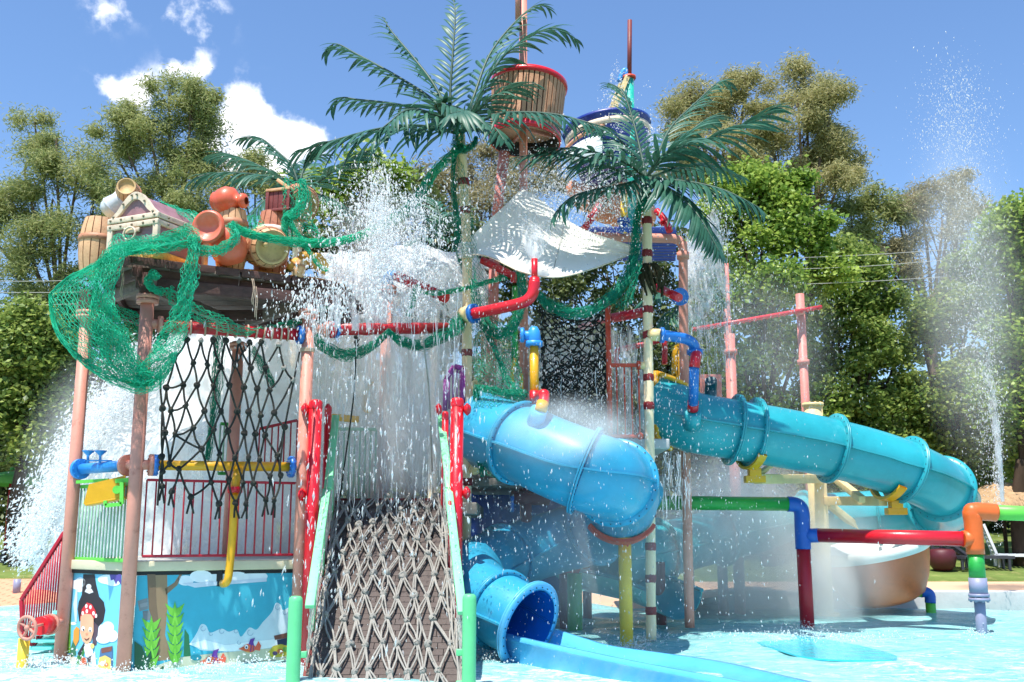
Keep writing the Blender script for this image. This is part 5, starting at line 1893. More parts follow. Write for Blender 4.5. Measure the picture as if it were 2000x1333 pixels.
def palm(name, label, base, trunk, crown, fronds, bands, tr, nleaf=25, ind=300, group='artificial palm trees', tz0=-.3, wrap=True, twist=0):
    """trunk: list of points; fronds: list of (list of (px,py,Y), leaflet length m, lean)"""
    root = thing(name, base, label, "palm tree", group)
    if trunk:
        pts = smooth_path(trunk, 6)
        L = len(pts)
        MB().tube(pts, [tr * (1 + .05 * math.sin(i * 1.1)) for i in range(L)], 18).build("trunk", 'bamboo', root)
        zs = [p.z for p in pts]
        for zb_ in bands:
            i = min(range(L), key=lambda k: abs(zs[k] - zb_))
            j = max(0, min(L - 2, i))
            t = (zb_ - pts[j].z) / (pts[j + 1].z - pts[j].z + 1e-9)
            c = pts[j].lerp(pts[j + 1], t)
            b = MB()
            prof = [(tr * 1.02, -.06), (tr * 1.1, -.045), (tr * 1.16, 0), (tr * 1.1, .045), (tr * 1.02, .06)]
            n = 22
            P = []
            for q_, (r_, h_) in enumerate(prof):
                P.append([c + Vector((math.cos(a) * r_, math.sin(a) * r_, h_ + (.018 * noise.noise((math.cos(a) * 4, math.sin(a) * 4, zb_ * 5 + q_ * .1)) if q_ in (0, 4) else 0))) for a in np.linspace(0, 6.2832, n + 1)])
            b.grid(P)
            b.f = [tuple(reversed(f)) for f in b.f]
            b.build("trunk_band", 'band', root)
    cnt = 0
    restV, restF, nb = [], [], 0
    rg = random.Random(len(label))
    for fi, fr in enumerate(fronds):
        cps, LL = fr[0], fr[1]
        pts = smooth_path([Vector(crown)] + [W(*c) for c in cps], 9)
        n = len(pts)
        rib = MB().tube(pts, list(np.linspace(.032, .006, n)), 6)
        fo = rib.build("frond", 'frondrib', root)
        nl = fr[2] if len(fr) > 2 else nleaf
        lens = [0]
        for a, b_ in zip(pts, pts[1:]):
            lens.append(lens[-1] + (b_ - a).length)
        for i in range(nl):
            t = .07 + .93 * (i + .5) / nl
            s_ = t * lens[-1]
            k = max(0, min(n - 2, int(np.searchsorted(lens, s_)) - 1))
            f = (s_ - lens[k]) / (lens[k + 1] - lens[k] + 1e-9)
            c = pts[k].lerp(pts[k + 1], f)
            d = (pts[k + 1] - pts[k]).normalized()
            side = d.cross(Vector((0, 0, 1)))
            if side.length < .25:
                side = Vector((1, 0, 0))
            side.normalize()
            up = side.cross(d).normalized()
            for sg_ in (-1, 1):
                ln = LL * 1.28 * (.55 + .6 * math.sin(math.pi * min(1, t * .75 + .18))) * rg.uniform(.88, 1.1) * (1 - .35 * max(0, t - .8) / .2)
                lift = rg.uniform(.05, .3) - .18 * t
                hz = 1 - abs(d.z)
                dirv = (side * sg_ * (.8 - .3 * t) + d * (.5 + .6 * t) + up * lift - Vector((0, 0, 1)) * hz * rg.uniform(.05, .5)).normalized()
                nz_ = (up + side * sg_ * rg.uniform(-.35, .2)).normalized()
                xx = dirv.cross(nz_).normalized()
                zz_ = xx.cross(dirv).normalized()
                m4 = Matrix.Translation(c) @ Matrix((xx, dirv, zz_)).transposed().to_4x4() @ Matrix.Diagonal((rg.uniform(.85, 1.2) * LL * 1.3, ln, ln * rg.uniform(.5, 1.25), 1))
                if cnt < ind:
                    inst("leaflet", LFM, fo, m4)
                    cnt += 1
                else:
                    A = np.array(m4)
                    V = LV @ A[:3, :3].T + A[:3, 3]
                    restV.append(V)
                    restF.append(LF + nb)
                    nb += len(LV)
    if restV:
        o = link_mesh("leaflets", fast_mesh("leaflets", np.concatenate(restV) - np.array(root['_o']), np.concatenate(restF), 'frond', True), kind='stuff')
        o.parent = root
    return root


TY = 16.0
cr1 = W(897, 262, TY)
tk1 = [W(909, 1300, TY) * 1, W(909, 1130, TY), W(912, 900, TY), W(912, 700, TY), W(912, 500, TY), W(907, 390, TY), W(902, 300, TY), W(899, 264, TY)]
F = lambda *a: a
palm("artificial_palm_tree", "tall artificial palm tree with the crown in front of the crow's nest", (tk1[0].x, TY, 0), tk1, cr1, [
    ([(820, 246, 15.6), (740, 252, 15.1), (650, 275, 14.8), (582, 294, 14.7)], .62, 26),
    ([(960, 228, 15.5), (1010, 220, 15.1), (1085, 224, 14.7), (1150, 240, 14.4), (1195, 252, 14.3)], .5, 26),
    ([(850, 205, 15.5), (905, 215, 15.0), (880, 222, 14.4)], .55, 22),
    ([(880, 200, 16.1), (884, 110, 16.2), (889, 30, 16.4), (884, -8, 16.6)], .36, 24),
    ([(850, 170, 16.2), (805, 110, 16.5), (765, 62, 16.8), (748, 34, 17.0)], .42, 24),
    ([(850, 200, 16.4), (780, 152, 16.9), (700, 108, 17.3), (655, 86, 17.5), (634, 106, 17.6)], .46, 24),
    ([(850, 226, 16.4), (780, 205, 17), (700, 195, 17.4), (664, 192, 17.5), (645, 215, 17.6)], .42, 22),
    ([(925, 190, 16.2), (955, 110, 16.5), (1000, 50, 16.8), (1045, 12, 17), (1075, 18, 17.1)], .44, 24),
    ([(930, 200, 16.0), (975, 120, 16.0), (1030, 75, 16.1), (1085, 55, 16.2), (1128, 80, 16.3)], .46, 24),
    ([(930, 220, 15.9), (985, 178, 15.7), (1047, 163, 15.6)], .4, 18),
    ([(860, 230, 15.4), (800, 215, 14.9), (760, 240, 14.6), (735, 262, 14.6)], .42, 18),
    ([(920, 240, 15.5), (960, 245, 15.0), (985, 275, 14.7)], .4, 14),
], [Zat(y, TY) for y in (296, 356, 412, 690, 803, 942, 1076)], .078)
cr2 = W(1262, 348, TY)
tk2 = [W(1272, 1250, TY), W(1271, 1130, TY), W(1270, 950, TY), W(1267, 760, TY), W(1265, 600, TY), W(1264, 470, TY), W(1263, 385, TY), W(1263, 352, TY)]
palm("artificial_palm_tree", "artificial palm tree between the two slides with a fan of dark fronds", (tk2[0].x, TY, 0), tk2, cr2, [
    ([(1300, 300, 15.7), (1385, 270, 15.4), (1450, 245, 15.2), (1518, 207, 15.0)], .56, 26),
    ([(1305, 352, 15.6), (1360, 358, 15.2), (1420, 374, 14.9), (1487, 408, 14.7)], .5, 26),
    ([(1295, 362, 15.6), (1335, 390, 15.2), (1370, 430, 14.9), (1405, 492, 14.7)], .5, 26),
    ([(1225, 320, 15.7), (1175, 301, 15.4), (1120, 290, 15.1), (1060, 291, 14.9)], .5, 26),
    ([(1252, 300, 16.1), (1236, 235, 16.3), (1216, 180, 16.5), (1188, 162, 16.8)], .36, 24),
    ([(1282, 310, 16.3), (1310, 250, 16.8), (1360, 200, 17.2), (1405, 160, 17.5), (1428, 166, 17.6)], .42, 26),
    ([(1290, 315, 15.9), (1330, 275, 15.9), (1370, 240, 16.0), (1404, 228, 16.1)], .44, 20),
    ([(1210, 335, 15.6), (1140, 308, 15.2), (1070, 300, 15.0), (1005, 308, 14.9)], .46, 22),
    ([(1215, 362, 15.6), (1150, 374, 15.3), (1110, 390, 15.1), (1080, 422, 15.0)], .46, 22),
    ([(1238, 305, 16.2), (1215, 278, 16.5), (1185, 255, 16.7), (1150, 246, 16.9)], .42, 20),
    ([(1320, 330, 16.2), (1370, 320, 16.5), (1410, 330, 16.8), (1450, 345, 16.9)], .4, 18),
], [Zat(y, TY) for y in (432, 496, 605, 655, 738, 793, 1003, 1068, 1130, 1193)], .076)
cr3 = W(585, 372, 18.5)
palm("artificial_palm_tree", "artificial palm tree with silvery fronds behind the crate on the roof", (cr3.x, 18.5, 0), [Vector((cr3.x, 18.5, -.3)), Vector((cr3.x, 18.5, 3)), cr3], cr3, [
    ([(540, 350, 18.3), (465, 338, 18), (400, 342, 17.8), (368, 358, 17.7)], .44, 22),
    ([(545, 345, 18.6), (495, 319, 18.8), (440, 300, 19), (410, 303, 19.1)], .44, 22),
    ([(570, 325, 18.6), (540, 295, 18.8), (508, 270, 19), (470, 270, 19.1)], .4, 22),
    ([(615, 360, 18.4), (655, 332, 18.2), (690, 308, 18.1), (722, 296, 18)], .46, 20),
    ([(560, 375, 18.2), (520, 390, 17.9), (490, 420, 17.7)], .44, 16),
    ([(620, 380, 18.2), (660, 395, 17.9), (690, 430, 17.8)], .4, 16),
    ([(590, 340, 18.8), (605, 310, 19.2), (640, 300, 19.4)], .4, 16)], [], .09, ind=150)
cr4 = W(852, 470, 22)
palm("artificial_palm_tree", "distant artificial palm tree half hidden by the splash beside the tall trunk", (cr4.x, 22, 0), [Vector((cr4.x, 22, -.3)), Vector((cr4.x, 22, 2)), cr4], cr4, [
    ([(870, 440, 21.8), (890, 425, 21.6), (915, 432, 21.5)], .5, 16), ([(835, 430, 22), (815, 405, 22), (800, 410, 22)], .5, 16), ([(830, 465, 21.8), (800, 470, 21.6), (775, 492, 21.5)], .5, 16),
    ([(880, 465, 21.8), (910, 480, 21.6), (935, 510, 21.5)], .5, 16), ([(850, 500, 21.6), (845, 540, 21.4)], .4, 12), ([(860, 430, 22.3), (850, 395, 22.6), (838, 385, 22.8)], .4, 14)], [], .1, ind=0)
cr5 = W(1330, 590, 22)
palm("artificial_palm_tree", "low artificial palm tree behind the posts right of the orange gate", (cr5.x, 22, 0), [Vector((cr5.x, 22, -.3)), Vector((cr5.x, 22, 2)), cr5], cr5, [
    ([(1300, 570, 21.8), (1275, 575, 21.6), (1250, 600, 21.5)], .5, 16), ([(1365, 570, 21.8), (1385, 565, 21.6), (1410, 585, 21.5)], .5, 16), ([(1345, 555, 22), (1365, 535, 22.2), (1385, 535, 22.3)], .5, 14),
    ([(1310, 620, 21.6), (1285, 650, 21.4)], .46, 12), ([(1350, 615, 21.6), (1375, 640, 21.4)], .46, 12)], [], .1, ind=0)
# moss coloured wrap on the right palm
mb = MB()
for k in range(46):
    a = random.uniform(0, 6.28)
    c = W(1268, 520, TY) + Vector((math.cos(a) * .1, math.sin(a) * .1, 0))
    e = c + Vector((math.cos(a) * .03 + random.uniform(0, .14), math.sin(a) * .05, -random.uniform(.15, .55)))
    mb.tube(smooth_path([c, c.lerp(e, .5) + Vector((math.cos(a) * .07, -.05, 0)), e], 3), list(np.linspace(.045, .015, 7)), 6)
mb.build("moss_wrap", 'moss', label="dark brown mossy fibre wrap around the right palm trunk", cat="wrap")

# ---------------------------------------------------------------- crow's nest mast
MY = 17.2
mp_ = W(1020, 200, MY)
mast = thing("mast", (mp_.x, MY, 1.8), "salmon mast that carries the crow's nest barrel", "mast")
MB().tube([(mp_.x + .02, MY, 1.8), (mp_.x + .02, MY, Zat(-60, MY))], .072, 16).build("pole", 'salmon', mast)
MB().tube([W(1011, 38, MY - .1), W(1011, -60, MY - .1)], .045, 14).build("side_tube", 'salmon', mast)
nest = thing("crows_nest", W(1025, 300, MY), "crow's nest barrel of cracked wooden staves with red rims on the mast", "crow's nest")
top, bot = W(1034, 165, MY), W(1025, 272, MY)
rt_, rb2 = .67, .62
axn = (top - bot).normalized()
axn = Vector((axn.x * .9, .09, axn.z)).normalized()
Hn = (top - bot).length
x, y, z_ = axis_frame(axn)
ns = 44
for k in range(ns):
    a0, a1 = 6.2832 * k / ns + .018, 6.2832 * (k + 1) / ns - .018
    b = MB()
    P = [[bot + z_ * (Hn * t) + (x * math.cos(a) + y * math.sin(a)) * (rb2 + (rt_ - rb2) * t + .006 * noise.noise((k * 3.3, t * 3, 0))) for a in (a0 + .02 * noise.noise((k, t * 4, 5)), a1 + .02 * noise.noise((k, t * 4, 9)))] for t in (0, .25, .5, .75, 1)]
    Q = [[bot + z_ * (Hn * t) + (x * math.cos(a) + y * math.sin(a)) * (rb2 + (rt_ - rb2) * t - .03) for a in (a0, a1)] for t in (0, .25, .5, .75, 1)]
    b.grid(P)
    b.grid([list(reversed(r_)) for r_ in Q])
    for e in (0, 1):
        b.grid([[P[i][e], Q[i][e]] for i in range(5)], 0, False)
    b.build("stave", 'stave', nest)
MB().lathe([(rb2 - .02, .05), (rt_ - .02, Hn - .05)], bot, axn, 36).build("stave_joint", flat("dark_stave_joint", S(70, 40, 30), .8), nest)
for t, r_ in ((0, rb2), (1, rt_)):
    MB().lathe([(r_ - .0, -.06), (r_ + .02, -.06), (r_ + .03, 0), (r_ + .022, .07), (r_ - .0, .07)] if t == 0 else [(r_ - .04, -.05), (r_ + .022, -.05), (r_ + .03, 0), (r_ + .022, .05), (r_ - .04, .05), (r_ - .04, -.05)], bot + z_ * (Hn * t), axn, 48).build("rim", 'red', nest)
MB().lathe([(.07, .22), (rb2 - .03, .22)], bot, axn, 36).build("floor", 'stave', nest)
MB().lathe([(rb2 - .004, -.055), (rb2 - .035, -.05), (rb2 - .035, .24)], bot, axn, 48).build("shade_lining", 'black', nest)  # added black inner skin; shade of the hollow is put into its colour
b = MB()
for k in range(4):
    a = .4 + k * 1.571
    b.bar(bot + z_ * .19 + (x * math.cos(a) + y * math.sin(a)) * .06, bot + z_ * .19 + (x * math.cos(a) + y * math.sin(a)) * (rb2 - .05), .05, .05)
b.build("floor_brace", 'salmon', nest)
# leaning salmon spar below the nest
mb = MB().tube([W(985, 300, 17.4), W(968, 440, 17.0)], .09, 14)
mb.tube([W(985, 300, 17.4), W(980, 340, 17.3)], .1, 14)
mb.build("leaning_spar", 'salmon2', label="leaning faded pink spar under the crow's nest", cat="spar")
sp_ = W(968, 440, 17)
mb = MB().tube([sp_, Vector((sp_.x - .1, 17, 3.2))], .09, 14)
mb.build("support_post", 'salmon2', label="faded pink post below the leaning spar behind the sail", cat="post", group='round steel support posts')

# teal mast with brown tip, and the blue tipping bucket
BY = 19.5
tm = thing("mast", W(1231, 520, BY - .6), "teal mast with a thin brown tip above the right palm", "mast")
q1 = W(1229, 152, BY - .6)
MB().tube([(q1.x, BY - .6, Zat(520, BY - .6)), q1], .085, 16).build("pole", 'tealpaint', tm)
MB().tube([q1 + Vector((0, 0, -.1)), W(1230, 40, BY - .6)], .045, 12).build("tip", 'brownred', tm)
MB().flange(q1, (0, 0, 1), .13, .05, 0, 6).build("collar", 'orangered', tm)
MB().tube(smooth_path([q1 + Vector((-.06, 0, -.05)), W(1222, 138, BY - .6), W(1216, 142, BY - .6), W(1210, 160, BY - .6)], 4), .05, 12).build("water_spout", 'lightblue', tm)
gt = MB().bar(W(1222, 145, BY - .5), W(1180, 250, BY - .5), .12, .03, up=(0, -1, 0))
gt.bar(W(1226, 148, BY - .7), W(1186, 250, BY - .7), .03, .1)
gt.build("chute", 'cream', label="cream chute pouring water from the teal mast into the blue bucket", cat="chute")
bk = thing("tipping_bucket", W(1195, 330, BY), "huge deep blue tipping bucket with a painted white wing behind the right palm", "bucket")
axb = Vector((-.13, .05, 1)).normalized()
bo = W(1200, 345, BY)
MB().lathe([(.001, 0), (.55, 0), (.68, .06), (.82, .7), (.86, .98), (.9, 1.0), (.9, 1.06), (.84, 1.06), (.78, .6), (.001, .4)], bo, axb, 36).build("bucket_body", 'bucketblue', bk)
MB().lathe([(.835, .78), (.86, .79), (.872, .9), (.85, .91)], bo, axb, 36).build("bucket_band", 'chesttrim', bk)
b = MB()
P = []
for i in range(9):
    t = i / 8
    a = W(1100 + 75 * t, 300 - 45 * math.sin(t * 1.5) + 10 * t, BY - .85 + .1 * t)
    c = W(1108 + 68 * t, 312 + 4 * math.sin(t * 3) - 14 * t, BY - .95)
    P.append([a, a.lerp(c, .5) + Vector((0, -.1, .02)), c])
b.grid(P)
P2 = [[p + Vector((0, .16, 0)) for p in r_] for r_ in P]
b.grid([list(reversed(r_)) for r_ in P2])
b.grid([[P[i][0], P2[i][0]] for i in range(9)])
b.grid([[P2[i][2], P[i][2]] for i in range(9)])
b.build("painted_wing", 'figwhite', bk)
b = MB()
b.tube(smooth_path([W(1098, 298, BY - .8), W(1130, 268, BY - .8), W(1170, 250, BY - .75), W(1200, 232, BY - .7)], 5), list(np.linspace(.03, .06, 16)), 10)
b.build("wing_edge", 'hoop', bk)
fg = thing("prop_figure", W(1190, 450, 20.2), "peach-coloured sculpted prop half hidden in spray below the blue bucket", "prop")
b = MB()
for (x, y, r_, s) in ((1150, 385, .36, (1, .9, .9)), (1190, 400, .5, (1, .9, .8)), (1235, 420, .5, (1, .9, .9)), (1215, 370, .4, (1, .9, .8)), (1120, 370, .16, (1, .9, 1.2))):
    b.ball(W(x, y, 20.2), r_, 18, 0, s)
b.build("sculpted_body", 'salmonorange', fg)

# salmon portal pipe, blue roof slats, braces
po = thing("portal_frame", W(1335, 1225, 18.3), "salmon pipe portal with a rounded corner behind the right palm", "pipe frame")
MB().tube(smooth_path([W(1150, 462, 17.6), W(1200, 464, 17.6), W(1300, 466, 17.6), W(1320, 468, 17.6), W(1331, 476, 17.6), W(1334, 496, 17.6), W(1336, 700, 17.65), W(1342, 1000, 17.7), W(1347, 1226, 17.7)], 5), .082, 16).build("pipe", 'salmon', po)
MB().flange(W(1334, 500, 17.6), (0, 0, 1), .11, .12, 0, 0).build("collar", 'salmon', po)
bl = thing("slatted_roof", W(1230, 460, 18.5), "small navy slatted roof panel under the blue bucket", "roof")
MB().bar(W(1095, 452, 17.9), W(1320, 454, 17.9), .2, .14, bev=.02).build("edge_beam", 'darkblue', bl)
for k in range(9):
    t = k / 8
    a, b_ = W(1265 - 8 * t, 480 + 0 * t, 17.9 + t * 1.6), W(1322 - 4 * t, 480, 17.9 + t * 1.6)
    a.z = b_.z = Zat(462, 17.9)
    MB().bar(a - Vector((1.1, 0, 0)), b_, .12, .05, bev=.008).build("slat", 'darkblue', bl)
yv = thing("water_pipe", W(1218, 450, 17.4), "short yellow pipe on a blue flange above the salmon portal", "pipe")
MB().tube([W(1218, 455, 17.4), W(1219, 380, 17.4)], .06, 16).build("pipe", 'yellowcol', yv)
b = MB().flange(W(1218, 432, 17.4), (0, 0, 1), .115, .07, 0, 8)
b.tube([W(1218, 455, 17.4), W(1218, 436, 17.4)], .08, 16)
b.build("flange", 'pipeblue', yv)
for (a, b_, lab) in (((1170, 402, 17.6), (1140, 448, 17.4), "red diagonal pipe brace left of the short yellow pipe"), ((1282, 412, 17.6), (1308, 452, 17.4), "bent red pipe brace right of the right palm trunk")):
    A, B = W(*a), W(*b_)
    mb = MB().tube(smooth_path([A, A.lerp(B, .5) + Vector((.03, 0, .02)), B], 4), .062, 14)
    mb.flange(A.lerp(B, .55), B - A, .075, .07, 0, 0)
    mb.build("brace_pipe", 'red', label=lab, cat="pipe", group="red brace pipes")

# ---------------------------------------------------------------- sail
SL = [(905, 478, 15.9), (925, 458, 16.0), (955, 430, 16.2), (988, 400, 16.5), (1020, 372, 16.9), (1050, 386, 16.8), (1090, 418, 16.6), (1140, 448, 16.4), (1195, 468, 16.1), (1250, 484, 15.9)]
SB = [(905, 500, 15.8), (938, 498, 15.6), (965, 506, 15.3), (992, 520, 15.0), (1020, 532, 14.9), (1060, 541, 14.9), (1100, 541, 15.0), (1150, 528, 15.2), (1200, 510, 15.6), (1250, 489, 15.85)]
P = []
for a, b_ in zip(SL, SB):
    A, B = W(*a), W(*b_)
    m1 = A.lerp(B, .33) + Vector((0, .12, -.05))
    m2 = A.lerp(B, .66) + Vector((0, .06, -.06))
    P.append([A, m1, m2, B])
A_ = upsample(P, 70, 30)
for i in range(70):
    for j in range(30):
        u, v = i / 69, j / 29
        e = min(u, 1 - u)
        wv = .028 * math.sin(u * 46 + 9 * v + 3 * math.sin(v * 7)) * math.exp(-((u - .33) / .16) ** 2) + .02 * noise.noise((u * 16, v * 5, 3)) * (1 + 1.6 * (e < .2))
        wv += .018 * math.sin((v - .5) * 40 * (1 + 0 * u)) * max(0, (u - .7) / .3) * (1 - max(0, (u - .97) / .03))
        A_[i, j, 1] += wv * 1.3
        A_[i, j, 2] += wv * .4
sail = thing("sail", W(1040, 540, 15.2), "white canvas sail slung between the two tall palms", "sail")
MB().grid([[tuple(p) for p in r_] for r_ in A_]).build("canvas", 'canvas', sail)
b = MB()
b.tube([tuple(A_[i, 29] + np.array([0, -.006, 0])) for i in range(0, 70, 2)], .012, 6)
b.build("hem", 'chesttrim', sail)
b = MB()
b.tube([tuple(A_[44 + int(j * .0), j] + np.array([.25 - .012 * j, -.01, 0])) for j in range(6, 30)], .004, 5)
b.build("seam", flat("grey_thread", S(110, 108, 100)), sail)
b = MB()
for k in range(5):
    c = W(908, 478 + k * 6, TY)
    b.tube([c + Vector((math.cos(a) * (.1 + .01 * (k % 2)) + .02, math.sin(a) * .11, .02 * math.sin(a))) for a in np.linspace(0, 6.283, 17)], .03, 6, False)
b.build("corner_wrap", 'canvas', sail)
MB().flange(W(1074, 398 + 10, 16.4), (1, 0, 0), .01, .01).build("eyelet", 'stud', sail)
# red bar left under the sail and the sail jet
mb = MB().tube([W(940, 508, 15.9), W(1005, 540, 15.8)], .06, 4)
mb.tube([W(1003, 535, 15.8), W(1003, 552, 15.8)], .05, 4)
mb.build("brace_pipe", 'redworn', label="square red brace under the sail's left edge", cat="brace", group="red brace pipes")
jt = thing("water_pipe", W(985, 600, 15.0), "bent red nozzle pipe on a blue flange squirting up into the sail", "pipe")
pth = smooth_path([W(925, 613, 15.2), W(960, 606, 15.0), W(1005, 596, 14.8), W(1028, 588, 14.7), W(1041, 572, 14.68), W(1044, 550, 14.68)], 5)
MB().tube(pth, .085, 18).build("pipe", 'red', jt)
b = MB().tube([W(1044, 552, 14.68), W(1044, 506, 14.68)], .048, 14)
b.tube([W(1044, 560, 14.68), W(1044, 543, 14.68)], .075, 16)
b.build("nozzle", 'red', jt)
MB().flange(W(925, 613, 15.25), (W(960, 606, 15.0) - W(925, 613, 15.2)), .15, .07, 0, 10).build("flange", 'blue', jt)
MB().tube([W(908, 614, 16), W(923, 613, 15.28)], .13, 18).build("socket", 'cream', jt)

# ---------------------------------------------------------------- green fishing nets
def net_obj(name, label, parts, m='netgreen', r=.0030, group='green fishing nets', cat='fishing net', thing_loc=None):
    segs = np.concatenate(parts)
    V, F = seg_tubes(segs, r)
    lo = V.min(0)
    c = np.array([(V[:, 0].min() + V[:, 0].max()) / 2, (V[:, 1].min() + V[:, 1].max()) / 2, lo[2]])
    return link_mesh(name, fast_mesh(name, V - c, F, m), None, tuple(c), label=label, cat=cat, group=group)


R_ = lambda lst: [W(*p) for p in lst]
W = W_TOWER
# big drape at the front left corner: a bag of several layers of fine netting, gathered where it is pulled tight
dr = []
for k in range(2):
    o_ = k * .06
    dr.append(net_lines([R_([(228, 455, 12.1), (300, 462, 12.0), (372, 436, 12.0)]), R_([(205, 498, 11.8), (280, 482, 11.62), (378, 468, 11.7)]), R_([(160, 535, 11.7 + o_), (200, 515, 11.5), (245, 500, 11.5)]),
                         R_([(98, 575, 11.8 + o_), (152, 560, 11.5), (215, 545, 11.4)]), R_([(110, 640, 11.8 + o_), (165, 632, 11.4 + o_), (222, 620, 11.35)]), R_([(160, 700, 11.7 + o_), (208, 690, 11.4), (250, 680, 11.35)]), R_([(230, 742, 11.7), (260, 742, 11.6), (292, 738, 11.6)]), R_([(270, 755, 11.65), (282, 756, 11.6), (300, 752, 11.6)])], 70 + 8 * k, 38 + 4 * k, .008, .03 + .015 * k, 5, 1 + k))
for k in range(2):
    dr.append(net_lines([R_([(235, 470, 12.0), (262, 474, 11.7), (300, 478, 11.7)]), R_([(186, 522, 11.45), (212, 512, 11.4), (245, 502, 11.4)]), R_([(174, 590, 11.35), (196, 590, 11.3), (222, 585, 11.3)]),
                         R_([(185, 660, 11.4), (215, 655, 11.3), (245, 650, 11.35)]), R_([(215, 715, 11.45), (248, 715, 11.45), (280, 712, 11.5)]), R_([(250, 744, 11.6), (284, 752, 11.55), (318, 735, 11.6)])], 84, 30, .009, .05, 4 + k * .7, 12 + k))
for k in range(3):
    dr.append(net_lines([R_([(370, 462, 11.7), (388, 462, 11.7)]), R_([(358, 530, 11.55), (386, 530, 11.55)]), R_([(346, 590, 11.5), (374, 595, 11.5)]), R_([(314, 650, 11.5), (364, 650, 11.5)]), R_([(286, 700, 11.5), (342, 700, 11.5)]), R_([(258, 740, 11.55), (312, 745, 11.6)])], 64, 18, .010, .04, 3 + k * .8, 22 + k))
for k in range(1):
    dr.append(net_lines([R_([(208, 590, 12.3), (268, 610, 12.6)]), R_([(222, 655, 12.3), (292, 640, 12.5)]), R_([(242, 710, 12.1), (318, 680, 12.3)]), R_([(262, 745, 11.8), (345, 690, 12.1)])], 64, 34, .010, .05, 4 + k, 32 + k))
dr.append(bundle_lines(R_([(365, 452, 12.0), (330, 468, 11.8), (275, 478, 11.75), (228, 490, 11.7), (198, 518, 11.5)]), [.05, .07, .08, .07, .05], 44, .9, 5))
dr.append(bundle_lines(R_([(450, 438, 12.1), (458, 468, 12.0), (428, 488, 11.85), (398, 490, 11.75), (376, 478, 11.7)]), [.05, .07, .075, .07, .06], 44, .9, 6))
dr.append(bundle_lines(R_([(235, 494, 11.6), (280, 490, 11.55), (330, 484, 11.6), (380, 474, 11.7)]), [.04, .06, .06, .04], 34, .9, 7))
dr.append(bundle_lines(R_([(98, 575, 11.8), (108, 640, 11.75), (146, 692, 11.7), (198, 730, 11.6), (245, 750, 11.6), (285, 754, 11.6), (318, 732, 11.6), (340, 695, 11.55)]), [.02, .025, .03, .045, .07, .09, .07, .03], 36, .7, 8))
dr.append(bundle_lines(R_([(235, 494, 11.6), (180, 520, 11.6), (130, 545, 11.7), (98, 575, 11.8)]), [.05, .03, .02, .015], 16, .7, 9))
net_obj("fishing_net", "big green fishing net draped over the chest and down round the front corner post", dr)
dr = [bundle_lines(R_([(308, 545, 11.85), (298, 535, 11.85), (290, 550, 11.85), (300, 565, 11.9), (318, 570, 12)]), .05, 40, .9, 10),
      net_lines([R_([(318, 565, 12), (335, 560, 12)]), R_([(340, 600, 12.1), (372, 590, 12.1)]), R_([(400, 635, 12.2), (430, 615, 12.2)]), R_([(470, 655, 12.5), (490, 640, 12.5)]), R_([(560, 645, 13), (578, 622, 13)]), R_([(640, 600, 13.2), (650, 585, 13.2)])], 80, 20, .012, .03, 6, 11)]
net_obj("fishing_net", "green net knotted on the roof beam and stretched along under the roof", dr)
dr = [bundle_lines(R_([(450, 438, 12.2), (480, 455, 12.3), (530, 466, 12.4), (580, 474, 12.7), (640, 474, 13.2), (700, 462, 14), (760, 435, 14.8), (810, 395, 15.5), (850, 335, 15.8), (893, 292, 15.9)]), [.06, .05, .055, .06, .06, .06, .08, .09, .08, .06], 70, .8, 12),
      net_lines([R_([(310, 392, 12.8), (385, 440, 12.3)]), R_([(380, 415, 12.9), (440, 445, 12.4)]), R_([(440, 425, 13), (520, 455, 12.6)]), R_([(520, 420, 13.2), (560, 470, 12.9)])], 60, 26, .01, .01, 3, 13)]
net_obj("fishing_net", "green net gathered into a rope from the jar across the splash to the tall palm", dr)
dr = [net_lines([R_([(556, 345, 13.0), (605, 362, 13.1)]), R_([(553, 400, 12.95), (610, 420, 13.0)]), R_([(552, 440, 12.95), (620, 450, 13.0)]), R_([(556, 470, 12.9), (640, 480, 13)])], 44, 28, .014, .03, 3, 14),
      bundle_lines(R_([(590, 352, 13), (592, 390, 12.95), (575, 420, 12.9), (560, 422, 12.9), (556, 450, 12.9), (552, 470, 12.9)]), [.05, .08, .07, .05, .05, .06], 46, .8, 15), bundle_lines(R_([(562, 425, 12.9), (575, 450, 12.85), (590, 472, 12.85)]), .04, 30, .8, 16),
      bundle_lines(R_([(595, 480, 12.8), (610, 500, 12.8), (625, 520, 12.9), (640, 528, 13)]), .035, 22, .8, 17)]
net_obj("fishing_net", "green net hung over the crate and the tipped barrel", dr)
dr = [bundle_lines(R_([(614, 655, 13.0), (632, 678, 13.1), (665, 692, 13.3), (700, 690, 13.5), (735, 670, 13.7), (762, 645, 13.9)]), [.05, .08, .09, .08, .06, .035], 60, .8, 18),
      bundle_lines(R_([(762, 650, 13.9), (785, 668, 14.2), (825, 674, 14.6), (865, 655, 15.1), (890, 640, 15.5), (900, 620, 15.9)]), [.03, .07, .08, .1, .13, .09], 80, .8, 19)]
net_obj("fishing_net", "two green net swags slung below the long red sprinkler pipe", dr, 'netgreen2')
W = W_PLAIN
dr = [bundle_lines(R_([(812, 560, 15.5), (830, 572, 15.6), (880, 570, 15.8), (940, 555, 16), (990, 540, 16)]), [.05, .04, .045, .04, .05], 40, .7, 20), bundle_lines(R_([(812, 558, 15.5), (806, 585, 15.4), (797, 618, 15.4)]), [.03, .06, .04], 30, .7, 21)]
net_obj("fishing_net", "thin green net tied on the red arm of the middle post", dr)
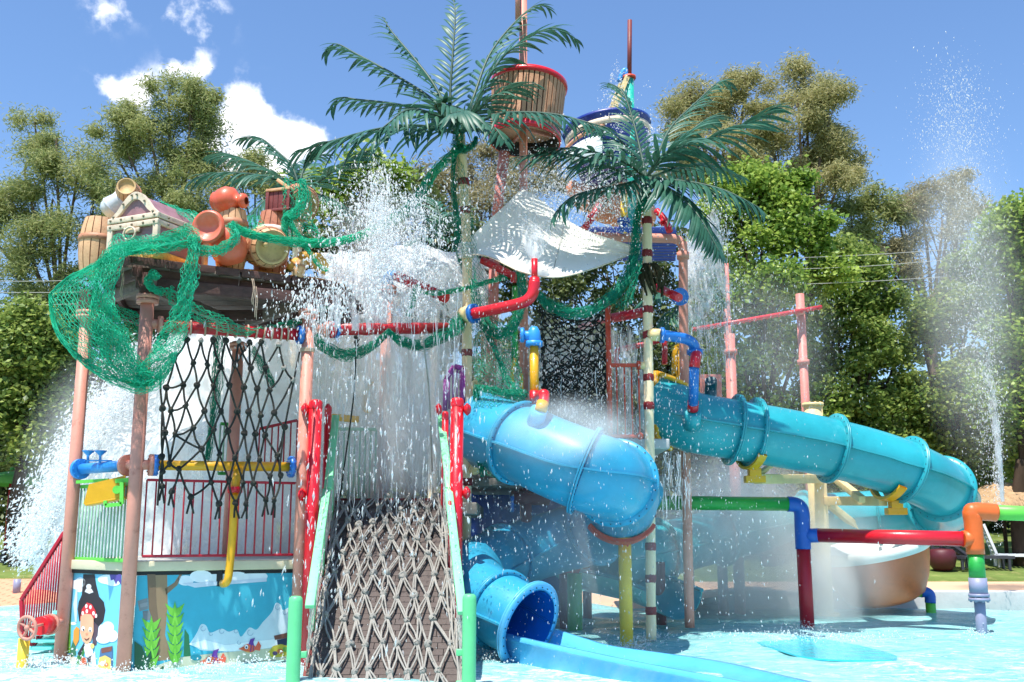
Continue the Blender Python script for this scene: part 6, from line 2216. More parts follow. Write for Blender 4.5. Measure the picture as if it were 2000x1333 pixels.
dr = [bundle_lines(R_([(898, 255, 15.9), (893, 285, 15.9), (908, 292, 15.85), (925, 282, 15.85), (930, 268, 15.9)]), [.09, .1, .07, .05, .03], 60, .9, 22),
      bundle_lines(R_([(888, 290, 15.95), (885, 360, 16.05), (892, 430, 16.1), (898, 500, 16.1), (922, 560, 16.0)]), [.04, .04, .06, .06, .06], 36, .7, 23),
      net_lines([R_([(876, 300, 15.95), (902, 300, 15.95)]), R_([(892, 380, 15.8), (918, 390, 15.8)]), R_([(895, 470, 15.8), (930, 475, 15.8)]), R_([(918, 560, 15.7), (950, 560, 15.7)]), R_([(920, 650, 15.5), (960, 640, 15.5)])], 70, 12, .01, .02, 3, 24)]
net_obj("fishing_net", "dark green net wound down the tall palm trunk from its crown", dr, 'netgreen2')
dr = [net_lines([R_([(922, 520, 15.6), (945, 600, 15.4), (1000, 640, 15.4)]), R_([(926, 640, 15.4), (960, 680, 15.2), (1010, 690, 15.2)]), R_([(928, 760, 15.2), (970, 770, 14.9), (1025, 775, 14.7)])], 70, 34, .012, .05, 3, 25),
      net_lines([R_([(928, 752, 14.9), (975, 765, 14.6), (1025, 775, 14.5)]), R_([(930, 850, 14.8), (960, 850, 14.45), (988, 860, 14.5)]), R_([(935, 915, 14.9), (955, 930, 14.5), (975, 940, 14.55)])], 44, 26, .008, .02, 2, 26),
      bundle_lines(R_([(928, 756, 14.95), (975, 765, 14.65), (1028, 775, 14.5)]), [.04, .06, .1], 46, .9, 27), bundle_lines(R_([(930, 760, 15.0), (932, 860, 14.9), (945, 930, 14.8)]), [.05, .05, .06], 40, .7, 28),
      bundle_lines(R_([(945, 640, 15.5), (970, 690, 15.3), (990, 740, 15.1), (1015, 770, 14.8)]), [.05, .04, .05, .06], 34, .7, 29),
      bundle_lines(R_([(940, 620, 15.4), (970, 652, 15.2), (1000, 640, 15.1), (1020, 590, 15.1), (1018, 530, 15.3)]), [.08, .09, .08, .07, .08], 60, .8, 30)]
net_obj("fishing_net", "green net hung over the mouth of the blue slide beside the tall palm", dr, 'netgreen2')
dr = [bundle_lines(R_([(1047, 570, 15.0), (1080, 600, 15.1), (1130, 612, 15.2), (1180, 592, 15.4), (1222, 545, 15.6), (1240, 490, 15.85), (1244, 430, 15.95), (1256, 385, 15.95)]), [.05, .09, .1, .09, .09, .1, .07, .06], 80, .8, 31),
      net_lines([R_([(1195, 590, 15.5), (1240, 500, 15.6)]), R_([(1215, 605, 15.45), (1250, 520, 15.6)]), R_([(1235, 590, 15.5), (1255, 500, 15.7)])], 50, 24, .012, .03, 3, 32),
      bundle_lines(R_([(1262, 345, 15.8), (1258, 368, 15.85), (1275, 395, 15.85), (1250, 402, 15.85), (1275, 380, 15.85)]), .06, 60, .9, 33)]
net_obj("fishing_net", "heavy green net swag under the sail tied to the right palm", dr, 'netgreen2')
dr = [bundle_lines(R_([(428, 650, 13.6), (425, 740, 14.2), (415, 830, 14.8), (405, 900, 15.2)]), [.1, .09, .06, .05], 46, .7, 34), bundle_lines(R_([(490, 680, 14), (515, 720, 14.5), (535, 755, 15)]), [.05, .08, .03], 30, .7, 35)]
net_obj("fishing_net", "green net strands hanging behind the dark rope net", dr, 'netgreen2')

# ---------------------------------------------------------------- slides
def slide(name, label, path, rad, mt, mt_in, fl, seam=True, open_end=True, group='tube slides', fw=1.13, k=8, vis=None, hi=None):
    root = thing(name, path[len(path) // 2], label, "slide", group)
    pts = smooth_path(path, k)
    n = len(pts)
    rr = list(np.interp(np.linspace(0, 1, n), np.linspace(0, 1, len(rad)), rad)) if hasattr(rad, '__len__') else [rad] * n
    secs = sorted(set([0] + [int(f * (n - 1)) for f in fl] + [n - 1]))
    for a, b_ in zip(secs, secs[1:]):
        if b_ - a < 1:
            continue
        b = MB().tube(pts[a:b_ + 1], rr[a:b_ + 1], 40, False)
        b.build("tube_section", mt if not hi or a not in hi else hi[a], root)
    b = MB().tube(pts, [q * .975 for q in rr], 36, False)
    b.f = [tuple(reversed(f)) for f in b.f]
    b.build("tube_lining", mt_in, root)
    F_ = frames(pts)
    for f in fl:
        i = int(f * (n - 1))
        u, w_, t = F_[i]
        c, q = pts[i], rr[i]
        b = MB()
        for off in (-.028, .004):
            fq = fw if f < .995 or open_end is None else 1.22
            ring = [(q * .985, off), (q * fq, off), (q * fq, off + .024), (q * .985, off + .024), (q * .985, off)]
            b.lathe(ring, c, t, 48)
        fo = b.build("flange", mt if f < .995 else 'slideblue2', root)
        b = MB()
        for j in range(26):
            a = 6.2832 * j / 26
            p = c + (u * math.cos(a) + w_ * math.sin(a)) * q * (1 + (fw - 1) * .55)
            b.tube([p - t * .036, p + t * .036], .009, 6, True, 0, False)
        b.build("bolts", 'bolt', fo, kind='stuff')
    if seam:
        b = MB()
        for s in (-1, 1):
            L = []
            for i in range(n):
                u, w_, t = F_[i]
                sd = t.cross(Vector((0, 0, 1)))
                sd.normalize()
                L.append(pts[i] + sd * s * rr[i] * 1.0)
            P = []
            for i in range(n):
                sd = (L[i] - pts[i]).normalized()
                up = Vector((0, 0, 1))
                P.append([L[i] + sd * e + up * h for e, h in ((-.02, .014), (.05, .014), (.05, -.014), (-.02, -.014))])
            b.grid(P, 0, False)
        b.build("seam_flange", mt, root)
    return root


bs = [(948, 840, 15.3), (1018, 866, 14.6), (1085, 896, 14.2), (1150, 922, 14.0), (1190, 936, 14.2), (1214, 958, 15.0), (1204, 1000, 16.0), (1160, 1035, 16.9), (1075, 1062, 17.1), (985, 1092, 16.6), (925, 1122, 15.4), (935, 1162, 14.3), (985, 1195, 13.75), (1036, 1222, 13.45)]
slide("tube_slide", "blue tube slide that curls under itself and ends at the water", [W(*p) for p in bs], [.53, .545, .55, .55, .55, .55, .54, .53, .51, .5, .49, .48, .47, .465], 'slideblue', 'slidein', (.077, .23, .345, .54, .7, .92, .998))
# funnel mouth of the blue slide
P = []
c0_, c1_ = W(940, 838, 15.9), W(1018, 866, 14.6)
mb = MB()
mb.tube([W(930, 836, 15.7), W(960, 846, 15.2), W(1010, 862, 14.72)], [.6, .56, .545], 4, False)
mb.build("slide_funnel", 'slideblue', label="flared blue entry funnel of the tube slide behind the green net", cat="slide entry")
mb = MB().tube([W(1046, 826, 14.0), W(1053, 800, 13.85)], [.125, .115], 18)
mb.build("water_inlet", 'slideblue2', label="pale blue inlet stub on top of the blue tube slide", cat="inlet")
# flume from the tube exit: near and far edges of the trough
flume = thing("slide_runout", W(1090, 1290, 12.9), "pale blue open run-out trough of the blue tube slide", "run-out")
NE = smooth_path([G(985, 1236, .36), G(1040, 1249, .32), G(1100, 1262, .28), G(1250, 1293, .2), G(1480, 1336, .14), G(1640, 1368, .1)], 6)
FE = smooth_path([G(1082, 1230, .36), G(1140, 1249, .28), G(1200, 1264, .22), G(1390, 1291, .15), G(1560, 1329, .11), G(1720, 1364, .09)], 6)
P, Q = [], []
for a, b_ in zip(NE, FE):
    sd = (a - b_)
    sd.z = 0
    sd.normalize()
    c = (a + b_) / 2
    zf = .045
    row = [b_ - sd * .08 - Vector((0, 0, .05)), b_ - sd * .07, b_]
    for t in (.08, .2, .35, .5, .65, .8, .92):
        p = b_.lerp(a, t)
        e = abs(2 * t - 1) ** 3
        p.z = zf + (b_.lerp(a, t).z - zf) * e * .9
        row.append(p)
    row += [a, a + sd * .07, a + sd * .08 - Vector((0, 0, .05))]
    P.append(row)
    Q.append([a + sd * .08 - Vector((0, 0, .05)), a + sd * .05 + Vector((0, 0, -.08)), Vector((a.x, a.y, -.2)) + sd * .03])
b = MB().grid(P)
b.f = [tuple(reversed(f)) for f in b.f]
b.build("trough", 'slideblue2', flume)
b = MB().grid(Q)
b.build("side_skirt", 'slideblue2', flume)

ts = [(1278, 785, 17.6), (1345, 822, 17.4), (1425, 838, 17.5), (1470, 846, 17.55), (1540, 858, 17.7), (1625, 876, 17.9), (1710, 898, 18.0), (1785, 925, 18.15), (1838, 955, 18.8), (1850, 985, 19.9), (1800, 1000, 21.0), (1700, 1008, 21.5), (1590, 1015, 21.5), (1480, 1030, 21.2), (1380, 1052, 20.6), (1290, 1075, 19.9), (1180, 1100, 19.3)]
TSP = [W(*p) for p in ts]
slide("tube_slide", "long turquoise tube slide that sweeps right and loops back behind", TSP, .515, 'slideteal', 'slideteal', (.14, .195, .315, .425, .5, .6, .68, .76, .86, .94), fw=1.2)
# flared square entry of the turquoise slide
en = thing("slide_entry", W(1300, 860, 17.6), "flared turquoise entry with yellow edge beside the right palm", "slide entry")
pc_ = W(1352, 824, 17.42)
td = (W(1425, 838, 17.5) - pc_).normalized()
e2 = (Vector((0, 0, 1)) - td * td.z).normalized()
e1 = e2.cross(td)
P0, P1_ = [], []
n = 32
fc = W(1289, 800, 17.9)
for j in range(n + 1):
    a = 6.2832 * j / n
    ca, sa = math.cos(a), math.sin(a)
    k_ = min(1.25, 1 / max(abs(ca), abs(sa)))
    P0.append(fc + Vector((0, -.66 * ca * k_, .56 * sa * k_)) if e1.y < 0 else fc + Vector((0, .66 * ca * k_, .56 * sa * k_)))
    P1_.append(pc_ + e1 * (ca * .54) + e2 * (sa * .54))
b = MB()
b.grid([P0, [p.lerp(q_, .5) for p, q_ in zip(P0, P1_)], P1_])
b.build("funnel", 'slideteal', en)
b = MB()
b.tube(P0, .04, 6, False)
b.tube(smooth_path([W(1286, 730, 17.2), W(1310, 738, 17.2), W(1345, 755, 17.4)], 4), .045, 8)
b.tube(smooth_path([W(1282, 850, 17.2), W(1295, 868, 17.2), W(1312, 878, 17.25)], 4), .045, 8)
b.tube([W(1281, 725, 17.2), W(1282, 852, 17.2)], .05, 8)
b.build("edge_trim", 'yellow', en)
MB().tube([W(1352, 832, 16.85), W(1353, 803, 16.6)], [.15, .135], 18).build("inlet_stub", 'slideteal', en)
mb = MB().tube([W(1388, 800, 17.7), W(1388, 758, 17.7)], [.11, .105], 18, False)
mb.tube([W(1388, 800, 17.7), W(1388, 757, 17.7)], [.098, .094], 18, False)
mb.tube(smooth_path([W(1388, 762, 17.7), W(1389, 750, 17.65), W(1388, 744, 17.6)], 3), .105, 18)
mb.build("vent_cap", flat("dark_teal_vent", S(20, 84, 96), .3), label="dark teal vent hood on top of the turquoise slide", cat="vent")

# column, beams and saddles under the turquoise slide
cl = thing("slide_column", G(1610, 1205), "big cream column with arms that hold the turquoise slide", "column")
cb_ = G(1610, 1205)
CY = cb_.y
MB().tube([(cb_.x, CY, -.35), (cb_.x, CY, Zat(790, CY))], .185, 24).build("pole", 'cream', cl)
b = MB().flange((cb_.x, CY, Zat(791, CY)), (0, 0, 1), .215, .06, 0, 10)
b.build("flange", 'cream', cl)
MB().flange((cb_.x, CY, .03), (0, 0, 1), .3, .06, 0, 10).build("flange", 'cream', cl)


def arm(a, b_, lab):
    A, B = W(*a), W(*b_)
    return MB().bar(A, B, .16, .17, bev=.012).build("beam", 'cream', cl)


arm((1480, 936, 17.75), (1606, 936, CY), 0)
arm((1610, 979, CY), (1725, 979, 18.2), 0)
MB().bar(W(1620, 926, CY - .2), W(1684, 976, 18.35), .12, .12, bev=.012).build("strut", 'cream', cl)
MB().bar(W(1618, 985, CY), W(1700, 1050, CY + .8), .13, .13, bev=.012).build("strut", 'cream', cl)
MB().bar(W(1478, 930, 17.8), W(1512, 905, 18.6), .08, .08, bev=.012).build("strut", 'cream', cl)
for (x, y, Y, i0) in ((1467, 850, 17.55, 3), (1745, 910, 18.08, 6)):
    c = TSP[i0].lerp(TSP[i0 + 1], 0 if i0 == 3 else .45)
    t = (TSP[i0 + 1] - TSP[i0]).normalized()
    sx = t.cross(Vector((0, 0, 1))).normalized()
    up = sx.cross(t)
    b = MB()
    P = [[c + (sx * math.sin(a) - up * math.cos(a)) * q + t * e for (q, e) in ((.59, -.07), (.59, .07), (.64, .07), (.64, -.07), (.59, -.07))] for a in np.linspace(-.85, .85, 15)]
    b.grid(P, 0, False)
    z0 = c.z - .63
    b.box((c.x, c.y, z0 - .04), (.2, .2, .14), None, 0, .01)
    b.box((c.x, c.y - .0, z0 - .16), (.34, .2, .12), None, 0, .012)
    b.build("saddle", 'yellow', cl)
c = W(1700, 1042, 21.4)
b = MB()
P = [[c + Vector((.0, 0, .5)) + Vector((math.sin(a) * .66, e, -math.cos(a) * .62)) for e in (-.07, .07)] for a in np.linspace(-1.1, 1.1, 13)]
P2 = [[p - Vector((0, 0, .07)) for p in r_] for r_ in P]
b.grid(P, 0, False).grid([list(reversed(r_)) for r_ in P2], 0, False).grid([[P[i][0], P2[i][0]] for i in range(13)], 0, False)
b.build("slide_saddle", 'orange', label="orange saddle under the far loop of the turquoise slide", cat="saddle")

# yellow column with red saddle under the blue slide
yc = thing("slide_column", G(1224, 1259), "lemon yellow column with a red saddle under the bend of the blue slide", "column")
q_ = G(1224, 1259)
YQ = q_.y
MB().tube([(q_.x, YQ, -.3), (q_.x, YQ, Zat(1052, YQ))], .098, 22).build("pole", 'yellowcol', yc)
MB().flange((q_.x, YQ, Zat(1052, YQ)), (0, 0, 1), .21, .025, 0, 6).build("top_plate", 'yellowcol', yc)
b = MB()
BSP = smooth_path([W(*p) for p in bs], 8)
c = min(BSP[:52], key=lambda p: abs(p.x - q_.x) + abs(p.y - YQ) * .6)
i0 = BSP.index(c)
t = (BSP[i0 + 1] - BSP[i0 - 1]).normalized()
sx = t.cross(Vector((0, 0, 1))).normalized()
up = sx.cross(t)
for q0, q1 in ((.565, .62),):
    b.grid([[c + (sx * math.sin(a) - up * math.cos(a)) * q + t * e for (q, e) in ((q0, -.08), (q0, .08), (q1, .08), (q1, -.08), (q0, -.08))] for a in np.linspace(-.95, .95, 17)], 0, False)
zs = c.z - .62
b.bar((q_.x, YQ, Zat(1052, YQ)), (c.x, c.y, zs + .03), .2, .2, up=(0, 1, 0), bev=.012)
b.build("saddle", 'orangered', yc)

# teal open slide behind and its run-out lane in the pool
tf = thing("open_slide", W(1250, 1180, 18.5), "aqua open slide trough behind the yellow column and right palm", "slide")
fp = smooth_path([W(1120, 1098, 20.2), W(1200, 1112, 19.2), W(1260, 1126, 18.6), W(1325, 1152, 18.0)], 6)
P, Q = [], []
for i, p in enumerate(fp):
    d = (fp[min(len(fp) - 1, i + 1)] - fp[max(0, i - 1)]).normalized()
    sd = d.cross(Vector((0, 0, 1))).normalized()
    P.append([p + sd * (math.sin(a) * .62) + Vector((0, 0, .0 - math.cos(a) * .5)) for a in np.linspace(-1.5, 1.5, 15)])
    Q.append([p + sd * (math.sin(a) * .58) + Vector((0, 0, -.03 - math.cos(a) * .47)) for a in np.linspace(-1.5, 1.5, 15)])
MB().grid(P).build("trough", 'teallight', tf)
b = MB().grid([list(reversed(r_)) for r_ in Q])
for e in (0, 14):
    b.tube([r_[e] for r_ in P], .035, 8)
b.build("trough_outside", 'slideteal', tf)
ln = smooth_path([G(x_, y_, .0) for x_, y_ in ((1440, 1238), (1520, 1241), (1620, 1253), (1700, 1269), (1745, 1282), (1752, 1289), (1735, 1293), (1660, 1293), (1580, 1288), (1520, 1272), (1470, 1254), (1440, 1238))], 5)[:-1]
mb = MB().slabpoly(ln, (0, 0, 1), .022)
mb.build("runout_lane", 'runout', label="turquoise run-out lane lying just proud of the pool water", cat="run-out")

# short posts below the structure
for (x, yt, yb_, Y, r_, m_, lab) in ((1028, 950, 1150, 16.8, .088, 'brownred', "red-brown post just right of the net over the blue slide mouth"), (1103, 1095, 1215, 18.6, .1, 'brownred', "short red-brown post left of the green stub in the shade"),
                                    (1146, 1100, 1195, 20, .085, 'brownred', "short red-brown post between the green stub and the yellow column"), (1288, 1098, 1205, 19, .1, 'brownred', "short red-brown post just right of the striped palm trunk"),
                                    (1408, 1040, 1180, 21, .1, 'brownred', "misty red-brown post left of the royal blue elbow"), (1440, 1040, 1180, 22, .1, 'brownred', "faint red-brown post in the mist nearest the royal blue elbow")):
    p = W(x, yt, Y)
    post((p.x, Y), p.z, r_, lab, m_, capr=.12 if x == 1028 else None)
p = W(1122, 1120, 17.6)
MB().tube([(p.x, 17.6, -.3), (p.x, 17.6, p.z)], .125, 20).build("stub_post", 'green', label="short dark green stub post in the shade under the slides", cat="post")
b = MB().bar(W(1088, 1100, 18), W(1130, 1120, 18), .12, .16)
b.build("brace_pipe", 'orangered', label="short red bracket on the post beside the green stub", cat="brace", group="red brace pipes")
b = MB().flange(W(1000, 985, 16.6), (1, 0, 0), .13, .05, 0, 8, None)
b.build("blind_flange", 'blue', label="blue blind flange beside the red-brown post under the net", cat="flange")
b = MB().tube([W(1000, 972, 16.7), W(1070, 975, 16.9)], .11, 16)
b.build("cross_pipe", 'brownred', label="red-brown cross pipe under the mouth of the blue slide", cat="pipe")

# middle deck: slabs that carry the slides
md = thing("platform", W(1100, 940, 18), "grey platform slab that carries the mouths of both slides", "deck")
MB().box((W(1105, 945, 17.6).x, 18.2, Zat(940, 16.4)), (3.3, 3.4, .2), None, 0, .02).build("floor_slab", 'slab', md)
MB().box((W(1235, 865, 16.6).x, 17.6, Zat(866, 16.3)), (1.15, 2.4, .16), None, 0, .02).build("floor_slab", 'concrete', md)
MB().bar(W(925, 945, 16.3), W(1010, 940, 16.3), .2, .12, bev=.012).build("edge_beam", 'slab', md)
MB().box((W(1380, 1060, 21).x, 22.5, Zat(1070, 21)), (3.6, 3, .3), None, 0, .02).build("floor_slab", 'slab', md)
mb = MB()
for k in range(5):
    mb.box((W(960 + k * 10, 1000, 18).x, 18.5 + .1 * k, 1.3), (.3, .05, 1.6))
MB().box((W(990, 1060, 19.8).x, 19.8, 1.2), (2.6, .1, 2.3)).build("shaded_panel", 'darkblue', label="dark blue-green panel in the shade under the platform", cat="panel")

# orange gate with dark cargo net
gt_ = thing("gate_railing", W(1220, 855, 16), "orange-red railing of thin bars left of the right palm", "railing", 'metal railings')
a, b_ = W(1187, 590, 16.0), W(1190, 852, 16.0)
MB().tube([a, Vector((a.x, 16, b_.z))], .043, 12).build("post", 'orangered', gt_)
MB().bar(W(1190, 714, 16), W(1252, 714, 16), .05, .06, bev=.01).build("top_rail", 'orangered', gt_)
MB().bar(W(1190, 852, 16), W(1254, 853, 16), .05, .05, bev=.01).build("bottom_rail", 'orangered', gt_)
MB().flange(W(1247, 714, 16), (1, 0, 0), .07, .05, 0, 6).build("end_flange", 'orangered', gt_)
MB().tube([W(1250, 714, 16), W(1262, 716, 16)], .06, 12).build("socket", 'cream', gt_)
MB().ball(W(1250, 852, 16), .06, 10).build("foot_knob", 'orangered', gt_)
for x in (1204, 1219, 1233, 1247):
    p, q2 = W(x, 716, 16), W(x, 852, 16)
    MB().cyl(p, Vector((p.x, 16, q2.z)), .013, 8).build("baluster", 'orangered', gt_)
cg = thing("cargo_net", W(1120, 850, 16.4), "black cargo net of knotted rope left of the orange-red post", "rope net")
sgm = net_lines([R_([(1058, 600, 16.2), (1120, 625, 16.3), (1185, 595, 16.1)]), R_([(1058, 720, 16.3), (1120, 720, 16.4), (1185, 720, 16.15)]), R_([(1058, 850, 16.3), (1120, 850, 16.4), (1185, 850, 16.15)])], 36, 17, .02, .0, 1, 41)
V, F_ = seg_tubes(sgm, .0125, 4)
link_mesh("rope", fast_mesh("rope", V - np.array(cg['_o']), F_, 'ropedark')).parent = cg
kn = sgm[:, 0][::2]
for p in kn[:120]:
    inst("knot", KD, cg, Matrix.Translation(Vector(p)) @ Matrix.Rotation(random.uniform(0, 6), 4, 'Z') @ Matrix.Scale(.9, 4))
sgm = net_lines([R_([(1062, 735, 16.6), (1120, 700, 16.7), (1185, 690, 16.5)]), R_([(1062, 800, 16.6), (1120, 780, 16.7), (1185, 780, 16.5)]), R_([(1062, 852, 16.6), (1120, 852, 16.7), (1185, 852, 16.5)])], 36, 30, .012, .0, 1, 42)
V, F_ = seg_tubes(sgm, .012)
link_mesh("back_mesh", fast_mesh("back_mesh", V - np.array(cg['_o']), F_, 'black')).parent = cg

# slim poles and valves by the sail
yp2 = thing("water_pipe", W(1043, 800, 14.6), "thick yellow pipe with a blue bonnet valve feeding the blue slide", "pipe")
MB().tube([W(1044, 790, 14.5), W(1043, 672, 14.6)], .064, 16).build("pipe", 'yellow', yp2)
b = MB().flange(W(1043, 672, 14.6), (0, 0, 1), .125, .07, 0, 8)
b.lathe([(.09, 0), (.1, .05), (.085, .16), (.05, .22), (.001, .23)], W(1043, 668, 14.6), (0, 0, 1), 18)
b.flange(W(1020, 655, 14.6), (1, 0, 0), .11, .05, 0, 6)
b.tube([W(1020, 655, 14.6), W(1043, 657, 14.6)], .07, 14)
b.build("bonnet", 'lightblue', yp2)
b = MB().tube([W(1044, 790, 14.5), W(1044, 764, 14.5)], .072, 16)
b.build("coupling", 'red', yp2)
b = MB().tube(smooth_path([W(1048, 782, 14.4), W(1058, 772, 14.15), W(1063, 776, 14.0), W(1060, 792, 13.9)], 4), .075, 14)
b.ball(W(1062, 772, 14.05), .085, 14)
b.build("elbow", 'red', yp2)
MB().tube([W(1060, 787, 13.92), W(1055, 806, 13.85)], .085, 16).build("spigot", 'yellow', yp2)
mb = MB().tube([W(1005, 715, 16), W(1006, 560, 16)], .05, 12)
mb.build("slim_pole", 'green', label="slim green pole behind the bent red nozzle pipe", cat="pole")
mb = MB().tube(smooth_path([W(1003, 770, 15.8), W(1000, 735, 15.8), W(1006, 700, 15.8)], 4), .03, 10)
mb.tube([W(1018, 730, 15.9), W(1019, 770, 15.9)], .03, 10)
mb.tube([W(1003, 770, 15.8), W(1019, 770, 15.9)], .03, 10)
mb.build("grab_rail", 'yellow', label="yellow grab rail at the mouth of the blue slide", cat="grab rail")
pr = thing("guard_panel", W(888, 800, 15.6), "purple barred guard panel left of the tall palm trunk", "railing", 'metal railings')
fr_ = [W(869, 802, 15.6), W(871, 742, 15.6), W(887, 716, 15.6), W(904, 720, 15.6), W(904, 802, 15.6)]
b = MB()
for a, b2 in zip(fr_, fr_[1:]):
    b.tube([a, b2], .04, 10)
b.build("frame", 'purple', pr)
for x in (877, 885, 893, 899):
    MB().cyl(W(x, 800, 15.6), W(x, 735 if x < 880 else 722, 15.6), .014, 8).build("baluster", 'purple', pr)
# cream ladder-like hanger beside the trunk
mb = MB()
for x in (924, 932):
    mb.tube([W(x, 760, 15.9), W(x, 905, 15.9)], .012, 8)
mb.tube(smooth_path([W(922, 765, 15.9), W(923, 748, 15.9), W(930, 745, 15.9), W(934, 752, 15.9), W(932, 765, 15.9)], 4), .02, 8)
mb.ball(W(927, 917, 15.9), .09, 14, 0, (1, .4, 1))
mb.build("hanger_bar", 'cream', label="pair of thin cream hanger rods beside the tall palm trunk", cat="hanger")

# blue pipe with red joints beside the right palm, feeding the turquoise slide
bpz = thing("water_pipe", W(1340, 780, 16), "bright blue bent pipe with red joints beside the right palm trunk", "pipe")
MB().tube(smooth_path([W(1294, 655, 15.9), W(1322, 659, 16.0), W(1343, 664, 16.1), W(1355, 674, 16.2), W(1357, 690, 16.25)], 5), .085, 18).build("pipe", 'blue', bpz)
b = MB().flange(W(1357, 688, 16.25), (0, 0, 1), .13, .07, 0, 8)
b.build("flange", 'blue', bpz)
MB().flange(W(1293, 655, 15.9), (1, .1, 0), .125, .05, 0, 8).build("flange", 'blue', bpz)
MB().tube(smooth_path([W(1360, 692, 16.2), W(1358, 702, 16.1), W(1356, 718, 16.1)], 4), .088, 16).build("joint", 'red', bpz)
MB().tube([W(1356, 712, 16.1), W(1354, 790, 16.5)], .08, 18).build("pipe", 'blue', bpz)
b = MB().tube([W(1354, 784, 16.5), W(1353, 801, 16.6)], .092, 16)
b.build("joint", 'red', bpz)
MB().tube([W(1268, 654, 16), W(1292, 655, 15.92)], .1, 16).build("socket", 'cream', bpz)
rn = thing("water_pipe", W(1315, 575, 16.6), "short red pipe on a blue flange right of the mossy wrap", "pipe")
MB().tube([W(1285, 562, 16.6), W(1326, 582, 15.9)], .07, 16).build("pipe", 'red', rn)
MB().flange(W(1328, 580, 16.8), (.3, -1, -.1), .15, .06, 0, 8).build("flange", 'blue', rn)
for (a, b_, lab) in (((1195, 622, 19), (1258, 610, 19), "upper pinkish red spray arm seen between orange post and palm"), ((1205, 685, 20), (1300, 668, 20), "lower pinkish red bent spray arm behind the right palm")):
    mb = MB()
    if a[1] > 650:
        mb.tube(smooth_path([W(1205, 716, 20), W(1204, 690, 20), W(1214, 682, 20), W(1260, 673, 20), W(1294, 664, 20), W(1298, 672, 20), W(1298, 712, 20)], 4), .055, 12)
    else:
        mb.tube([W(*a), W(*b_)], .09, 12)
        mb.tube([W(1130, 640, 19), W(1200, 621, 19)], .05, 12)
    mb.build("spray_pipe", 'redworn', label=lab, cat="pipe", group="red spray arms")
yg = thing("guard_panel", W(1325, 745, 18.2), "yellow slatted guard panel at the turquoise slide entry", "railing", 'metal railings')
fr_ = [W(1316, 735, 18.2), W(1316, 692, 18.2), W(1322, 676, 18.2), W(1333, 676, 18.2), W(1333, 738, 18.2)]
b = MB()
for a, b2 in zip(fr_, fr_[1:] + fr_[:1]):
    b.bar(a, b2, .07, .06, up=(0, 1, 0))
b.build("frame", 'yellow', yg)
for x in (1321, 1326):
    MB().bar(W(x, 736, 18.2), W(x, 682, 18.2), .03, .03, up=(0, 1, 0)).build("slat", 'yellow', yg)
wf = thing("cabin_panel", W(1390, 800, 20), "pink panel with a dark arched opening behind the turquoise slide", "panel")
MB().bar(W(1368, 780, 19.5), W(1410, 780, 19.5), .1, .95, bev=.02).build("wall_panel", 'salmon2', wf)
# masts with red spray crossbar at the right
for (x, yt, yb_, Y, r_, lab, cols) in ((1562, 575, 800, 22, .092, "tall faded pink mast with a collar holding the right end of the red crossbar", (708,)), (1426, 653, 960, 21, .095, "faded pink mast with a collar left of the tall crossbar mast", (688,)),
                                      (1418, 604, 960, 21.6, .06, "slim faded pink pole at the left end of the red crossbar", ())):
    p = W(x, yt, Y)
    b0 = W(x + (yb_ - yt) * (x - 1000) / 11200, yb_, Y)
    root = post((p.x, Y), p.z, r_, lab, 'salmon2', z0=-.3, collars=[(Zat(c, Y), r_ * 1.42) for c in cols], group='faded pink masts')
p = W(1419, 515, 22.4)
MB().tube([(p.x, 22.4, 3), (p.x, 22.4, p.z)], .045, 12).build("slim_mast", 'salmon2', label="thinnest faded pink mast rising above the left end of the crossbar", cat="post", group='faded pink masts')
cbx = thing("spray_crossbar", W(1480, 625, 21.6), "long thin red spray bar fixed across the faded pink masts", "spray bar")
A, B = W(1353, 644, 21.2), W(1604, 600, 21.9)
MB().tube([A, B], .045, 12).build("bar", 'red', cbx)
NZ = mesh_of(MB().tube([(0, 0, 0), (0, -.03, -.06)], .018, 6), 'nozzle', 'red')
for k in range(22):
    inst("nozzle", NZ, cbx, Matrix.Translation(A.lerp(B, (k + .5) / 22)))
MB().flange(W(1562, 608, 21.85), (1, 0, .16), .09, .18, 0, 0).build("clamp", 'salmon2', cbx)

# ---------------------------------------------------------------- ground pipes at the right
FY = G(1572, 1224).y
gp = thing("water_pipe", W(1565, 1224, FY), "big green, blue and red pipe gate standing in the pool", "pipe")
FYg = FY - .1
xr = W(1572, 1200, FY).x
zg_ = Zat(985, FY)
rp4 = 30 / 2000 * FY / 2 * 1.0
MB().tube([W(1268, 982, FY - .6), W(1543, 985, FY)], .122, 20).build("pipe", 'green', gp)
el = smooth_path([W(1538, 985, FY), W(1552, 986, FY), W(1562, 992, FY), W(1566, 1004, FY), W(1567, 1030, FY), W(1569, 1073, FY)], 5)
MB().tube(el, .136, 22).build("elbow", 'pipeblue', gp)
MB().tube([W(1567, 1047, FY), W(1601, 1046, FY - .05)], .125, 20).build("tee", 'pipeblue', gp)
MB().tube([W(1569, 1070, FY), G(1576, 1228, -.3) * 1 if False else Vector((W(1569, 1070, FY).x, FY, -.3))], .122, 20).build("leg", flat("dark_red_pipe", S(184, 30, 44), .4), gp)
RY = G(1912, 1240).y
MB().tube([W(1598, 1046, FY - .05), W(1885, 1053, RY)], .122, 20).build("cross_pipe", 'red', gp)
og = thing("water_pipe", W(1905, 1240, RY), "orange tee pipe post with green and lilac lengths at the right edge", "pipe")
ox = W(1902, 1040, RY).x
V_ = lambda py: Vector((ox, RY, Zat(py, RY)))
MB().tube(smooth_path([W(1945, 1002, RY), W(1922, 1000, RY), V_(1001), V_(1020), V_(1083)], 4), .145, 22).build("tee", 'orange', og)
MB().tube([W(1880, 1053, RY), V_(1053)], .135, 20).build("tee_stub", 'orange', og)
MB().ball(V_(1000), .146, 18).build("tee_cap", 'orange', og)
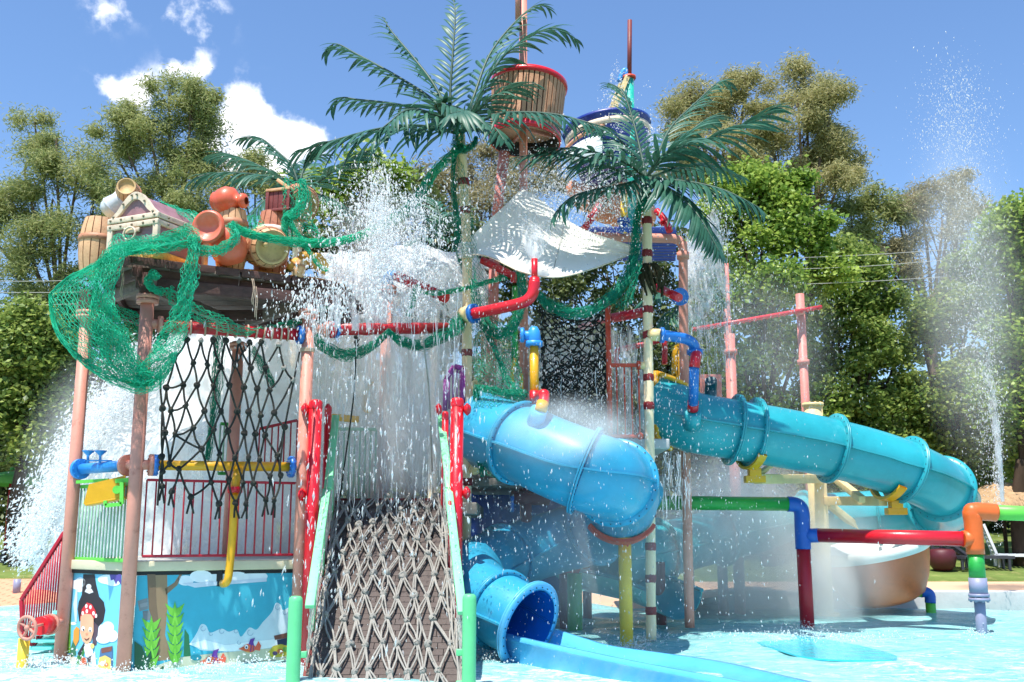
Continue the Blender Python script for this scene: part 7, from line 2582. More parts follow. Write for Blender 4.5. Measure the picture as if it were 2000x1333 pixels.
MB().tube([W(1925, 1001, RY), W(2080, 1006, RY + .2)], .122, 20).build("pipe", 'limegreen', og)
MB().tube([V_(1083), V_(1131)], .128, 20).build("pipe", 'green', og)
MB().tube([V_(1129), V_(1162)], .142, 20).build("coupling", 'lilac', og)
b = MB().flange(V_(1163), (0, 0, 1), .16, .05, 0, 0)
b.flange(V_(1171), (0, 0, 1), .165, .05, 0, 8, None, .02)
b.build("flange", 'lilac', og)
MB().tube([V_(1165), Vector((ox, RY, -.3))], .085, 18).build("leg", 'lilac', og)
sg_ = thing("water_pipe", W(1815, 1195, 20.5), "low light green pipe with a blue elbow beside the orange pot", "pipe")
SY = G(1817, 1198).y
MB().tube([W(1690, 1157, SY + .1), W(1804, 1157, SY)], .1, 18).build("pipe", 'limegreen', sg_)
MB().tube(smooth_path([W(1798, 1157, SY), W(1808, 1157, SY), W(1816, 1163, SY), W(1817, 1178, SY)], 4), .108, 18).build("elbow", 'pipeblue', sg_)
MB().tube([W(1817, 1174, SY), Vector((W(1817, 1174, SY).x, SY, -.3))], .1, 18).build("leg", 'limegreen', sg_)

# big orange pot
pt = thing("giant_pot", G(1745, 1178), "giant orange pot with a thick white rim tilted on the pool edge", "pot")
OY = 21.6
oc = W(1728, 1162, OY)
oc.z = max(oc.z, .12)
axp = Vector((-.22, -.08, 1)).normalized()
MB().lathe([(.001, -.12), (.62, -.12), (.8, -.02), (.95, .3), (1.04, .62), (1.08, .86)], oc, axp, 48).build("pot_body", 'potorange', pt)
MB().lathe([(1.085, .84), (1.13, .87), (1.14, 1.02), (1.1, 1.06), (.98, 1.04), (.9, .8), (.7, .3), (.001, .1)], oc, axp, 48).build("pot_rim", 'white', pt)

# ---------------------------------------------------------------- loungers, parasols beyond the pool
def lounger(name, label, loc, rz, m_, back=.75):
    root = thing(name, loc, label, "lounger", 'sun loungers on the lawn')
    Rm = Matrix.Rotation(rz, 3, 'Z')
    o_ = Vector(loc)
    c = lambda x, y, z: o_ + Rm @ Vector((x, y, z))
    for k in range(9):
        MB().box(c(0, -.55 + k * .13, .36), (.62, .1, .035), Rm, 0, .008).build("slat", m_, root)
    b = MB()
    for sx in (-.33, .33):
        b.bar(c(sx, -.65, .34), c(sx, .62, .34), .05, .08)
    b.build("side_frame", m_, root)
    for sx in (-.31, .31):
        for yy in (-.5, .5):
            MB().bar(c(sx, yy, .34), c(sx, yy, 0), .07, .07, up=(1, 0, 0)).build("leg", m_, root)
    for sx in (-.33, .33):
        MB().bar(c(sx, .55, .36), c(sx, .55 + .42 * (1 - back) + .25, .36 + .75 * back + .2), .05, .07).build('back_frame', m_, root)

    for k in range(7):
        t = (k + .5) / 7
        MB().box(c(0, .55 + t * (.42 * (1 - back) + .25), .36 + t * (.75 * back + .2)), (.62, .03, .09), Rm, 0, .006).build("back_slat", m_, root)
    return root


def lawn_pt(px, py):
    Y = 28.0
    while Y < 60:
        z = W(px, py, Y).z
        if zg(W(px, py, Y).x, Y) >= z:
            break
        Y += .1
    p = W(px, py, Y)
    p.z = zg(p.x, Y)
    return p


lounger("sun_lounger", "white plastic sun lounger on the lawn at the right edge", lawn_pt(1985, 1108), math.radians(75), 'lounge_w', .9)
lounger("sun_lounger", "dark sun lounger with a raised slatted back left of the orange tee post", lawn_pt(1872, 1112), math.radians(20), 'lounge_d', 1.0)
lounger("sun_lounger", "low dark sun lounger right of the orange tee post", lawn_pt(1930, 1112), math.radians(80), 'lounge_d', .3)
p = lawn_pt(1842, 1116)
tb = thing("round_table", p, "maroon round table with a pole through it behind the orange pot", "table")
MB().lathe([(.001, .02), (.24, .02), (.34, .16), (.39, .36), (.36, .54), (.3, .6), (.001, .62)], p, (0, 0, 1), 20).build("table_body", 'tablered', tb)
MB().tube([p, p + Vector((0, 0, 2.0))], .05, 10).build("pole", 'lounge_d', tb)
p = lawn_pt(1968, 1100)
th_ = thing("thatched_parasol", p, "thatched straw parasol beside the thin fountain jet", "parasol")
pz = Zat(985, p.y)
MB().tube([p, Vector((p.x, p.y, pz + .3))], .06, 10).build("pole", 'barkdark', th_)
b = MB()
for lay in range(3):
    P = []
    for i in range(49):
        a = 6.2832 * i / 48
        jr = 1 + .05 * math.sin(i * 7.3 + lay) + .03 * math.sin(i * 3.1)
        P.append([Vector((p.x, p.y, pz)) + Vector((math.cos(a) * r_ * jr, math.sin(a) * r_ * jr, h + .03 * math.sin(i * 5.7))) for r_, h in ((1.55 - lay * .4, -.12 + lay * .2), (1.5 - lay * .4, .02 + lay * .2), (.8 - lay * .2, .3 + lay * .14), (.05, .62 + lay * .02))])
    b.grid(P)
b.build("thatch", 'thatch', th_)
straw = []
for i in range(420):
    a = random.uniform(0, 6.28)
    r0_ = random.uniform(.5, 1.5)
    h0 = .55 - .4 * r0_
    s_ = Vector((p.x + math.cos(a) * r0_, p.y + math.sin(a) * r0_, pz + h0 + .08))
    e_ = s_ + Vector((math.cos(a) * .28, math.sin(a) * .28, -.2 - random.uniform(0, .1)))
    straw.append((tuple(s_), tuple(e_)))
V, F_ = seg_tubes(np.array(straw), .012)
o = link_mesh("straw", fast_mesh("straw", V - np.array(th_['_o']), F_, 'thatch'), kind='stuff')
o.parent = th_
# green parasol at the left
p = lawn_pt(8, 1096)
gpz = thing("garden_parasol", p, "green cloth parasol on a crimson pole at the left edge", "parasol")
zt2 = Zat(920, p.y)
MB().tube([p, Vector((p.x, p.y, zt2))], .055, 12).build("pole", 'redrail', gpz)
MB().box(p + Vector((0, 0, .06)), (.7, .7, .12), None, 0, .02).build("foot", 'lounge_d', gpz)
top_ = Vector((p.x, p.y, zt2))
for k in range(8):
    a0, a1 = 6.2832 * k / 8 + .2, 6.2832 * (k + 1) / 8 + .2
    e0_, e1_ = top_ + Vector((math.cos(a0) * 1.25, math.sin(a0) * 1.25, -.22)), top_ + Vector((math.cos(a1) * 1.25, math.sin(a1) * 1.25, -.22))
    b = MB()
    b.grid([[top_.lerp(e0_, t) for t in (0, .5, 1)] + [e0_ + Vector((0, 0, -.2))], [top_.lerp((e0_ + e1_) / 2, t) - Vector((0, 0, .03 * t)) for t in (0, .5, 1)] + [(e0_ + e1_) / 2 + Vector((0, 0, -.24))], [top_.lerp(e1_, t) for t in (0, .5, 1)] + [e1_ + Vector((0, 0, -.2))]])
    b.build("canopy_panel", 'canopy_g', gpz)
    MB().tube([top_ - Vector((0, 0, .03)), e0_ - Vector((0, 0, .02))], .014, 6).build("rib", 'lounge_d', gpz)
MB().ball(top_ + Vector((0, 0, .05)), .07, 10).build("finial", 'canopy_g', gpz)
lounger("sun_lounger", "dark sun lounger under the green parasol, nearest its pole", lawn_pt(40, 1100), math.radians(-60), 'lounge_d', .9)
lounger("sun_lounger", "dark sun lounger with a steep back between the parasol and the splash", lawn_pt(85, 1096), math.radians(-30), 'lounge_d', 1.0)
p = G(38 + 0, 1140, .3)
q_ = W(36, 1112, 25.5)
MB().tube([(q_.x, 25.5, zdeck(q_.x, 25.5)), (q_.x, 25.5, zdeck(q_.x, 25.5) + .35)], .09, 14).build("waste_bin", 'lilac', label="small grey cylinder bin on the paving at the left", cat="bin")

# ---------------------------------------------------------------- moving water: drops, falling sheets, mist
def Wv(px, py, Y):
    px, py, Y = np.broadcast_arrays(np.asarray(px, float), np.asarray(py, float), np.asarray(Y, float))
    u, v = (px - 1000) / 2000.0, (666.5 - py) / 2000.0
    fy, fz = CT - v * ST, ST + v * CT
    s = Y / fy
    return np.stack([u * s, Y, CAM_H + fz * s], -1)


def drop_mat(name, c, transl=.4, clear=0.0):
    m = bpy.data.materials.new(name)
    m.use_nodes = True
    N = NT(m)
    N.b.inputs["Base Color"].default_value = rgba(c)
    N.b.inputs["Roughness"].default_value = .12
    N.b.inputs["Specular IOR Level"].default_value = .6
    tr = N.n("ShaderNodeBsdfTranslucent")
    tr.inputs["Color"].default_value = rgba(c)
    ms = N.n("ShaderNodeMixShader")
    ms.inputs[0].default_value = transl
    N.l(N.b.outputs[0], ms.inputs[1])
    N.l(tr.outputs[0], ms.inputs[2])
    last = ms
    if clear:
        tp = N.n("ShaderNodeBsdfTransparent")
        last = N.n("ShaderNodeMixShader")
        last.inputs[0].default_value = clear
        N.l(ms.outputs[0], last.inputs[1])
        N.l(tp.outputs[0], last.inputs[2])
    N.l(last.outputs[0], N.t.nodes["Material Output"].inputs["Surface"])
    return m


M['dropclear'] = drop_mat("clear_water_drop", (.92, .95, .97), .5, .5)
M['drop'] = drop_mat("aerated_water_drop", (.97, .98, .99), .55, .3)


def sheet_mat(name, dens, scale=(3.2, 3.2, .55), c=(.86, .89, .91), lo=.36, hi=.62, transl=.45, bumps=.6):
    """aerated falling water: white where it is thick, clear where the streaks part"""
    m = bpy.data.materials.new(name)
    m.use_nodes = True
    N = NT(m)
    co = N.n("ShaderNodeTexCoord")
    mp = N.n("ShaderNodeMapping")
    mp.inputs["Scale"].default_value = scale
    N.l(co.outputs["Object"], mp.inputs["Vector"])
    n1 = N.n("ShaderNodeTexNoise")
    n1.inputs["Scale"].default_value, n1.inputs["Detail"].default_value, n1.inputs["Roughness"].default_value, n1.inputs["Distortion"].default_value = 1.0, 9, .68, .4
    N.l(mp.outputs["Vector"], n1.inputs["Vector"])
    at = N.n("ShaderNodeAttribute", attribute_name="thick")
    ad = N.n("ShaderNodeMath", operation='ADD')
    N.l(n1.outputs["Fac"], ad.inputs[0])
    N.l(at.outputs["Fac"], ad.inputs[1])
    mr = N.n("ShaderNodeMapRange")
    mr.interpolation_type = 'SMOOTHSTEP'
    mr.inputs["From Min"].default_value, mr.inputs["From Max"].default_value = lo, hi
    mr.inputs["To Max"].default_value = dens
    N.l(ad.outputs[0], mr.inputs["Value"])
    n2 = N.n("ShaderNodeTexNoise")
    n2.inputs["Scale"].default_value, n2.inputs["Detail"].default_value, n2.inputs["Roughness"].default_value = 4.5, 8, .7
    N.l(mp.outputs["Vector"], n2.inputs["Vector"])
    bp = N.n("ShaderNodeBump")
    bp.inputs["Strength"].default_value, bp.inputs["Distance"].default_value = bumps, .22
    N.l(n2.outputs["Fac"], bp.inputs["Height"])
    N.b.inputs["Base Color"].default_value = rgba(c)
    N.b.inputs["Roughness"].default_value = .35
    N.l(bp.outputs["Normal"], N.b.inputs["Normal"])
    tr = N.n("ShaderNodeBsdfTranslucent")
    tr.inputs["Color"].default_value = rgba(c)
    ms = N.n("ShaderNodeMixShader")
    ms.inputs[0].default_value = transl
    N.l(N.b.outputs[0], ms.inputs[1])
    N.l(tr.outputs[0], ms.inputs[2])
    tp = N.n("ShaderNodeBsdfTransparent")
    m2 = N.n("ShaderNodeMixShader")
    N.l(mr.outputs["Result"], m2.inputs[0])
    N.l(tp.outputs[0], m2.inputs[1])
    N.l(ms.outputs[0], m2.inputs[2])
    N.l(m2.outputs[0], N.t.nodes["Material Output"].inputs["Surface"])
    return m


M['dump'] = sheet_mat("white_dump_water", 1.0, (2.4, 2.4, 1.2), (.98, .98, .98), .25, .52, .55, .35)
M['veil'] = sheet_mat("thin_water_veil", .62, (4.5, 4.5, .4), (.95, .94, .94), .40, .68, .5, .4)
M['veil2'] = sheet_mat("streaky_water_veil", .75, (6, 6, .5), (.86, .88, .9), .46, .72, .5, .4)
M['jet'] = sheet_mat("jet_water", .85, (7, 7, 2.2), (.88, .9, .93), .40, .66, .5, .5)


def sheet(name, label, P, m, nu=70, nv=70, amp=.12, freq=1.3, seed=0, thick=None, shell=.35):
    """P: rows (top to bottom) of points; a lumpy closed body of water, shell metres deep"""
    A = upsample(P, nv, nu)
    B = A.copy()
    th = np.zeros((nv, nu))
    for i in range(nv):
        for j in range(nu):
            p = A[i, j]
            q = noise.fractal(Vector((p[0] * freq, seed * 7.1, p[2] * freq * .55)), .8, 2.0, 4)
            A[i, j, 1] -= amp * q
            e = max(0.0, math.sin(math.pi * j / (nu - 1)))
            e2 = min(1, 4 * (1 - i / (nv - 1))) if thick is None else 1
            B[i, j, 1] += shell * (e ** .5) + amp * noise.fractal(Vector((p[0] * freq, seed * 7.1 + 30, p[2] * freq * .55)), .8, 2.0, 3)
            A[i, j, 1] -= shell * .6 * (e ** .5)
            ed = min(j, nu - 1 - j) / (nu - 1)
            ev = min(i, nv - 1 - i) / (nv - 1)
            if thick is None:
                th[i, j] = -.5 * (1 - min(1, ed / .12)) ** 1.4 - .35 * (1 - min(1, ev / .1))
            else:
                th[i, j] = thick(j / (nu - 1), i / (nv - 1))
    V = np.concatenate([A.reshape(-1, 3), B.reshape(-1, 3)])
    i = (np.arange(nv - 1)[:, None] * nu + np.arange(nu - 1)[None, :]).ravel()
    F1 = np.stack([i, i + nu, i + nu + 1, i + 1], 1)
    k = nu * nv
    F2 = np.stack([i + k, i + 1 + k, i + nu + 1 + k, i + nu + k], 1)
    c = np.array([V[:, 0].mean(), V[:, 1].mean(), V[:, 2].min()])
    me = fast_mesh(name, V - c, np.concatenate([F1, F2]), m, True, {"thick": np.concatenate([th.ravel(), th.ravel()])})
    return link_mesh(name, me, None, tuple(c), label=label, cat="falling water", kind='stuff')


def drops(name, label, pts, r, stretch=(0, 0, -1), smin=1.0, smax=2.6, seed=0, spread=.35, m='drop'):
    """flying drops, each a small stretched octahedron"""
    rg = np.random.default_rng(seed)
    n = len(pts)
    r = np.broadcast_to(np.asarray(r, float), (n,)).reshape(n, 1)
    d = np.broadcast_to(np.asarray(stretch, float), (n, 3)) + rg.normal(0, spread, (n, 3))
    d /= np.linalg.norm(d, axis=1, keepdims=True)
    h = rg.normal(0, 1, (n, 3))
    u = np.cross(d, h)
    u /= np.maximum(np.linalg.norm(u, axis=1, keepdims=True), 1e-6)
    w = np.cross(d, u)
    L = r * rg.uniform(smin, smax, (n, 1))
    r1, r2 = r * rg.uniform(.6, 1.2, (n, 1)), r * rg.uniform(.6, 1.2, (n, 1))
    V = np.stack([pts + d * L, pts - d * L, pts + u * r1, pts - u * r1, pts + w * r2, pts - w * r2], 1).reshape(-1, 3)
    f = np.array([[0, 2, 4], [0, 4, 3], [0, 3, 5], [0, 5, 2], [1, 4, 2], [1, 3, 4], [1, 5, 3], [1, 2, 5]])
    F = (np.arange(n)[:, None, None] * 6 + f[None]).reshape(-1, 3)
    c = np.array([V[:, 0].mean(), V[:, 1].mean(), V[:, 2].min()])
    return link_mesh(name, fast_mesh(name, V - c, F, m, True), None, tuple(c), label=label, cat="water spray", kind='stuff')


def cloud_pts(blobs, seed, cl=0):
    """blobs: (px, py, sx, sy, Y, sY, n) gaussian puffs of drops"""
    rg = np.random.default_rng(seed)
    o = []
    for (px, py, sx, sy, Y, sY, n) in blobs:
        if cl:
            kx, ky = rg.normal(0, 1, n // cl + 1), rg.normal(0, 1, n // cl + 1)
            i = rg.integers(0, len(kx), n)
            x, y = kx[i] + rg.normal(0, .16, n), ky[i] + rg.normal(0, .16, n)
        else:
            x, y = rg.normal(0, 1, n), rg.normal(0, 1, n)
        o.append(Wv(px + x * sx, py + y * sy, Y + rg.normal(0, 1, n) * sY))
    return np.concatenate(o)


def ball_r(n, lo, hi, seed, p=2.5):
    return lo + (hi - lo) * np.random.default_rng(seed).uniform(0, 1, n) ** p


# great dump of white water behind the left tower
top = [(330, 660, 17.4), (400, 640, 17.3), (480, 620, 17.2), (560, 600, 17.1), (650, 590, 17.1)]
m1 = [(265, 750, 17.3), (370, 740, 16.8), (460, 720, 16.6), (560, 700, 16.6), (650, 690, 16.8)]
m2 = [(185, 860, 17.2), (310, 850, 16.5), (430, 840, 16.2), (540, 820, 16.3), (650, 800, 16.6)]
m3 = [(115, 980, 17.2), (260, 970, 16.4), (400, 960, 16.1), (530, 950, 16.2), (650, 930, 16.6)]
m4 = [(62, 1085, 17.2), (220, 1090, 16.4), (380, 1090, 16.1), (520, 1080, 16.2), (650, 1060, 16.6)]
m5 = [(40, 1150, 17.2), (200, 1160, 16.4), (370, 1160, 16.1), (520, 1150, 16.2), (650, 1140, 16.6)]
sheet("dumped_water", "massive white sheet of dumped water crashing down behind the left tower", [R_(x) for x in (top, m1, m2, m3, m4, m5)], 'dump', 110, 110, .32, 1.2, 1,
      lambda u, v: -.62 * (1 - min(1, u / .07)) ** 1.2 - .3 * max(0, (u - .85) / .15) - .2 * max(0, (.06 - v) / .06))
pts = []
rg = np.random.default_rng(21)
n = 26000
t = rg.uniform(0, 1, n)
ex = np.interp(t, [0, .2, .5, .8, 1], [310, 262, 178, 105, 58])
ey = np.interp(t, [0, .2, .5, .8, 1], [690, 752, 862, 985, 1100])
off = np.abs(rg.normal(0, 1, n)) * rg.uniform(4, 34, n)
pts = Wv(ex - off * .9 + rg.normal(0, 16, n), ey - off * .35 + rg.normal(0, 16, n), 17.0 + rg.normal(0, .6, n))
drops("water_spray", "spray of drops flying off the left edge of the dumped water", pts, ball_r(n, .0035, .021, 1, 3.0), (-.5, 0, -.6), 1, 4.2, 1)
# turbulent lip of the dump between roof and palm
lip = [[(625, 500, 17.6), (700, 496, 17.4), (780, 490, 17.3), (860, 488, 17.4), (925, 500, 17.6), (1000, 540, 17.8)], [(620, 540, 17.3), (700, 530, 16.9), (780, 525, 16.8), (860, 525, 16.9), (930, 540, 17.2), (1005, 570, 17.6)],
       [(618, 590, 17.1), (700, 585, 16.8), (780, 580, 16.7), (860, 580, 16.8), (935, 590, 17.1), (1010, 620, 17.5)], [(615, 650, 17.0), (700, 640, 16.8), (780, 640, 16.7), (860, 640, 16.8), (935, 650, 17.1), (1010, 680, 17.5)]]
sheet("dumped_water", "churning white lip of the dumped water between the roof and the tall palm", [R_(x) for x in lip], sheet_mat("churned_water", 1.0, (4.2, 4.2, 4.2), (.98, .98, .98), .36, .48, .5, .45), 100, 50, .35, 2.6, 2,
      lambda u, v: .03 - .3 * (1 - min(1, u / .05)) - .4 * max(0, (u - .8) / .2) - .25 * max(0, (v - .6) / .4))
veil = lambda x0, x1, y0, y1, Y, sag=0: [R_([(x0 + (x1 - x0) * u, y0 + (y1 - y0) * v, Y - .25 * math.sin(math.pi * u)) for u in (0, .25, .5, .75, 1)]) for v in (0, .33, .66, 1)]
ed = lambda u, v: -.4 * (1 - min(1, min(u, 1 - u) / .1)) - .3 * (1 - min(1, min(v, 1 - v) / .12))
sheet("water_curtain", "pale curtain of falling water behind the head of the ramp", veil(600, 905, 600, 990, 16.9), 'veil', 60, 60, .2, 1.5, 3, ed)
sheet("water_curtain", "second thin water curtain in front of the yellow bar and pale slats", veil(612, 900, 640, 985, 16.1), 'veil', 60, 60, .2, 1.5, 4, ed)
sheet("water_curtain", "back curtain of water behind the middle salmon post", veil(600, 1010, 560, 960, 18.2), 'veil', 60, 60, .2, 1.5, 5, ed)
sheet("water_curtain", "thin rain of water between the tall palm and the orange-red post", veil(930, 1190, 600, 900, 17.6), 'veil2', 60, 60, .2, 1.5, 6, ed)
sheet("water_curtain", "streaky water falling behind the orange-red railing", veil(1185, 1262, 620, 870, 17.2), 'veil2', 40, 50, .1, 2, 7, ed)
sheet("water_curtain", "white water gushing down behind the salmon portal", [R_([(1335, 470, 18.6), (1365, 440, 18.6), (1395, 400, 18.6)]), R_([(1325, 560, 18.6), (1375, 540, 18.4), (1415, 480, 18.6)]), R_([(1320, 680, 18.6), (1385, 660, 18.4), (1440, 600, 18.6)]), R_([(1320, 800, 18.6), (1385, 790, 18.4), (1450, 760, 18.6)])], 'jet', 50, 60, .25, 2.4, 8,
      lambda u, v: ed(u, v) + .16 - .34 * v)

# splash bursts over the ramp: arcs of water thrown up from the sprinkler pipe, breaking into drops
rg = np.random.default_rng(91)
arcs, arr = [], []
for k in range(190):
    kind = rg.uniform()
    sx = rg.normal(742, 12) if kind < .4 else (rg.normal(818, 10) if kind < .55 else rg.uniform(640, 860))
    apex = rg.uniform(335, 470) if kind < .4 else (rg.uniform(360, 480) if kind < .55 else rg.uniform(380, 540))
    drift = rg.normal(0, 22) if kind < .5 else rg.normal(0, 60)
    Y0 = 13.4 + (sx - 640) / 260 * 1.9
    n = int(rg.uniform(40, 90))
    t = rg.uniform(.05, 1.75, n) ** 1.0
    h = 1 - (t - 1) ** 2
    y = 640 - (640 - apex) * h
    x = sx + drift * t
    jit = 2 + 7 * t
    arcs.append(Wv(x + rg.normal(0, 1, n) * jit, y + rg.normal(0, 1, n) * jit, Y0 + rg.normal(0, .5) + rg.normal(0, .05, n)))
    arr.append((.003 + .0135 * rg.uniform(0, 1, n) ** 3) * (1.15 - .35 * t / 1.75))
pts = np.concatenate(arcs + [cloud_pts([(720, 450, 80, 60, 14.6, .9, 2600), (742, 400, 14, 60, 14.7, .2, 1300), (880, 440, 40, 70, 15.2, .6, 600)], 31, 5)])
brr = np.concatenate(arr + [ball_r(4500, .003, .017, 2, 2.8)])[:len(pts)]
drops("water_spray", "dense burst of white drops shooting up over the red sprinkler pipe", pts, brr, (0, 0, -1), .9, 3.2, 2, .5)
pts = cloud_pts([(760, 780, 100, 150, 13.5, 1.2, 560), (740, 900, 90, 100, 13.0, 1.2, 220), (700, 1130, 100, 120, 12.4, .9, 260), (610, 1000, 26, 190, 12.4, .4, 260), (890, 1000, 22, 190, 12.4, .4, 260), (640, 640, 90, 50, 13.2, .6, 400)], 32, 3)
drops("water_spray", "big drops raining down over the net ramp", pts, ball_r(len(pts), .004, .017, 3, 3.0), (0, 0, -1), 1.2, 5.0, 3, .12, 'dropclear')
pts = cloud_pts([(630, 570, 36, 40, 12.8, .5, 700), (590, 600, 50, 36, 12.6, .4, 260)], 33)
drops("water_spray", "drops pouring off the roof's wet right corner", pts, ball_r(len(pts), .005, .018, 4, 2.5), (0, 0, -1), 1, 3, 4, .2)
pts = cloud_pts([(1130, 360, 70, 46, 16.4, .8, 3600), (1060, 380, 60, 46, 16.6, .7, 1700), (1200, 385, 50, 46, 16.3, .7, 1600), (980, 390, 36, 40, 16.6, .4, 1500), (1150, 420, 70, 40, 16.4, .6, 1900), (1210, 205, 16, 34, 18.8, .1, 1300), (1270, 290, 12, 26, 18.9, .2, 900), (1385, 450, 26, 44, 18.2, .5, 1700), (1390, 570, 34, 70, 18.2, .6, 1700)], 34, 5)
drops("water_spray", "fine white spray round the sail, crow's nest and right palm", pts, ball_r(len(pts), .004, .018, 5, 2.6), (0, 0, -1), .8, 2.0, 5, .8)
pts = cloud_pts([(1130, 760, 100, 130, 15.2, 1.0, 2100), (1100, 1080, 130, 130, 13.6, 1.0, 1200), (1010, 640, 70, 90, 15.3, .6, 1700), (1290, 700, 90, 120, 16, 1.0, 1700), (1350, 1000, 130, 150, 15, 1.2, 1500), (1500, 660, 90, 90, 18, 1.5, 1900), (950, 820, 30, 150, 15, .4, 700)], 35)
drops("water_spray", "drizzle of small drops over the slides and the right half of the structure", pts, ball_r(len(pts), .0025, .009, 6, 2.5), (0, 0, -1), 1.2, 4.5, 6, .12, 'dropclear')
pts = cloud_pts([(1870, 260, 44, 62, 22, .8, 2000), (1860, 180, 34, 40, 22, .6, 500), (1885, 420, 36, 90, 22, .6, 2200), (1905, 600, 26, 110, 22, .4, 2000), (1930, 780, 16, 90, 22, .3, 1800), (1950, 900, 6, 60, 22, .1, 1300)], 36)
drops("water_spray", "tall plume of drops from the thin fountain jet at the right", pts, ball_r(len(pts), .003, .0125, 7, 2.5), (0, 0, -1), 1, 3.5, 7, .3)
jp = smooth_path([W(1958, 980, 22), W(1952, 900, 22), W(1940, 800, 22), W(1925, 690, 22), W(1908, 580, 22), W(1896, 490, 22)], 8)
nn = len(jp)
b = MB().tube(jp, list(np.linspace(.035, .15, nn)), 14, False)
b.v = [tuple(Vector(v) + Vector((noise.noise(Vector(v) * 6), noise.noise(Vector(v) * 6 + Vector((9, 0, 0))), 0)) * (.01 + .13 * min(1, (v[2] - jp[0].z) / 4))) for v in b.v]
me = fast_mesh("fountain_jet", np.array(b.v) - np.array(jp[0]), np.array(b.f), 'jet', True, {"thick": np.repeat(np.linspace(.2, -.3, nn), 14)})
link_mesh("fountain_jet", me, None, tuple(jp[0]), label="thin white fountain jet rising at the right edge", cat="fountain jet", kind='stuff')
b = MB().tube([(jp[0].x, 22, -.2), (jp[0].x, 22, jp[0].z)], .03, 8)
for i, (x, y0, y1, Y, r0_, r1_) in enumerate(((744, 640, 345, 14.4, .09, .16), (815, 520, 360, 15.0, .05, .12), (660, 640, 510, 13.5, .05, .08), (690, 645, 480, 13.7, .05, .09), (722, 645, 520, 13.8, .04, .08))):
    jp = smooth_path([W(x, y0, Y), W(x - 3, (y0 + y1) / 2, Y), W(x + 2, y1, Y)], 10)
    nn = len(jp)
    b = MB().tube(jp, list(np.linspace(r0_, r1_, nn)), 14, False)
    b.v = [tuple(Vector(v) + Vector((.05 * noise.noise(Vector(v) * 5), .05 * noise.noise(Vector(v) * 5 + Vector((9, 0, 0))), 0))) for v in b.v]
    me = fast_mesh("water_jet", np.array(b.v) - np.array(jp[0]), np.array(b.f), 'jet', True, {"thick": np.repeat(np.linspace(.12, -.12, nn), 14)})
    link_mesh("water_jet", me, None, tuple(jp[0]), label=["tallest white water column rising above the red sprinkler pipe", "shorter white water column near the tall palm", "water column at the salmon post end of the sprinkler pipe", "slim water column left of the tallest one", "faint water column just left of the tallest one"][i], cat="water jet", group="water jets over the sprinkler pipe", kind='stuff')
# jet of the red nozzle into the sail
jp = smooth_path([W(1044, 506, 14.68), W(1044, 480, 14.9), W(1046, 440, 15.4)], 8)
nn = len(jp)
b = MB().tube(jp, list(np.linspace(.04, .3, nn)), 14, False)
me = fast_mesh("water_jet", np.array(b.v) - np.array(jp[0]), np.array(b.f), 'veil2', True, {"thick": np.repeat(np.linspace(.3, -.1, nn), 14)})
link_mesh("water_jet", me, None, tuple(jp[0]), label="cone of misty water squirted from the bent red nozzle into the sail", cat="water jet", kind='stuff')
# unbroken threads of falling water
rg = np.random.default_rng(64)
sgs, rs = [], []
for (x0, x1, y0, y1, Y0, Y1, n) in ((612, 900, 560, 960, 13.4, 17.0, 620), (640, 860, 420, 640, 14.0, 15.6, 240), (1190, 1260, 640, 860, 16.6, 17.2, 120), (1330, 1430, 420, 720, 18.0, 18.7, 220), (930, 1180, 640, 900, 15.5, 17.4, 200), (1290, 1350, 880, 980, 15.5, 17, 90), (600, 665, 560, 640, 12.9, 13.6, 70)):
    x, y, Y = rg.uniform(x0, x1, n), rg.uniform(y0, y1, n), rg.uniform(Y0, Y1, n)
    p = Wv(x, y, Y)
    L = rg.uniform(.06, .42, n)
    for k in range(n):
        a = p[k]
        w = rg.normal(0, .012, 2)
        m_ = a + np.array([w[0], 0, -L[k] * .5])
        e = a + np.array([w[1], 0, -L[k]])
        sgs += [(tuple(a), tuple(m_)), (tuple(m_), tuple(e))]
        q = rg.uniform(.0025, .0075)
        rs += [q, q * .6]
V, F_ = seg_tubes(np.array(sgs), np.array(rs), 4)
c = np.array([V[:, 0].mean(), V[:, 1].mean(), V[:, 2].min()])
link_mesh("water_threads", fast_mesh("water_threads", V - c, F_, 'dropclear', True), None, tuple(c), label="thin threads of water falling over the ramp and behind the posts", cat="falling water", kind='stuff')
# froth where water meets posts
pts = []
rg = np.random.default_rng(77)
for (x, y, s, n) in ((1222, 1262, 30, 500), (1000, 1285, 60, 1400), (330, 1312, 130, 800), (500, 1300, 70, 500), (117, 1295, 40, 400), (1272, 1246, 26, 260), (1576, 1226, 26, 260), (1500, 1245, 60, 500), (1620, 1246, 90, 700), (45, 1300, 36, 400), (80, 1200, 40, 500), (1912, 1240, 20, 160)):
    X = x + rg.normal(0, s, n)
    Yp = y + np.abs(rg.normal(0, 7, n))
    p = np.array([tuple(G(a, min(1345, b_))) for a, b_ in zip(X, Yp)])
    p[:, 2] += np.abs(rg.normal(0, .07, n))
    pts.append(p)
pts = np.concatenate(pts)
drops("water_spray", "low froth of splashing drops on the pool round the posts and murals", pts, ball_r(len(pts), .004, .016, 8, 2.2), (0, 0, 1), .8, 1.6, 8, 1.0)


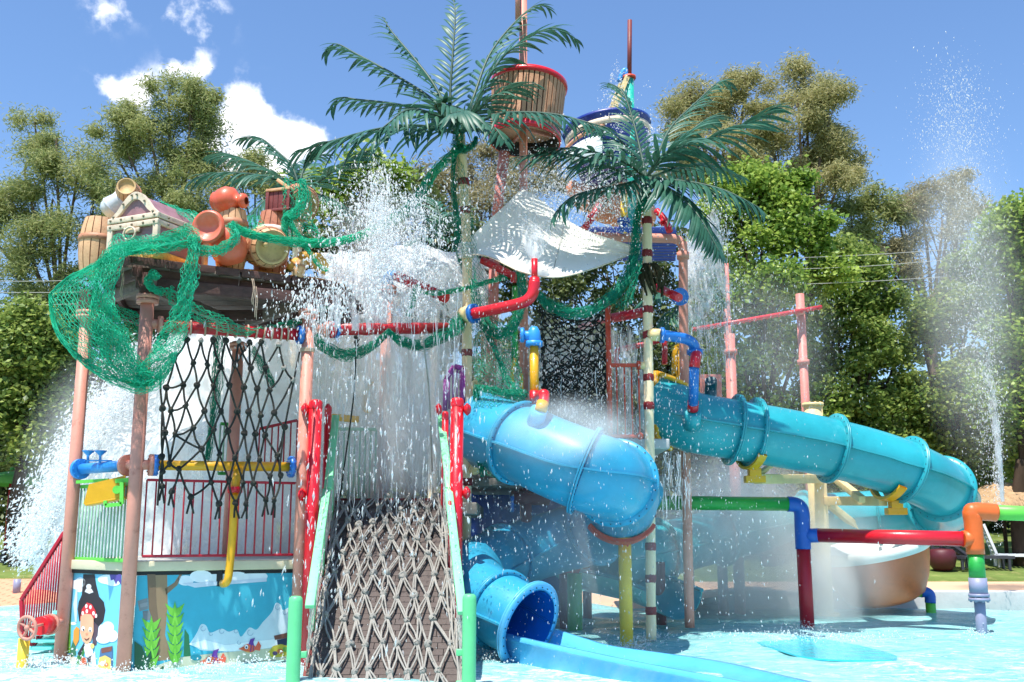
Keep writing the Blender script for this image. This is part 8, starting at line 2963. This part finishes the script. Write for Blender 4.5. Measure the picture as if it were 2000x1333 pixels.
def mist(name, label, c, rad, dens, seed, thr=.45, sc=1.6):
    m = bpy.data.materials.new("mist_%d" % seed)
    m.use_nodes = True
    N = NT(m)
    N.t.nodes.remove(N.b)
    pv_ = N.n("ShaderNodeVolumePrincipled")
    pv_.inputs["Color"].default_value = (1, 1, 1, 1)
    pv_.inputs["Anisotropy"].default_value = -.1
    co = N.n("ShaderNodeTexCoord")
    ln = N.n("ShaderNodeVectorMath", operation='LENGTH')
    N.l(co.outputs["Object"], ln.inputs[0])
    nz = N.n("ShaderNodeTexNoise")
    nz.inputs["Scale"].default_value, nz.inputs["Detail"].default_value = sc, 4
    mp = N.n("ShaderNodeMapping")
    mp.inputs["Location"].default_value = (seed * 3.1, 0, 0)
    N.l(co.outputs["Object"], mp.inputs["Vector"])
    N.l(mp.outputs["Vector"], nz.inputs["Vector"])
    fa = N.n("ShaderNodeMapRange")
    fa.interpolation_type = 'SMOOTHSTEP'
    fa.inputs["From Min"].default_value, fa.inputs["From Max"].default_value = 1.0, .15
    N.l(ln.outputs["Value"], fa.inputs["Value"])
    mr = N.n("ShaderNodeMapRange")
    mr.inputs["From Min"].default_value, mr.inputs["From Max"].default_value = thr - .12, thr + .22
    N.l(nz.outputs["Fac"], mr.inputs["Value"])
    mu = N.n("ShaderNodeMath", operation='MULTIPLY')
    N.l(fa.outputs["Result"], mu.inputs[0])
    N.l(mr.outputs["Result"], mu.inputs[1])
    m2 = N.n("ShaderNodeMath", operation='MULTIPLY')
    m2.inputs[1].default_value = dens
    N.l(mu.outputs[0], m2.inputs[0])
    N.l(m2.outputs[0], pv_.inputs["Density"])
    N.l(pv_.outputs[0], N.t.nodes["Material Output"].inputs["Volume"])
    b = MB().ball((0, 0, 0), 1.0, 20)
    o = b.build(name, m, None, label, "mist", "clouds of mist", 'stuff', origin=(0, 0, 0))
    o.location = c
    o.scale = rad
    return o


mist("mist", "grey cloud of mist round the blue elbow and cream column", W(1500, 1080, 20.3), (2.9, 1.1, 2.3), 2.2, 1, .42)
mist("mist", "thick white puff of mist left of the orange pot", W(1600, 1175, 20.1), (1.0, .8, 1.35), 1.9, 2, .38)
mist("mist", "hazy spray under the turquoise slide left of the royal blue elbow", W(1400, 1010, 19.6), (2.2, 1.4, 2.2), .9, 3, .42)
mist("mist", "bluish haze of drizzle hanging in the shade below the blue slide", W(1130, 1090, 15.8), (2.3, 1.2, 1.7), .45, 4, .36)
mist("mist", "pale haze of spray filling the gap over the ramp head", W(760, 800, 15.9), (1.7, 1.2, 2.3), 1.0, 5, .34)
mist("mist", "puff of mist where spray hits the top of the blue slide", W(1110, 840, 13.3), (1.2, .5, .55), 2.2, 6, .4)
mist("mist", "light veil of spray above the turquoise slide by the crossbar", W(1480, 680, 19.0), (1.8, 1.2, 2.0), .22, 7, .4)
mist("mist", "faint veil of spray round the thin fountain jet", W(1890, 560, 22.5), (1.7, 1.0, 4.8), .42, 8, .36)
mist("mist", "bright haze of spray beside the sail's nozzle", W(1046, 440, 15.6), (.75, .5, .8), .6, 9, .36)
mist("mist", "pale spray haze behind the black cargo net", W(1120, 740, 18.2), (1.4, .8, 1.7), .8, 10, .36)
mist("mist", "white haze of the burst over the red sprinkler pipe", W(735, 455, 14.9), (.75, .5, .85), 1.1, 11, .38)
mist("mist", "white haze along the left edge of the dumped water", W(170, 930, 17.2), (1.3, .7, 2.3), 1.2, 12, .36)
